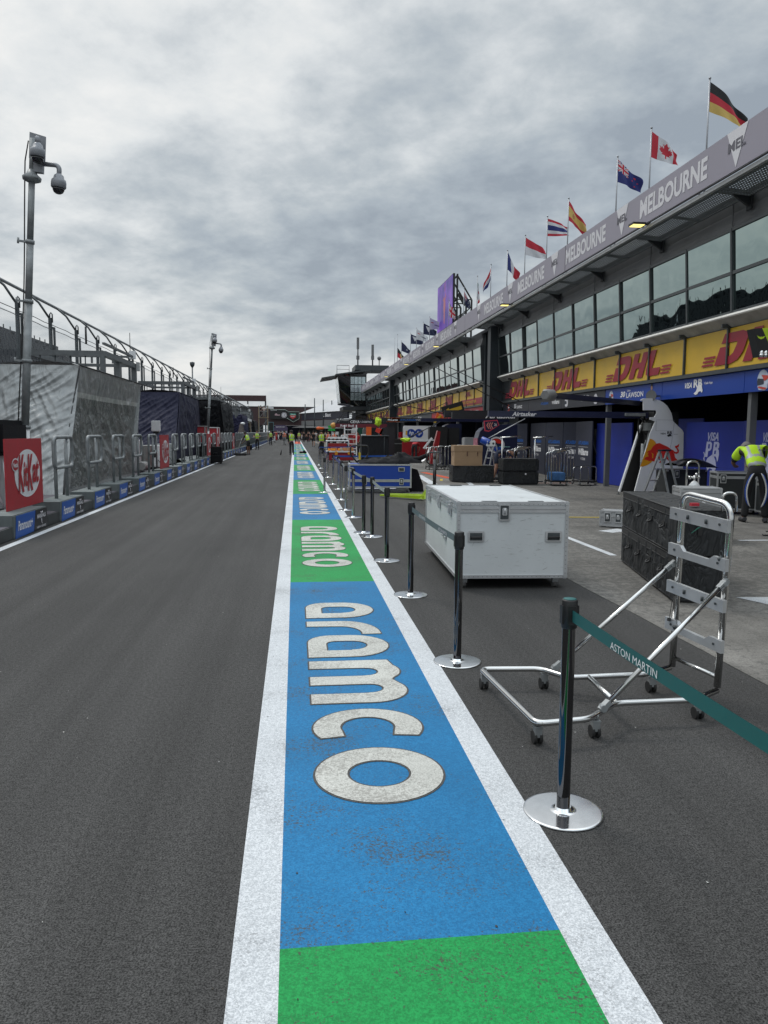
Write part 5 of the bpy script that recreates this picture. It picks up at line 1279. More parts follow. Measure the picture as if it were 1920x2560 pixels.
def belt(t, dx, dy, m_, w_=.05, z=.885, ln=None):
    p = V((0,0,z)); q = V((dx,dy,z)); d = (q-p).normalized()
    m = MB(); n = 14
    sd = V((-d.y, d.x, 0))
    for s_ in (-.0007, .0007):
        pts = [(p+d*.034)+(q-p-d*.068)*(i/n)+sd*s_+V((0,0,-.012*sin(pi*i/n))) for i in range(n+1)]
        for a, b in zip(pts, pts[1:]): m.face([a-V((0,0,w_/2)), b-V((0,0,w_/2)), b+V((0,0,w_/2)), a+V((0,0,w_/2))])
    return m.build('belt', m_, t, nrm=False)
ST = {}
spec = [('Z',1.20,.88,0,'queue post beside the viewer that the teal belt runs to'),
 ('A',1.16,3.1,0,'nearest black queue post with a teal top and the lettered teal belt'), ('B',1.16,5.32,0,'second black queue post, in front of the white flight case'),
 ('C',1.165,7.62,0,'third black queue post, a grey-green belt running to the second'), ('D',1.17,9.73,0,'fourth black queue post, with no case beside it'),
 ('E',1.21,12.02,0,'black queue post of the close pair, the right one with a pale belt'), ('Q',1.12,12.5,0,'black queue post of the close pair, the left one behind'),
 ('F',1.12,14.8,1,'silver queue post, nearest of the silver ones'), ('G',1.07,16.2,1,'silver queue post just behind the nearest silver one'), ('H',1.13,18.7,1,'silver queue post left of the blue case corner'),
 ('K',.80,21.0,1,'silver queue post standing on the edge of the painted strip'), ('I',1.25,22.2,1,'silver queue post right behind the blue case corner'), ('J',1.2,24.3,1,'silver queue post by the violet belt bend'),
 ('L',1.2,28,1,'silver queue post, fourth from the far end'), ('M',1.18,31.3,1,'silver queue post, third from the far end'), ('N',1.16,34.9,1,'silver queue post, second from the far end'), ('O',1.19,38.3,1,'silver queue post at the far end of the row')]
for k, x, y, sil, lab in spec: ST[k] = stanchion(x, y, CHROME if sil else BCHR, lab, cap=(k == 'A'))
P_ = {k: (x, y) for k, x, y, *_ in spec}
def link(a, b, m_, w_=.05, z=.885):
    return belt(ST[a], P_[b][0]-P_[a][0], P_[b][1]-P_[a][1], m_, w_, z)
bt = link('A','Z', TEAL)
dv = (V((P_['Z'][0]-P_['A'][0], P_['Z'][1]-P_['A'][1], 0))).normalized()
text('ASTON MARTIN', V((0,0,.855))+dv*.42+V((-.003,0,0)), dv, V((0,0,1)), .36, .028, TEXW, bt, bold=0)
bt = link('C','B', TEALG); dv = (V((P_['B'][0]-P_['C'][0], P_['B'][1]-P_['C'][1], 0))).normalized()
for q in (.5, 1.5): text('ASTON MARTIN', V((0,0,.86))+dv*q+V((-.004,0,0)), dv, V((0,0,1)), .36, .026, TEXG, bt, bold=0)
link('E','D', GREYW); link('F','E', GREYW); link('H','F', GREYW); link('J','H', VIOW, .07); link('I','G', GREYW); link('M','L', VIOW); link('O','N', VIOW); link('L','K', VIOW)
belt(ST['J'], 2.6, 1.2, BLUW); belt(ST['O'], 2.0, 2.4, BLUW)
# ------------------------------------------------------------------ flight cases
def castor(p, t, r=.05, name='castor'):
    x, y, z = p; m = MB(); m.box(x-.045,x+.045,y-.05,y+.05,z-.008,z); m.hexa([(x-.03,y-.02,z-r*1.1),(x+.03,y-.02,z-r*1.1),(x+.03,y+.05,z-r*1.1),(x-.03,y+.05,z-r*1.1),(x-.03,y-.03,z-.008),(x+.03,y-.03,z-.008),(x+.03,y+.03,z-.008),(x-.03,y+.03,z-.008)])
    c = m.build(name, ALU, t); m = MB(); m.cyl((x-.02,y+.03,z-r*1.15),(x+.02,y+.03,z-r*1.15),r,r,16); m.build('wheel', mat('grey_wheel', (.14,.14,.14), .6), c); return c
def flight_case(name, lab, loc, rot, W, D, H, base, body, split, latches=(.5,), handles=(), tr=ALU, cas=True, hz=.5, cat='flight case', trw=.035):
    t = thing(name, lab, cat, loc, rot)
    z0 = base; zs = base+(H-base)*split
    m = MB(); m.box(.008, W-.008, .008, D-.008, z0+.01, zs-.008); m.build('body', body, t)
    m = MB(); m.box(.008, W-.008, .008, D-.008, zs+.006, H-.006); m.build('lid', body, t)
    m = MB(); e = trw
    for z in (z0, H-e, zs-e*.9, zs+.002):
        hh = e if z in (z0, H-e) else e*.85
        m.box(0, W, -.003, .02, z, z+hh); m.box(0, W, D-.02, D+.003, z, z+hh); m.box(-.003, .02, .0, D, z, z+hh-.001); m.box(W-.02, W+.003, 0, D, z, z+hh-.001)
    for x in (-.004, W-e+.004):
        for y in (-.005, D-e+.005): m.box(x, x+e, y, y+e, z0+.002, H-.002)
    for x in (0, W-e): m.box(x, x+e, 0, D, H-.004, H+.002)
    for y in (0, D-e): m.box(0, W, y, y+e, H-.005, H+.0015)
    m.build('edge_trim', tr, t)
    m = MB()
    for x in (0, W):
        for y in (0, D):
            for z in (z0+.02, H-.02): cx_, cy_ = x+(.018 if x == 0 else -.018), y+(.018 if y == 0 else -.018); m.rbox(cx_-.027, cx_+.027, cy_-.027, cy_+.027, z-.026, z+.026, .012)
    m.build('corner_cap', ALU, t)
    for f in latches:
        x = W*f; m = MB(); m.rbox(x-.06, x+.06, -.012, .002, zs-.12, zs+.065, .01); m.m(1).rbox(x-.044, x+.044, -.016, -.01, zs-.1, zs+.045, .006); m.m(0).rbox(x-.026, x+.026, -.03, -.014, zs-.06, zs+.02, .006); m.m(0).cyl((x,-.035,zs-.045),(x,-.035,zs+.02),.008); m.build('latch', [ALU, GALVD], t)
    for f in handles:
        x = W*f; z = z0+(H-z0)*hz; m = MB(); m.rbox(x-.088, x+.088, -.010, .002, z-.058, z+.058, .008); m.m(1).rbox(x-.066, x+.066, -.013, -.008, z-.04, z+.04, .003); m.m(2).tube(fillet([(x-.055,-.018,z-.015),(x-.05,-.03,z-.005),(x+.05,-.03,z-.005),(x+.055,-.018,z-.015)], .01, 3), .012, 8); m.build('handle', [ALU, GALVD, BLKP], t)
    if cas:
        for x in (.10, W-.10):
            for y in (.09, D-.1): castor((x, y, base), t, base*.46)
    return t
def panel_mat(name, c, rough=.4, scr=.75):
    m = mat(name, c, rough, 0., var=.05, scale=2.2); nt = m.node_tree; N = nt.nodes; L = nt.links; b = N['Principled BSDF']
    tc = N.new('ShaderNodeTexCoord'); mp = N.new('ShaderNodeMapping'); mp.inputs['Scale'].default_value = (2.2, 2.2, 14); mp.inputs['Rotation'].default_value = (.2, .5, .3); L.new(tc.outputs['Object'], mp.inputs['Vector'])
    n = N.new('ShaderNodeTexNoise'); n.inputs['Scale'].default_value = 3.5; n.inputs['Detail'].default_value = 8; n.inputs['Roughness'].default_value = .75; L.new(mp.outputs['Vector'], n.inputs['Vector'])
    r = N.new('ShaderNodeMapRange'); r.inputs['From Min'].default_value = .58; r.inputs['From Max'].default_value = .72; r.inputs['To Max'].default_value = scr; L.new(n.outputs['Fac'], r.inputs['Value'])
    src = b.inputs['Base Color'].links[0].from_socket
    mx = N.new('ShaderNodeMix'); mx.data_type = 'RGBA'; L.new(r.outputs['Result'], mx.inputs['Factor']); L.new(src, mx.inputs['A']); mx.inputs['B'].default_value = (.22,.22,.21,1); L.new(mx.outputs['Result'], b.inputs['Base Color'])
    return m
WCASE = panel_mat('scuffed_white_panel', (.60,.63,.64)); BCASE = panel_mat('scuffed_blue_panel', (.008,.055,.36), .35, .12); KCASE = panel_mat('scuffed_black_panel', (.028,.032,.034), .4, .2); GCASE = panel_mat('scuffed_grey_panel', (.36,.37,.38), .4, .2)
t = flight_case('flight_case', 'big scuffed white flight case on castors, in front of the lime pallet truck', (1.69, 7.87, 0), radians(-2.5), 1.19, 2.6, .93, .115, WCASE, .90, (.42,), (.17, .87), hz=.55)
m = MB()   # side latches and lid catches
m.bm.free()
for y in (.45, 1.3, 2.2):
    m = MB(); m.box(-.014,.002,y-.05,y+.05,.74,.9); m.box(-.03,-.01,y-.03,y+.03,.77,.86); m.build('side_latch', ALU, t)
for x, y in ((.35,.055), (.85,.055), (.4,2.53), (.95,2.53)): m = MB(); m.rbox(x-.08, x+.08, y-.035, y+.035, .928, .935, .002); m.build('lid_catch', GALVD, t)
m = MB()   # rivets along the edging, scuffs and an old sticker patch
for k in range(24):
    x = .04+1.11*k/23
    for z in (.135, .905): m.cyl((x,-.006,z), (x,-.0035,z), .005, .005, 6)
for k in range(15):
    z = .17+.66*k/14
    for x in (.018, 1.172): m.cyl((x,-.008,z), (x,-.005,z), .005, .005, 6)
m.build('rivets', GALV, t)
m = MB(); rs_ = random.Random(8)
for k in range(46):
    x, z = rs_.uniform(.08,1.05), rs_.uniform(.18,.78); a_ = rs_.uniform(-.5,.5) if k % 3 else rs_.uniform(-1.5,1.5); l_ = rs_.uniform(.01,.07); h_ = rs_.uniform(.0012,.003)
    m.face([(x,.0065,z),(x+l_*cos(a_),.0065,z+l_*sin(a_)),(x+l_*cos(a_)*.9,.0065,z+l_*sin(a_)+h_),(x,.0065,z+h_*1.5)])
m.build('scuff_marks', mat('scuff_grey', (.36,.37,.37), .6), t, nrm=False)
m = MB(); m.rbox(-.014,.002,.75,.92,.42,.54,.006); m.tube([(-.02,.78,.48),(-.035,.8,.48),(-.035,.87,.48),(-.02,.89,.48)], .012, 6); m.build('side_handle', [ALU], t)
flight_case('flight_case', 'blue flight case with silver edges and a black cloth heaped on it', (1.47, 21.0, 0), radians(-2), 1.72, .85, .78, .13, BCASE, .30, (.25, .84), (.02, .84), hz=.78, trw=.04)
t = thing('pallet_skid', 'pale low skid under the blue flight case', 'pallet', (1.3, 21.15, 0)); m = MB(); m.box(0,2.0,.1,.8,.0,.05); m.box(.1,.35,.05,.15,.05,.11); m.box(1.5,1.85,.0,.12,.05,.12); m.build('boards', WHT, t)
m = MB()
def heap(u, v):
    x = u*1.75; w_ = .04+.50*max(0, sin(pi*v))**.8; prof = .08+.32*max(0,(u-.05))*1.1 if u < .62 else .42-(u-.62)*.75
    z = .02+prof*max(0, sin(pi*v))**.7*(.75+.25*noise.noise(V((u*6, v*4, 0))))+.04*noise.noise(V((u*14, v*11, 3)))*sin(pi*v)
    return V((x, .05+v*.75+.08*noise.noise(V((u*5, v*3, 8))), max(.004, z)))
m.grid(heap, 60, 36); m.tube([(1.45,.3,.1),(1.7,.2,.14),(1.95,.15,.26)], [.09,.07,.05], 8)
tag(m.build('black_cloth', BLKF, loc=(1.75, 21.0, .785), nrm=False), 'black cloth heaped over the top of the blue flight case', 'cloth')
m = MB(); m.slab([(0,0,.0),(.38,.0,0),(.36,0,.2),(.2,0,.62),(.02,0,.66)], (0,1,0), .35); tag(m.build('black_bag', BLKF, loc=(3.2, 21.2, 0)), 'black bag leaning on the right end of the blue case', 'bag')
# yellow and black pump trolley handle behind the blue case
t = thing('pump_truck', 'hand pump trolley with a black and yellow handle behind the blue case', 'trolley', (2.05, 24.5, 0))
m = MB(); m.tube(fillet([(0,0,.6),(-.3,0,.95),(-.28,0,1.22),(.28,0,1.22),(.3,0,.95),(0,0,.6)], .1, 4), .025, 8); m.cyl((0,0,.15),(0,0,.7),.035); m.build('handle', BLKP, t)
m = MB(); m.box(-.03,.03,-.05,-.0,.68,1.0); m.box(-.3,.3,-.1,1.1,.05,.15); m.build('grip', mat('trolley_yellow', (.6,.45,.03)), t)
# lime pallet truck behind the white case
LIME = mat('lime_paint', (.42,.6,.02), .4, 0., var=.12, coat=.2)
t = thing('pallet_truck', 'lime green pallet truck with a black loop handle behind the white case', 'pallet truck', (3.32, 18.6, 0), radians(-40))
m = MB()
for y in (-.27, .11): m.hexa([(-1.35,y+.03,.05),(-.05,y,.03),(-.05,y+.16,.03),(-1.35,y+.13,.05),(-1.35,y+.03,.085),(-.05,y,.12),(-.05,y+.16,.12),(-1.35,y+.13,.085)])
m.build('forks', LIME, t)
m = MB(); m.hexa([(-.15,-.3,.04),(.12,-.2,.04),(.12,.2,.04),(-.15,.3,.04),(-.05,-.2,.26),(.08,-.12,.24),(.08,.12,.24),(-.05,.2,.26)]); m.build('head', LIME, t)
m = MB(); m.cyl((.1,0,.1),(.1,0,1.0),.045,.04,14); m.cyl((.1,0,.9),(.1,0,1.16),.025,.025); m.cyl((.1,0,.1),(.1,0,.32),.065); 
ca, sa = cos(radians(42)), sin(radians(42))
m.tube([V((.1,0,0))+V((x*ca, x*sa, z)) for x, z in [(0,.87),(-.12,.87),(-.19,.93),(-.19,1.12),(-.14,1.17),(.14,1.17),(.19,1.12),(.19,.93),(.12,.87),(0,.87)]], .018, 8); m.build('handle', BLACKM, t)
for s_ in (-.14,.14): m = MB(); m.cyl((.1,s_-.03,.08),(.1,s_+.03,.08),.08); m.build('wheel', BLKR, t)
# ------------------------------------------------------------------ chrome folding trolley
t = thing('folding_trolley', 'chrome tubular trolley with an upright ladder back, beside the lettered teal belt', 'trolley', (1.2, 3.8, 0))
O = V((1.2, 3.8, 0)); q = lambda x, y, z: V((x, y, z))-O
rt = .018
m = MB(); zb = .128
fr = fillet([q(1.55,3.83,zb),q(1.25,3.80,zb),q(1.19,4.74,zb),q(1.58,4.70,zb)], .07, 6)
m.tube(fillet([q(2.50,4.20,zb),q(2.28,4.06,zb),q(1.80,4.05,zb),q(1.56,3.83,zb),q(1.26,3.79,zb),q(1.19,4.74,zb),q(1.58,4.71,zb),q(1.70,4.52,zb),q(2.22,4.54,zb),q(2.44,4.66,zb)], .06, 6), rt, 14)
m.tube([q(1.83,4.53,zb),q(1.81,4.06,zb)], rt*.95, 12); m.build('base_frame', CHROME, t)
m = MB(); RX, RY, LX, LY = 2.54, 4.23, 2.45, 4.65
m.tube(fillet([q(2.52,RY,.14),q(2.55,RY,1.24),q(2.47,LY,1.28),q(LX,LY,.14)], .09, 8), .021, 14)
m.tube([q(2.52,RY,.2),q(2.455,LY,.2)], .013, 10); m.build('back_frame', CHROME, t)
for i, z in enumerate((1.12, .89, .645, .40)):
    a = q(2.545-.02, RY-.045, z); b = q(2.45-.02, LY+.045, z+.03); d = (b-a); L_ = d.length; d.normalize(); n_ = V((-d.y, d.x, 0)).normalized(); 
    if n_.x > 0: n_ = -n_
    zz_ = V((0,0,1))
    prof = [(0,0),(L_,0),(L_,.075),(L_*.78,.075),(L_*.72,.045),(L_*.28,.045),(L_*.2,.075),(0,.075)] if i % 2 else [(0,0),(L_,0),(L_,.075),(0,.075)]
    m = MB(); m.slab([a+d*s_+zz_*(h-.04) for s_, h in prof], n_, .026)
    cb = m.build('cross_bar', ALU, t)
    m = MB()
    for s_ in (.12,.88): m.cyl(a+d*L_*s_+n_*.024, a+d*L_*s_+n_*.031, .008)
    if i % 2 == 0:
        for s_ in (.34,.66): m.tube([a+d*L_*s_+n_*.029+zz_*(-.015), a+d*L_*s_+n_*.029+zz_*.012], .009, 8)
    m.build('bolt', GALVD, cb)
for a, b in ((q(1.68,3.93,.15), q(2.51,RY-.03,.78)), (q(1.66,4.66,.15), q(2.43,LY+.03,.81))):
    m = MB(); m.tube([a, b], .0155, 12); s_ = m.build('stay', CHROME, t)
    m = MB(); d = (b-a).normalized(); m.cyl(b+V((0,-.025,0)), b+V((0,.025,0)), .014); m.bar(b-d*.05, b+d*.03, .03); m.build('hinge', GALV, s_); m = MB(); m.cyl(a+V((0,-.02,0)), a+V((0,.02,0)), .02); m.bar(a-d*.02, a+d*.05, .032); m.build('hinge', GALV, s_)
for x, y in ((1.21,4.72),(1.28,3.83),(1.62,3.88),(1.60,4.69),(2.27,4.56),(2.33,4.09)):
    p = q(x, y, .113); m = MB(); m.cyl(p+V((0,0,-.002)), p+V((0,0,.02)), .016); m.box(p.x-.022,p.x+.022,p.y-.022,p.y+.022,.095,.103); m.hexa([(p.x-.02,p.y-.015,.04),(p.x+.02,p.y-.015,.04),(p.x+.02,p.y+.025,.04),(p.x-.02,p.y+.025,.04),(p.x-.02,p.y-.02,.095),(p.x+.02,p.y-.02,.095),(p.x+.02,p.y+.02,.095),(p.x-.02,p.y+.02,.095)])
    c = m.build('castor', GALV, t); m = MB(); m.cyl((p.x-.024,p.y+.012,.035),(p.x-.008,p.y+.012,.035),.035,.035,20); m.cyl((p.x+.008,p.y+.012,.035),(p.x+.024,p.y+.012,.035),.035,.035,20); m.build('wheel', BLKR, c)
for s_, z in ((.06, 1.1), (.9, .60)):
    a = q(2.54-.09*s_, RY+.42*s_-.02, z); m = MB(); m.tube([a+V((-.03,0,0)), a+V((-.035,.005,-.08)), a+V((-.03,0,-.13))], .0016, 5); m.tube([a+V((-.032, .016*cos(k), -.148+.016*sin(k))) for k in [i*pi/6 for i in range(12)]], .002, 5, True); m.cyl(a+V((-.04,0,-.17)), a+V((-.03,0,-.19)), .016); m.build('safety_pin', GALVD, t)
m = MB(); a = q(2.44,4.66,.62); m.tube([a, a+V((-.03,-.04,-.05)), a+V((-.02,.0,-.16))], .002, 5); m.bar(a+V((-.04,-.03,-.16)), a+V((.0,.02,-.18)), .02); m.build('release_knob', BLKP, t)
m = MB(); a = q(2.5,4.35,1.13); m.tube([a, a+V((-.04,.08,-.05)), a+V((-.05,.14,-.09))], .003, 5); m.build('cord', mat('green_cord', (.05,.25,.18)), t)
# ------------------------------------------------------------------ padded black cases (two stacked)
def crumple(name, c, amt): 
    return cloth(name, c, .55, 0, 3.2, amt, .03, .35)
PAD = crumple('black_padded_cover', (.022,.024,.026), .65)
for i, lab in enumerate(('lower long black padded case of the stack behind the chrome trolley', 'upper long black padded case of the stack behind the chrome trolley')):
    t = thing('padded_case', lab, 'case', (3.69, 7.05, .02+i*.455), radians(-12.2), 'long black padded cases'); Hh = .445; Ln = 2.47; Wd = .5
    def wr(p, s_, k=.012): return k*noise.noise(V((p[0]*9+i*5, p[1]*9, p[2]*2.5)))+k*.6*noise.noise(V((p[0]*20, p[1]*22+i, p[2]*7)))
    m = MB()
    e = lambda u, v: min(1, 14*min(u, 1-u, v, 1-v))
    m.grid(lambda u, v: V((-wr((0,u*Ln,v*Hh),1,.022)*e(u,v), u*Ln, v*Hh)), 70, 16)
    m.grid(lambda u, v: V((u*Wd, -wr((u*Wd,0,v*Hh),1)*e(u,v), v*Hh)), 20, 14)
    m.grid(lambda u, v: V((u*Wd, v*Ln, Hh+.5*wr((u*Wd,v*Ln,0),1)*e(u,v)-.006*sin(pi*u))), 18, 60)
    m.face([(Wd,0,0),(Wd,Ln,0),(Wd,Ln,Hh),(Wd,0,Hh)]); m.face([(0,Ln,0),(Wd,Ln,0),(Wd,Ln,Hh),(0,Ln,Hh)]); m.build('cover', PAD, t, nrm=False)
    m = MB(); lp = [(0,0),(Wd,0),(Wd,Ln),(0,Ln)]
    for z in (Hh-.005, Hh-.08, .01): m.tube([(x, y, z) for x, y in lp], .008 if z > .3 else .006, 6, True)
    m.box(-.004,.002,.0,Ln,Hh-.07,Hh-.015); m.build('piping', BLKP, t)
    for k in range(4):
        y = Ln*(.18+.21*k); m = MB(); m.box(-.016,.0,y-.055,y+.055,.235,.29); m.tube(fillet([(-.012,y-.04,.25),(-.045,y-.035,.225),(-.045,y+.035,.225),(-.012,y+.04,.25)], .02, 4), .011, 8); m.box(-.01,.0,y-.11,y-.08,.24,.28); m.build('handle', BLKP, t)
    if i:
        m = MB(); m.box(.2,.24,-.02,-.0,.2,.3); m.build('buckle', BLKP, t)
        m = MB(); m.tube(fillet([(.42,-.0,.44),(.42,-.0,.62),(.55,-.0,.62),(.55,-.0,.44)], .06, 6), .013, 10); m.build('hoop', CHROME, t)
m = MB(); m.box(-.03,.05,-.02,.03,0,.03); tag(m.build('red_strap', mat('strap_red', (.5,.03,.05)), loc=(4.02,7.35,.93)), 'small red strap lying on the padded case top', 'strap')
# small silver cases and the kit behind
flight_case('silver_case', 'small silver case on the ground left of the padded stack', (5.38, 13.05, 0), radians(-32), .46, .36, .30, .02, GCASE, .68, (.3,.7), (), cas=False, trw=.022)
t = flight_case('grey_case', 'pale grey case with a red kit label behind the padded stack', (5.95, 11.3, 0), radians(-14), .62, .5, .83, .05, GCASE, .93, (), (), cas=False, trw=.02)
m = MB(); m.box(.33,.38,-.008,-.0,.5,.66); m.build('label_plate', TEXW, t); text('KIT 4', (.375,-.010,.51), (0,0,1), (-1,0,0), .14, .035, RT, t)
t = thing('gas_bottle', 'white gas bottle with valves in a chrome hoop behind the grey case', 'gas bottle', (6.72, 12.3, 0))
m = MB(); m.lathe([(.1,.02),(.105,.06),(.105,.72),(.09,.8),(.04,.86),(.02,.87)], (0,0,0), 20); m.build('bottle', WHT, t)
m = MB(); m.cyl((0,0,.86),(0,0,.96),.02); m.cyl((-.07,0,.93),(.07,0,.93),.016); m.ball((-.09,0,.93),.03,8); m.ball((.02,-.02,.98),.03,8); m.ball((.06,-.03,.94),.028,8); m.build('valve', CHROME, t)
m = MB(); m.tube(fillet([(-.12,.05,.1),(-.12,.05,1.2),(.1,.05,1.2),(.1,.05,.1)], .1, 8), .016, 10); m.build('hoop', CHROME, t)
flight_case('flight_case', 'black flight case with silver edges that the hi-vis worker leans over', (8.72, 15.05, 0), radians(-16), 1.0, .62, .88, .1, KCASE, .86, (.12,), (), trw=.03)
flight_case('flight_case', 'plain black case behind the gas bottle, under a black bodywork cover', (8.75, 17.3, 0), radians(-3), .98, .6, .82, .1, KCASE, .9, (.25,), (), tr=BLKP, trw=.02)
flight_case('flight_case', 'black case behind the right side of the hi-vis worker', (9.3, 14.1, 0), radians(-6), 1.1, .6, .75, .1, KCASE, .86, (.3,), (), trw=.03)
m = MB(); m.grid(lambda u, v: V((u*1.5-.2, (.32-.2*u)*cos(pi*v)+.2, .0+(.20*sin(pi*v)*sin(pi*min(1,u*1.25+.08))**.8+.06*(1-u)))), 30, 14)
tag(m.build('bodywork_cover', BLACKM, loc=(9.0, 17.0, .86)), 'glossy black curved bodywork piece lying on a black case', 'bodywork')
# power strip and cables on the ground by the worker
t = thing('cable_bundle', 'thin loose black cables trailing by the worker feet', 'cable', (8.3, 11.8, 0))
m = MB()
for k in range(5):
    rnd = random.Random(k+9); p = V((.2*k-.3, .2*rnd.random(), .02)); pts = [p]
    for j in range(9): p = p+V((rnd.uniform(-.12,.16), rnd.uniform(-.14,.12), 0)); pts.append(V((p.x, p.y, .012+.10*(j == 4)*rnd.random())))
    m.tube(fillet(pts, .08, 3), .008, 6)
m.build('cables', BLKR, t)
t = thing('tool_stand', 'low metal stand with hanging cables at the right edge', 'stand', (8.3, 11.6, 0)); m = MB(); m.bar((0,0,.36),(1.2,.1,.36),.03); m.bar((.25,0,0),(.25,0,.36),.02); m.bar((1.0,.1,0),(1.0,.1,.36),.02); m.build('frame', GALV, t)
m = MB(); m.tube([(.1,-.01,.36),(.14,-.02,.15),(.05,-.03,.1),(.12,-.03,.01)], .008, 5); m.tube([(.6,.04,.36),(.62,.02,.2),(.55,.0,.02)], .008, 5); m.build('cable', BLKR, t)
# ------------------------------------------------------------------ white team gantry with the bull
GWH = mat('gantry_white', (.76,.77,.79), .35, 0., var=.05, scale=1.5)
t = thing('team_gantry', 'tall white curved gantry fin with a red bull on a yellow sun', 'gantry', (9.3, 19.4, 0))
Q = lambda P: [(x-9.3, 0, z) for x, z in P]
fin = [(9.0,2.54),(9.08,2.585),(9.3,2.59),(9.42,2.57),(9.54,2.53),(9.64,2.48),(9.74,2.40),(9.81,2.30),(9.87,2.2),(9.9,2.09),(9.92,2.0),(10.19,1.77),(10.23,1.7),(10.26,.62),(10.23,.48),(10.17,.37),(10.08,.27),(9.98,.19),(9.76,.1),(9.5,.05),(8.92,.05),(8.93,.1),(9.30,1.66),(9.43,1.99),(9.28,2.04),(9.28,2.1),(9.40,2.1),(9.46,2.2),(9.46,2.26),(9.42,2.28),(9.09,2.28),(9.08,2.5)]
m = MB(); m.slab(Q(fin), (0,1,0), .05); m.build('fin', GWH, t)
m = MB(); m.slab([(x-9.3,.7,z) for x, z in [(8.84,.08),(9.36,1.9),(9.5,2.1),(9.85,2.1),(10.15,1.7),(10.15,.08)]], (0,1,0), .05); m.build('back_panel', BLKP, t)
m = MB(); m.slab([(x-9.3,.66,z) for x, z in [(8.80,.08),(8.84,.08),(9.38,1.9),(9.34,1.9)]], (0,1,0), .09); m.build('white_edge', GWH, t)
m = MB(); m.box(.1,.8,.05,.7,.1,2.25); m.build('core', BLKP, t)
m = MB(); m.tube([(-.02,.35,.2),(-.02,.35,1.4)],.055,12); m.tube([(.02,.2,.4),(-.06,.25,.9),(.05,.3,1.3),(.08,.2,1.9)],.018,6); m.tube([(.05,.5,.1),(.0,.5,.8),(.1,.45,1.5)],.014,6); m.box(-.0,.12,.15,.5,1.75,1.95); m.build('gas_column', GALV, t)
for x, y in ((-.5,.72),(-.42,.03),(.7,.03),(.8,.72)):
    m = MB(); m.cyl((x,y,.0),(x,y,.1),.012); m.lathe([(.05,0),(.05,.015),(.015,.03)], (x,y,0), 12); m.build('foot', GALVD, t)
m = MB(); m.bar((-.5,.35,.07),(.9,.35,.07),.06); m.build('base_bar', BLKP, t)
ZX, ZZ = 9.0, 2.54
def z6(x, y):   # outline units of the artwork on the fin: 0.0029 m each
    return (9.0+(x-560)*.00349-9.3+.0, 2.54-(y-345)*.0030)
u, v = V((1,0,0)), V((0,0,1))
SUN_ = mat('sun_yellow', (.75,.33,.01), .4, var=.05); BUL = mat('bull_red', (.62,.025,.01), .4, var=.05)
m = MB(); shape(m, [[z6(*p) for p in [(645,680),(660,684),(675,692),(690,708),(700,730),(706,760),(706,795),(698,830),(684,862),(660,892),(632,912),(600,924),(576,926)]]], (0,-.006,0), u, v); m.build('sun_disc', SUN_, t)
m = MB(); shape(m, [[z6(*p) for p in [(603,862),(618,840),(640,836),(632,815),(640,800),(625,806),(630,790),(655,778),(672,745),(700,722),(722,717),(752,732),(790,750),(815,770),(838,782),(838,800),(846,818),(852,845),(884,878),(888,898),(868,902),(850,892),(838,878),(800,872),(780,852),(756,862),(748,888),(724,892),(740,862),(715,850),(690,882),(664,872),(645,876),(625,866)]],
    [z6(*p) for p in [(836,786),(856,796),(868,790),(862,770),(848,755),(846,742),(862,738),(880,722),(876,748),(866,756),(880,780),(878,800),(862,812),(842,808)]]], (0,-.010,0), u, v); m.build('bull', BUL, t)
m = MB(); shape(m, [[z6(*p) for p in [(660,800),(678,815),(676,850),(668,850),(668,820)]], [z6(*p) for p in [(700,790),(712,815),(700,845),(694,845),(703,815)]]], (0,-.013,0), u, v); m.build('bull_shading', SUN_, t)
text('VISA', V((*z6(728,642)[:1], -.006, z6(728,642)[1])), u, v, .14, .045, BLT, t, bold=.03, shear=.3); text('RB', V((z6(780,640)[0], -.006, z6(780,640)[1])), u, v, .13, .08, BLT, t, bold=.03)
m = MB(); shape(m, [[(0,0),(.06,.04),(.12,.03),(.14,-.02),(.1,-.01),(.04,-.03)]], (z6(778,652)[0], -.009, z6(778,652)[1]), u, v); shape(m, [[(0,0),(.12,0),(.12,.006),(0,.006)]], (z6(832,640)[0], -.006, z6(832,640)[1]), u, v); m.build('emblem', BLT, t)
m = MB()
for a, b in (((690,515),(835,515)),((690,610),(825,610)),((690,520),(690,610)),((835,515),(820,700)),((820,700),(790,860))):
    p, q = z6(*a), z6(*b); m.bar((p[0],-.001,p[1]), (q[0],-.001,q[1]), .006, .004)
m.build('panel_seam', MG, t)
def boom(name, lab, a, b, w_, h, col, extra=None, cat='gantry boom', words=None, group=None):
    t = thing(name, lab, cat, a, 0, group); d = V(b)-V(a); m = MB(); m.bar((0,0,0), d, w_, h); m.build('beam', col, t)
    if words:
        for s_, f, L_, hh, mt in words:
            dn = V((d.x, d.y, 0)).normalized(); n_ = V((-dn.y, dn.x, 0))
            if dn.x < 0: dn = -dn; n_ = -n_
            text(s_, d*f-n_*(w_/2+.006)+V((0,0,-hh/2)), dn, (0,0,1), L_, hh, mt, t, bold=.03, shear=.25)
    if extra: extra(t, d)
    return t
GB = mat('gantry_black', (.012,.013,.018), .4, 0., var=.2, coat=.2); GN = mat('gantry_navy', (.01,.014,.05), .35, 0., var=.15, coat=.2)
def ex1(t, d):
    m = MB(); m.tube([d+V((.25,.25,0)), d+V((.18,.18,0)), d, d+V((-.05,-.05,0))], [.08,.14,.14,.10], 6); m.build('lamp_hood', mat('hood_grey', (.2,.2,.2), .5), t)
boom('gantry_boom', 'thin black boom with a hexagonal grey hood, swinging from the white fin towards the lane', (9.1,19.75,2.47), (5.35,16.1,2.47), .12, .12, GB, ex1)
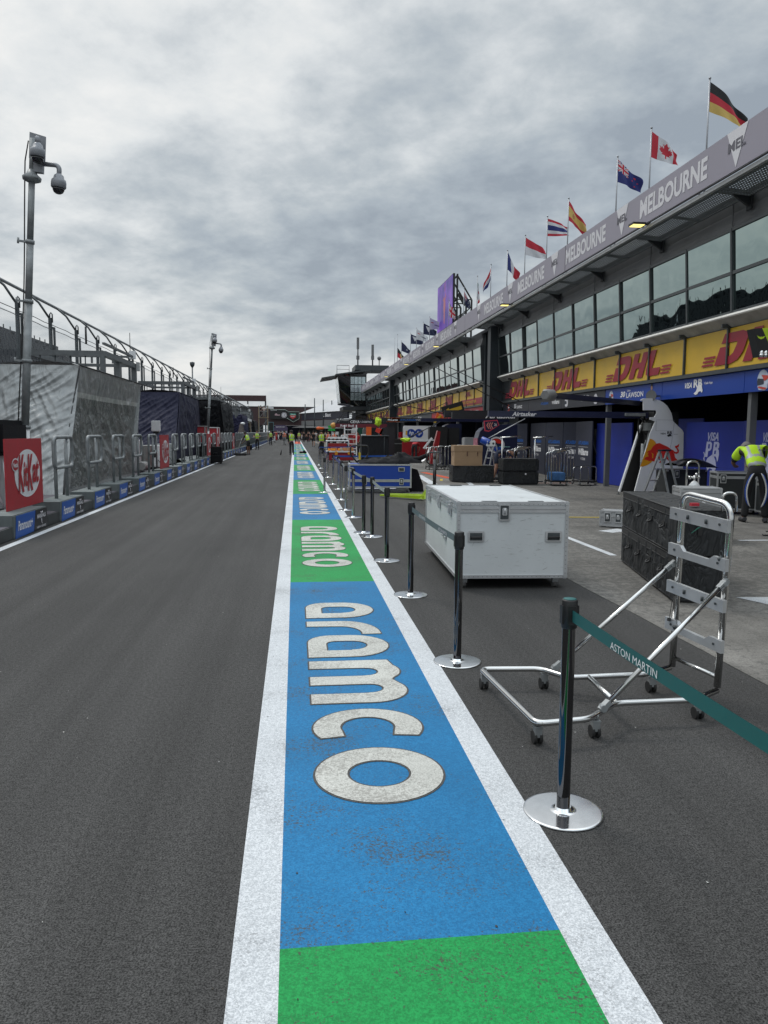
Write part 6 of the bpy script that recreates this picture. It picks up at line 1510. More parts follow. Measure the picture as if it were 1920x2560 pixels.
def ex2(t, d):
    m = MB(); m.box(-.75,-.2,-.14,.12,-.03,.05); m.build('lamp_tray', GALV, t)
    m = MB(); m.lathe([(.07,.0),(.08,-.05),(.06,-.09),(.01,-.11)], (-.25,-.05,-.02), 14); m.build('camera_dome', GLASSD, t)
    m = MB(); m.tube([(-.32,0,-.05),(-.33,0,-.3),(-.3,0,-.6),(-.36,0,-.82)], .026, 8); m.tube(fillet([(-.18,0,-.05),(-.2,0,-.42),(-.08,0,-.55),(-.02,0,-.4),(-.06,0,-.2),(-.15,0,-.1)], .1, 4), .026, 8); m.build('air_hose', BLKR, t)
boom('gantry_boom', 'dark blue overhead boom with white task company lettering, ending at the white fin', (9.5,19.85,2.16), (5.1,20.1,2.16), .2, .16, GN, ex2, words=[('Airtasker', .86, .66, .115, TEXG)])
# step ladder
def ladder(name, lab, loc, rot, H, w_, sp, n, lean=0):
    t = thing(name, lab, 'ladder', loc, rot)
    m = MB()
    for s_ in (-1, 1): m.bar((s_*w_/2*1.15,-sp/2,0), (s_*w_/2*.8,-.04,H), .05, .025)
    m.build('front_rail', ALU, t); m = MB()
    for s_ in (-1, 1): m.bar((s_*w_/2*1.2,sp/2,0), (s_*w_/2*.85,.04,H*.97), .04, .022)
    m.bar((-w_/2,sp*.35,H*.35),(w_/2,sp*.35,H*.35),.03); m.build('rear_rail', ALU, t)
    for k in range(n):
        f = (k+1)/(n+1); y = -sp/2+(sp/2-.04)*f; ww = w_/2*(1.15-.35*f); m = MB(); m.box(-ww,ww,y-.01,y+.09,H*f-.02,H*f+.01); m.build('step', ALU, t)
    m = MB(); m.rbox(-w_/2*.95, w_/2*.95, -.1, .08, H-.01, H+.04, .01); m.build('top_cap', BLKP, t); return t
t = thing('step_ladder', 'aluminium step ladder standing in front of the white gantry fin', 'ladder', (8.22, 17.55, 0))
w__ = V((.32,.16,0)); fa, fb_ = V((0,0,0)), V((.25,-.42,1.27)); ga, gb = fa+w__, fb_+w__*.8
for a, b in ((fa, fb_), (ga, gb)): m = MB(); m.bar(a, b, .045, .045); m.build('front_rail', ALU, t)
for a, b in ((V((.40,-.78,0)), fb_+V((.0,-.02,-.05))), (V((.40,-.78,0))+w__*1.05, gb+V((.0,-.02,-.05)))): m = MB(); m.bar(a, b, .03, .045); m.build('rear_rail', GALV, t)
for k in (.22,.44,.66,.84): m = MB(); m.bar(fa.lerp(fb_, k), ga.lerp(gb, k), .08, .03); m.build('step', ALU, t)
m = MB(); m.bar(fb_+V((-.03,-.05,.01)), gb+V((.06,.05,.01)), .12, .04); m.build('top_cap', BLKP, t)
ladder('step_ladder', 'small aluminium step ladder beside the navy gantry fin', (7.02, 26.9, 0), radians(-70), 1.28, .36, .7, 4)
# hoarding boards of the blue garage
VB = mat('team_blue_board', (.022,.042,.33), .45, 0., var=.2, scale=.8)
def board(lab, x0, y0, x1, y1, z0, z1, m_, name='hoarding_board', grp=None):
    t = thing(name, lab, 'hoarding', (x0, y0, 0), atan2(y1-y0, x1-x0), grp); L_ = sqrt((x1-x0)**2+(y1-y0)**2)
    m = MB(); m.box(0, L_, 0, .04, z0, z1); m.build('board', m_, t)
    m = MB(); m.bar((.1,.04,.02),(.1,.5,.02),.04); m.bar((L_-.1,.04,.02),(L_-.1,.5,.02),.04); m.bar((.1,.04,z1*.7),(.1,.5,.02),.03); m.bar((L_-.1,.04,z1*.7),(L_-.1,.5,.02),.03); m.build('foot', GALVD, t)
    return t, L_
def rb(t, L_):
    c = L_*.5
    text('VISA', (c-.23,-.005,1.50), (1,0,0), (0,0,1), .42, .21, LTW, t, bold=.03, shear=.3)
    m = MB()
    P = [[(.02,.38),(.1,1.0),(.36,1.0),(.44,.92),(.42,.72),(.34,.64),(.22,.62),(.18,.38)], [(.48,.4),(.56,1.0),(.82,1.0),(.9,.92),(.88,.78),(.82,.72),(.88,.66),(.9,.5),(.86,.3),(.8,.2),(.76,.34),(.7,.42)],
         [(-.1,.55),(-.04,.5),(-.02,.42),(-.08,.3),(.02,.18),(.0,.34),(.04,.46),(-.04,.58)], [(.06,.14),(.2,.34),(.4,.44),(.5,.5),(.6,.4),(.7,.26),(.76,.02),(.74,-.1),(.6,-.25),(.5,-.1),(.36,-.06),(.2,-.2),(.16,-.02)]]
    shape(m, P, (c-.32,-.006,.86), (1,0,0), (0,0,1), .62); m.build('team_emblem', LTW, t, nrm=False)
    m = MB(); shape(m, [[(.2,.72),(.3,.72),(.32,.9),(.22,.9)], [(.66,.78),(.74,.78),(.75,.9),(.67,.9)], [(.60,.5),(.7,.52),(.72,.66),(.62,.64)]], (c-.32,-.010,.86), (1,0,0), (0,0,1), .62); m.build('emblem_gap', VB, t, nrm=False)
LTW = mat('pale_lilac_print', (.52,.54,.75), .5, var=0)
t, L_ = board('blue team board with a white bull emblem, left of the hi-vis worker', 10.2, 19.2, 10.45, 16.95, 0, 1.97, VB); rb(t, L_)
t, L_ = board('blue team board with a white bull emblem, behind and right of the hi-vis worker', 10.4, 16.93, 10.15, 14.6, 0, 1.98, VB); rb(t, L_)
t, L_ = board('blue team board right of the frame edge', 10.15, 14.55, 10.4, 12.3, 0, 1.98, VB); rb(t, L_)
board('plain blue board behind the hanging air hoses', 10.1, 25.0, 10.25, 22.6, .02, 2.0, VB)
board('plain blue board in the shade beside the white fin', 10.9, 22.4, 11.1, 20.0, .02, 2.1, VB)
WB = mat('team_slate_board', (.03,.034,.055), .5, 0., var=.15)
def wl(t, L_, w_):
    text('ATLASSIAN', (L_*.5-w_*.48,-.006,1.27), (1,0,0), (0,0,1), w_*.96, .13, LBL, t, bold=.03); m = MB(); m.box(L_*.5-w_*.45, L_*.5+w_*.45, -.006,-.004,1.19,1.2); m.build('rule', TEXW, t)
    text('Williams', (L_*.5-w_*.48,-.006,.90), (1,0,0), (0,0,1), w_*.96, .24, TEXW, t, bold=.045, shear=.1); text('F1 TEAM', (L_*.5-w_*.2,-.006,.73), (1,0,0), (0,0,1), w_*.4, .09, TEXG, t)
for x0, y0, x1, y1, lab, w_ in [(10.0,37.3,9.75,34.6,'first slate team board from the left, behind the bending person',1.5), (9.72,34.5,10.15,33.0,'second slate team board from the left, folded against the first',1.0),
    (10.3,33.0,9.95,29.9,'third slate team board, the middle of the row',1.6), (9.95,29.85,10.1,28.3,'fourth slate team board, overlapping the middle one',1.1), (10.1,28.25,10.4,27.2,'narrow slate board turned side on between two others',.8), (10.2,27.2,9.9,24.9,'fifth slate team board, at the right end beside the blue boards',1.5)]:
    t, L_ = board(lab, x0, y0, x1, y1, 0, 2.08, WB); wl(t, L_, w_)
# navy gantry fin with ring logo
t = thing('team_gantry', 'navy rounded gantry fin with a red, white and blue ring and pink lettered edge', 'gantry', (7.15, 29.6, 0))
m = MB(); m.slab([(-.02,0,.05),(-.02,0,1.45),(.05,0,1.7),(.2,0,1.85),(.5,0,1.95),(1.2,0,2.0),(1.55,0,1.98),(1.6,0,.05)], (0,1,0), .7); m.build('fin', GN, t)
m = MB(); m.box(-.05,-.02,.02,.68,.1,1.45); m.build('edge_print', mat('pink_print', (.4,.15,.2), .5, var=.5, scale=7), t)
m = MB(); ring(m, ell(.72,1.18,.33,.33), ell(.72,1.18,.27,.27), (0,-.006,0), u, v); m.build('ring', TEXG, t)
m = MB(); shape(m, [arc(.72,1.18,.25,.25,15,165,14)], (0,-.006,0), u, v); m.build('ring_top', BUL, t); m = MB(); shape(m, [arc(.72,1.18,.25,.25,195,345,14)], (0,-.006,0), u, v); m.build('ring_bottom', HB, t)
boom('gantry_boom', 'dark boom with white lettering leading to the navy gantry fin', (8.4,29.9,2.33), (6.15,30.0,2.33), .25, .26, GB, words=[('Airtasker', .42, 1.3, .2, TEXW)])
t = thing('stop_sign', 'pink-edged blue chevron stop sign hanging on the navy gantry boom', 'sign', (7.1, 28.6, 1.75))
sg = [(0,.36),(.52,.40),(.60,.2),(.2,-.05),(.04,-.02)]
m = MB(); m.slab([(x,0,z) for x, z in sg], (0,1,0), .04); m.build('panel', mat('sign_rim', (.6,.05,.09), .4), t)
m = MB(); shape(m, [[(.035,.33),(.5,.365),(.565,.2),(.2,-.01),(.075,.02)]], (0,-.004,0), u, v); m.build('face', GN, t)
m = MB()
for k in range(3): x = .1+k*.08; shape(m, [[(x+.06,.3),(x+.1,.3),(x+.04,.19),(x+.12,.06),(x+.08,.06),(x,.19)]], (0,-.008,0), u, v)
m.build('chevrons', mat('chevron_pink', (.65,.25,.2), var=0), t); text('26', (.40,-.008,.17), u, v, .1, .1, TEXG, t)
t = thing('pit_marker', 'blue and white pit board can on a long thin pole', 'pit marker', (6.75, 22.2, 2.08))
m = MB(); m.cyl((0,0,0),(-1.14,-.2,-.58),.014,.012,8); m.build('pole', ALU, t)
m = MB(); m.tube([(-1.32,-.1,-.62),(-1.12,-.22,-.72),(-1.1,-.235,-.73)], [.1,.11,.1], 14); m.build('can', HB, t); m = MB(); m.rbox(-1.22,-.95,-.30,-.25,-.82,-.64,.02); m.box(-1.2,-1.1,-.28,-.1,-.78,-.66); m.build('front_plate', WHT, t)
m = MB(); m.cyl((-1.15,-.31,-.73),(-1.15,-.305,-.73),.03); m.cyl((-1.02,-.31,-.73),(-1.02,-.305,-.73),.03); m.build('lens', GALVD, t)
# octagonal black case with cardboard box
t = thing('octagon_case', 'black padded octagonal case under the cardboard box', 'case', (5.95, 25.4, 0))
m = MB(); pr = [(-.7,-.1),(-.35,-.42),(.6,-.42),(.72,-.1),(.72,.5),(.4,.8),(-.4,.8),(-.7,.5)]; m.slab([(x,y,.03) for x, y in pr], (0,0,1), .53); m.build('cover', PAD, t)
m = MB(); m.tube([(x,y,.555) for x, y in pr], .012, 6, True); m.tube([(-.72,.0,.35),(-.78,.02,.3),(-.72,.1,.3)], .015, 6); m.build('piping', BLKP, t)
t = thing('cardboard_box', 'brown cardboard box with a lid standing on the octagonal case', 'box', (5.25, 25.1, .565), radians(-4))
CARD = mat('cardboard', (.33,.22,.13), .85, 0., var=.08, scale=3, bump=.05)
m = MB(); m.box(.01,.94,.01,.8,0,.60); m.build('carton', CARD, t); m = MB(); m.box(0,.95,0,.81,.47,.67,.006); m.build('lid', CARD, t)
m = MB(); m.box(.42,.45,-.012,.0,.32,.47); m.box(.77,.79,-.012,.0,.32,.47); m.box(-.012,0,.3,.33,.32,.47); m.build('strap', mat('brown_strap', (.12,.06,.04)), t)
for i in range(2):
    t = thing('padded_case', ('lower' if i == 0 else 'upper')+' black case of the pair in front of the bending person', 'case', (6.62, 23.95, .02+i*.415), 0, 'paired black cases'); m = MB(); m.rbox(0,1.17,0,.7,0,.405,.03); m.build('cover', PAD, t)
    m = MB(); m.box(.0,1.17,-.006,.0,.33,.345); m.box(.72,.78,-.02,.0,.28,.34); m.build('zip', BLKP, t)
    if i == 0: m = MB(); m.box(.70,.75,-.026,-.02,.31,.36); m.build('label_plate', TEXW, t)
# chrome hoop trolleys and stands in front of the slate boards
def hoop_trolley(lab, x, y, rot, H=1.12, W=.5, D=.75, loops=2, load=None):
    t = thing('hoop_trolley', lab, 'trolley', (x, y, 0), rot, 'chrome hoop trolleys'); 
    for k in range(loops):
        yy = D*k/max(1, loops-1) if loops > 1 else 0; m = MB(); m.tube(fillet([(0,yy,.12),(0,yy,H-.04*k),(W,yy,H-.04*k),(W,yy,.12)], .1, 6), .018, 8); m.build('hoop', CHROME, t)
    m = MB(); m.box(-.02,W+.02,-.05,D+.05,.12,.16); m.build('deck', BLKP, t)
    for cx in (0, W):
        for cy in (0, D): castor((cx, cy, .12), t, .045)
    if load: m = MB(); m.rbox(.03,W-.03,.05,D-.05,.165,load[0],.02); m.build('load', load[1], t)
    return t
hoop_trolley('chrome hoop trolley with a blue load, nearest in front of the slate boards', 8.05, 23.5, radians(-4), 1.12, .5, .7, 3, (.42, mat('load_blue', (.05,.15,.35), var=.3)))
hoop_trolley('chrome hoop trolley with a pale load, left of the one with the blue load', 7.35, 25.3, radians(3), 1.1, .42, .8, 2, (.36, GCASE))
hoop_trolley('low chrome hoop trolley nearest the plain blue board', 9.0, 23.5, radians(6), .62, .55, .5, 2)
hoop_trolley('tall chrome rack trolley behind the low one', 8.95, 25.3, radians(0), 1.15, .5, .9, 4)
hoop_trolley('chrome rack trolley in front of the third slate board', 8.0, 27.2, radians(4), 1.15, .6, .9, 4)
for x, y, lab in ((6.9,25.2,'thin chrome T-shaped stand left of the bending person'), (8.1,25.4,'thin chrome T-shaped stand right of the black case pair')):
    t = thing('tee_stand', lab, 'stand', (x, y, 0)); m = MB(); m.cyl((0,0,0),(0,0,1.5),.02); m.cyl((-.08,0,1.5),(.62,0,1.55),.022); m.build('frame', CHROME, t); m = MB(); m.box(-.3,.3,-.03,.03,0,.04); m.box(-.03,.03,-.3,.3,0,.04); m.build('foot', GALVD, t)
# lime boom end with wings at the right edge
t = thing('lime_gantry_head', 'lime and black boom head with small white wings jutting in at the right edge', 'gantry', (4.98, 8, 2.5))
m = MB(); m.slab([(.07,0,.31),(1.6,0,.36),(2.8,0,.36),(2.8,0,.02),(.21,0,.01),(.17,0,.13)], (0,1,0), .10); m.build('head', LIME, t)
m = MB(); m.slab([(-.03,-.012,.30),(.075,-.012,.31),(.175,-.012,.12),(.205,-.012,.01),(.06,-.012,.0)], (0,1,0), .12); m.build('end_plate', BLKP, t)
m = MB(); shape(m, [[(.02,.0),(.05,-.012),(.08,.0),(.1,.028),(.06,.012),(.05,.018),(.04,.012),(.0,.028)]], (.015,-.018,.2), u, v); m.build('wings', LIME, t)
for k in (0, .05): m = MB(); m.cyl((.07+k,-.03,.02),(.12+k,.05,.10),.022,.025,12); m.ball((.07+k,-.035,.015),.024,10); m.build('air_coupling', CHROME, t)
m = MB(); m.bar((2.8,.2,.2),(4.8,.2,.2),.25); m.bar((4.4,.2,-2.5),(4.4,.2,.1),.3); m.build('arm', GB, t)
# ------------------------------------------------------------------ farther garages
OR = mat('signal_orange', (.75,.13,.02), .5, var=.1); SH = mat('scarlet_paint', (.30,.01,.015), .35, var=.1, coat=.2); LM = mat('lime_cloth', (.5,.72,.03), .7, 0, var=.15, bump=.5, bscale=12)
FIN = lambda lab, x, y, W, H, col, loc='gantry': None
def far_gantry(lab, x, y, W, H, col, bx, bz, bcol, words=None, extra=None, th=.25):
    t = thing('team_gantry', lab, 'gantry', (x, y, 0), 0, 'team gantries farther down the lane')
    m = MB(); m.slab([(0,0,.05),(0,0,H-.4),(.15,0,H-.1),(.4,0,H),(W,0,H),(W,0,.05)], (0,1,0), .7); m.build('fin', col, t)
    m = MB(); m.bar((W*.5,.35,bz), (bx-x,.35,bz), .3, th); m.build('beam', bcol, t)
    m = MB(); m.bar((W*.5,.35,bz+.25),(bx-x+.5,.35,bz+.85),.04); m.bar((bx-x+.6,.35,bz+.85),(bx-x+.1,.35,bz+.1),.04); m.bar((W*.3,.35,bz+.1),(W*.3,.35,bz+.9),.05); m.bar((W*.3,.35,bz+.9),((bx-x)*.5,.35,bz+.1),.03); m.build('stay', GB, t)
    for s_, px, L_, hh, mt in (words or []): text(s_, (px-x,.35-.16,bz-hh/2), u, v, L_, hh, mt, t, bold=.03)
    if extra: extra(t)
    return t
def mcl(t):
    m = MB(); m.box(-2.75,-2.1,.2,.5,2.17,2.37); m.build('orange_sleeve', OR, t)
far_gantry('dark gantry with an orange sleeve and a lime hood on its boom end', 7.3, 38, 1.0, 2.1, GN, 4.3, 2.27, GB, [('ATLASSIAN', 5.2, .9, .07, LBL), ('Williams F1', 6.0, .9, .08, TEXG), ('McLaren', 4.6, .5, .1, TEXW)], mcl, .18)
def lump(name, lab, loc, r, sc, m_, cat='cover', n=16, amp=.7, seed=0):
    m = MB(); m.grid(lambda a, b: V((sc[0]*r*cos(2*pi*a)*sin(pi*b), sc[1]*r*sin(2*pi*a)*sin(pi*b), sc[2]*r*cos(pi*b)))*(1+amp*noise.noise(V((3*cos(2*pi*a)+seed, 3*sin(2*pi*a), 4*b)))), n*2, n); return tag(m.build(name, m_, loc=loc, nrm=False), lab, cat)
lump('lime_hood', 'lime cloth hood over the end of the dark gantry boom', (4.12, 38.2, 2.15), .185, (.75,.7,1.0), LM)
lump('lime_hood', 'lime cloth hood hanging on a slanted pole over the garage front', (5.25, 36.4, 1.3), .18, (1.1,.7,.5), LM, seed=4)
t = thing('lolly_pole', 'slanted thin pole with a lime hood at its lower end', 'pole', (5.4, 36.4, 1.4)); m = MB(); m.cyl((0,0,0),(1.9,.2,.95),.02); m.build('shaft', GB, t); m = MB(); m.cyl((0,0,0),(.7,.07,.35),.032); m.build('grip', BLKP, t)
far_gantry('dark gantry with a black logistics board on its boom', 6.9, 60, 1.0, 2.3, GB, 4.2, 2.45, GB, [('CEVA', 4.3, .75, .22, TEXW), ('LOGISTICS', 5.1, .9, .14, TEXG)], None, .4)
def fer(t):
    m = MB(); m.ball((-3.05,.35,2.07),.2,12); m.build('end_ball', mat('amber_ball', (.6,.3,.06), .5), t)
far_gantry('dark red gantry with an amber ball on its boom end', 5.6, 51, 1.0, 2.0, GB, 2.6, 2.07, mat('maroon_paint', (.14,.015,.03), .4), [('Red Bull', 3.0, .9, .14, TEXG)], fer)
t = thing('signal_paddle', 'green and orange signal paddle reaching over the red cart', 'sign', (2.3, 56, 1.9)); m = MB(); m.box(.1,.6,-.03,.03,-.18,.2); m.build('green_plate', mat('paddle_green', (.02,.4,.06)), t); m = MB(); m.tube([(-.75,0,0),(-.6,0,0),(-.2,0,0)], [.08,.13,.06], 10); m.build('orange_cone', OR, t); m = MB(); m.cyl((-.3,0,0),(1.2,0,.02),.04); m.cyl((.35,0,-1.9),(.35,0,-.1),.03); m.build('rod', GALV, t)
# lollipop arrow signs and orange flags under the red header
t = thing('arrow_sign', 'yellow and black arrow board hanging tilted over the dark boom', 'sign', (6.0, 31.5, 2.35), radians(3)); m = MB(); m.slab([(0,0,.35),(.9,0,.62),(1.0,0,.25),(.15,0,-.1)], (0,1,0), .05); m.build('panel', BLKP, t)
m = MB(); shape(m, [[(.1,.16),(.34,.33),(.33,.26),(.86,.42),(.9,.28),(.36,.12),(.36,.05)]], (0,-.005,0), u, v); m.build('arrow', mat('arrow_yellow', (.6,.38,.03), var=0), t)
t = thing('arrow_flags', 'orange and yellow arrow vanes on a boom below the yellow panels', 'sign', (6.75, 37, 2.3)); t.scale = (.75,.75,.75); m = MB(); m.slab([(0,0,0),(.12,0,-.05),(.3,0,.35),(.15,0,.45)], (0,1,0), .05); m.slab([(.3,0,0),(.8,0,-.05),(.8,0,.1),(.35,0,.25)], (0,1,0), .05); m.build('orange_vane', OR, t); m = MB(); m.slab([(-.1,-.1,-.2),(.03,-.1,-.25),(.45,-.1,.25),(.35,-.1,.32)], (0,1,0), .04); m.build('yellow_vane', mat('arrow_yellow', (.6,.38,.03)), t)
boom('gantry_boom', 'dark blue boom passing under the red garage header', (9.3,33,2.2), (5.4,33,2.2), .2, .14, GN)
boom('gantry_boom', 'short black beam hanging below the red garage header', (8.1,31.2,2.42), (6.1,31.3,2.42), .3, .3, GB, words=[('SCUDERIA', .8, .9, .1, TEXG)])
for i, (a, b) in enumerate((((5.6,31,4.3),(9.2,31.5,2.6)), ((6.2,31,4.3),(9.3,31.5,3.0)))):
    m = MB(); m.cyl((0,0,0), V(b)-V(a), .018, .018, 6); tag(m.build('stay_wire', GB, loc=a), ('lower' if i == 0 else 'upper')+' dark slanting stay wire in front of the yellow panels', 'wire')
# red garage panels with computer maker disc
t = thing('hoarding_board', 'red and white board with a round blue lettered disc', 'hoarding', (6.9, 45.5, 0))
m = MB(); m.box(-.55,1.35,0,.08,0,1.1); m.build('red_board', SH, t); m = MB(); m.slab([(-.5,-.01,1.12),(.95,-.01,1.12),(1.3,-.01,1.6),(1.3,-.01,2.05),(-.45,-.01,2.05),(-.5,-.01,1.9)], (0,1,0), .09); m.build('white_board', WHT, t)
for x in (-.02, .45):
    m = MB(); shape(m, [ell(x,1.6,.26,.26,20)], (0,-.016,0), u, v); d_ = m.build('disc', HB, t); text('hp', (x-.13,-.022,1.47), u, v, .28, .28, TEXW, t, shear=.3)
text('16', (.85,-.02,.7), u, v, .35, .38, TEXW, t, shear=.3, bold=.03); m = MB(); m.box(-.35,-.25,-.02,-.014,1.5,1.75); m.build('yellow_shield', mat('arrow_yellow', (.6,.38,.03)), t)
def covered(name, lab, pts, loc, m_, cat='sheet'):
    m = MB(); n = len(pts)-1
    def f(a, b):
        i = min(n-1, int(a*n)); k = a*n-i; p = V(pts[i]).lerp(V(pts[i+1]), k); w_ = .26+.1*sin(a*5)
        return p+V((0, w_*(b-.5)*2, -.35*(b-.5)**2))+V((.04,.02,.05))*noise.noise(V((a*9, b*7, 2)))
    m.grid(f, 40, 14); return tag(m.build(name, m_, loc=loc, nrm=False), lab, cat)
covered('white_sheet', 'white sheet trailing from a stand down to the ground at the red garage', [(-.6,0,.05),(-.25,0,.2),(0,0,.6),(.15,0,1.1),(.4,0,1.42),(.8,0,1.45),(.95,0,1.25)], (7.4, 42.5, 0), WHT)
t = thing('tyre_stand', 'dark stand beneath the white sheet', 'stand', (7.7, 43, 0)); m = MB(); m.bar((0,0,0),(0,0,1.3),.06); m.bar((.6,0,0),(.6,0,1.3),.06); m.bar((0,0,1.25),(.6,0,1.25),.06); m.build('frame', GALVD, t); m = MB(); m.cyl((.3,-.1,.35),(.3,.25,.35),.33,.33,24); m.build('tyre', BLKR, t)
m = MB(); m.box(0,.5,0,.4,0,.5,.005); tag(m.build('cardboard_box', CARD, loc=(7.6, 41.2, 0)), 'brown cardboard box on the ground by the white sheet', 'box')
m = MB(); m.box(0,.5,0,.4,0,.42,.01); m.box(.05,.45,-.02,0,.1,.3); tag(m.build('white_crate', WHT, loc=(8.2, 41.0, 0)), 'white crate right of the cardboard box by the red garage', 'crate')
# rails, red wheel gun stand, dark stacks by the recess
for i in range(5): hoop_trolley('steel hoop rack in the row left of the cardboard box, number %s from the left' % ('one','two','three','four','five')[i], 5.9+i*.42, 33.5+.25*(i % 2), radians(5), 1.02+.03*i, .34, .6, 2)
t = thing('tool_cabinet', 'pale grey machine with a round dial between the hoop racks and the navy fin', 'cabinet', (7.4, 33.2, 0)); m = MB(); m.rbox(0,.85,0,.6,.1,1.45,.03); m.build('body', GCASE, t); m = MB(); m.rbox(.45,.85,-.05,.0,.9,1.15,.02); m.cyl((.65,-.07,1.0),(.65,-.05,1.0),.08); m.build('dial', GALV, t)
t = thing('wheel_gun_stand', 'red and white slanted wheel gun stand in front of dark screens', 'stand', (6.35, 36.0, 0)); m = MB(); m.slab([(0,0,.1),(.2,0,.1),(.45,0,1.1),(.5,0,1.7),(.36,0,1.75),(.2,0,1.1)], (0,1,0), .25); m.build('stand', SH, t); m = MB(); m.bar((-.5,0,1.3),(.2,0,1.3),.05); m.bar((-.3,0,.9),(.1,0,1.4),.08); m.box(.15,.3,-.01,0,.5,.8); m.build('arm', WHT, t)
for x, y, W, H, D, lab in [(6.6,37.5,.9,1.95,.5,'left dark screen standing behind the red wheel gun stand'), (7.6,37.8,.55,1.9,.5,'right dark screen standing behind the red wheel gun stand')]:
    t = thing('dark_screen', lab, 'screen', (x, y, 0)); m = MB(); m.rbox(0,W,0,D,.9,H,.02); m.build('panel', BLKP, t); m = MB(); m.bar((W/2,D/2,0),(W/2,D/2,.9),.08); m.box(0,W,0,D,0,.05); m.build('stand', GALVD, t)
m = MB(); m.tube([(0,0,0),(0,0,2.1)], .05, 8); m.box(-.12,.12,-.1,.1,.9,1.9); tag(m.build('blue_column', GN, loc=(7.35, 40, 0)), 'narrow navy post with a control box by the red garage', 'post')
# big black box and red carts near the strip
t = thing('black_screen_box', 'large black covered box standing behind the blue case', 'cabinet', (2.72, 31.5, 0)); m = MB(); m.rbox(0,1.12,0,.9,.12,1.5,.03); m.build('cover', BLKT, t); m = MB(); m.tube([(0,-.02,1.5),(1.12,-.02,1.5)], .025, 8); m.tube([(.93,-.02,.3),(.93,-.02,1.5)], .012, 6); m.build('trim', GALVD, t)
for x in (.1, 1.0): m = MB(); m.cyl((x-.03,.1,.06),(x+.03,.1,.06),.06); m.build('wheel', BLKR, t)
t = thing('red_cart', 'dark red cart with a pale rim, by the hi-vis person right of the strip', 'cart', (1.95, 47.5, 0)); m = MB(); m.rbox(.1,1.25,0,1,.3,.95,.03); m.build('body', SH, t); m = MB(); m.tube(fillet([(0,0,.25),(0,0,1.1),(1.35,0,1.1),(1.35,0,.25)], .08, 4), .04, 8); m.tube([(0,0,1.1),(0,1,1.1),(1.35,1,1.1),(1.35,0,1.1)], .04, 8); m.build('rim', WHT, t)
m = MB()
for k in range(5): m.cyl((.15+.25*k,.1,1.16),(.15+.25*k,.7,1.16),.09,.09,10)
m.build('fittings', BLKP, t)
m = MB(); m.box(.1,1.3,.1,.9,1.22,1.34); m.build('top_tray', WHT, t)
t = thing('supply_cart', 'red supply cart topped with orange and yellow parts, behind the blue belt', 'cart', (1.75, 41.8, 0)); m = MB(); m.rbox(0,1.45,0,.8,.1,.55,.03); m.build('body', SH, t); m = MB(); m.box(-.05,1.5,-.05,.85,.55,.62); m.box(.25,.5,-.04,.0,.2,.32); m.build('shelf', WHT, t)
m = MB(); rnd = random.Random(2)
for k in range(14): x = rnd.uniform(0,1.2); m.mi = k % 3; m.rbox(x, x+rnd.uniform(.12,.26), rnd.uniform(0,.3), rnd.uniform(.45,.75), .63, .63+rnd.uniform(.06,.2), .02)
m.mi = 1; m.rbox(.4,.56,-.06,.0,.4,.62,.02); m.rbox(1.1,1.22,-.06,0,.42,.6,.02); m.build('parts', [mat('pale_orange', (.55,.25,.1), var=.2), mat('amber_plastic', (.75,.3,.02)), mat('tan_parts', (.45,.35,.25), var=.2)], t)
for s_ in (.2,1.2): m = MB(); m.cyl((s_-.03,0,.07),(s_+.03,0,.07),.07); m.build('wheel', BLKR, t)
t = thing('white_ladder', 'white painted ladder beside the red-shirted crew member', 'ladder', (3.15, 49, 0)); m = MB()
for x in (0,.75): m.bar((x,0,0),(x,.15,2.1),.07)
m.build('rail', WHT, t)
for k in range(6): m = MB(); m.bar((0,.07,.3+k*.3),(.75,.07,.3+k*.3),.05); m.build('step', WHT, t)
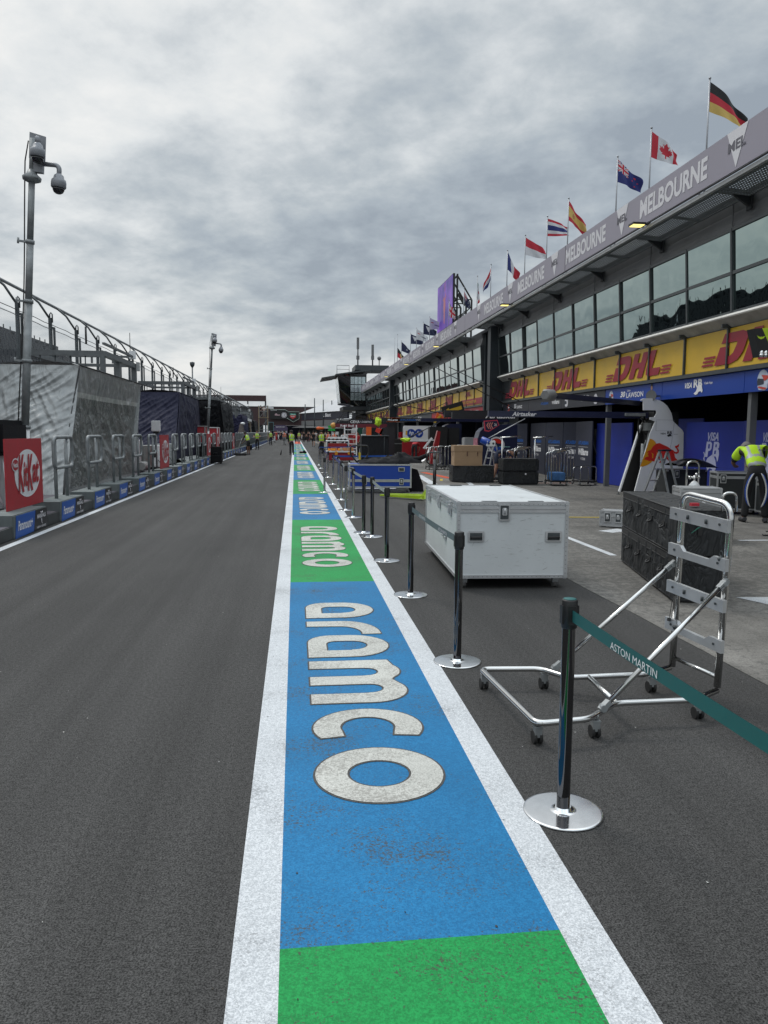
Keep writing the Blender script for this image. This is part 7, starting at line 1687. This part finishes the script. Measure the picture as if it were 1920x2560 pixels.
t = thing('orange_panel', 'orange upright panel with a red slanted sign beside the crew member in red', 'panel', (4.7, 51, 0)); m = MB(); m.box(0,.35,0,.1,.8,2.0); m.build('panel', OR, t); m = MB(); m.slab([(.6,0,1.7),(1.0,0,1.5),(1.15,0,1.85),(.7,0,1.95)], (0,1,0), .05); m.bar((.95,0,1.5),(1.4,0,.9),.06); m.bar((.2,.05,0),(.2,.05,.8),.06); m.build('sign', mat('sign_red', (.7,.05,.03)), t)
# row of garage-front clutter far down the apron
rnd = random.Random(11)
COLS = [('black', BLKP), ('grey', GCASE), ('dark blue', GN), ('white', WHT), ('dark red', SH)]
for i in range(26):
    y = 55+i*1.9+rnd.random(); x = rnd.uniform(4.4, 9.0); c, mm = COLS[(i*7) % 5]; W, D, H = rnd.uniform(.5,1.1), rnd.uniform(.5,.9), rnd.uniform(.6,1.7)
    t = thing('equipment_case', 'distant %s equipment case or cart on the far apron' % c, 'case', (x, y, 0), rnd.uniform(-.3,.3), 'distant %s cases' % c)
    m = MB(); m.rbox(0,W,0,D,.12,H,.03); m.build('body', mm, t); m = MB(); m.box(-.01,W+.01,-.01,D+.01,H*.7,H*.74); m.box(.02,W-.02,.02,D-.02,.06,.12); m.build('trim', GALV, t)
for i, y in enumerate((68, 76, 84, 92, 101)):
    far_gantry('distant %s gantry over the far apron' % ('dark blue','black','grey','green','white')[i], 7.4, y, .9, 2.3, [GN,GB,MG,mat('dark_green_paint', (.01,.08,.05)),WHT][i], 3.9+.2*i, 2.5, GB, None)
# things inside the garages: racks, cabinets, screens
for b in range(2):
    for k in range(4):
        for j in range(4):
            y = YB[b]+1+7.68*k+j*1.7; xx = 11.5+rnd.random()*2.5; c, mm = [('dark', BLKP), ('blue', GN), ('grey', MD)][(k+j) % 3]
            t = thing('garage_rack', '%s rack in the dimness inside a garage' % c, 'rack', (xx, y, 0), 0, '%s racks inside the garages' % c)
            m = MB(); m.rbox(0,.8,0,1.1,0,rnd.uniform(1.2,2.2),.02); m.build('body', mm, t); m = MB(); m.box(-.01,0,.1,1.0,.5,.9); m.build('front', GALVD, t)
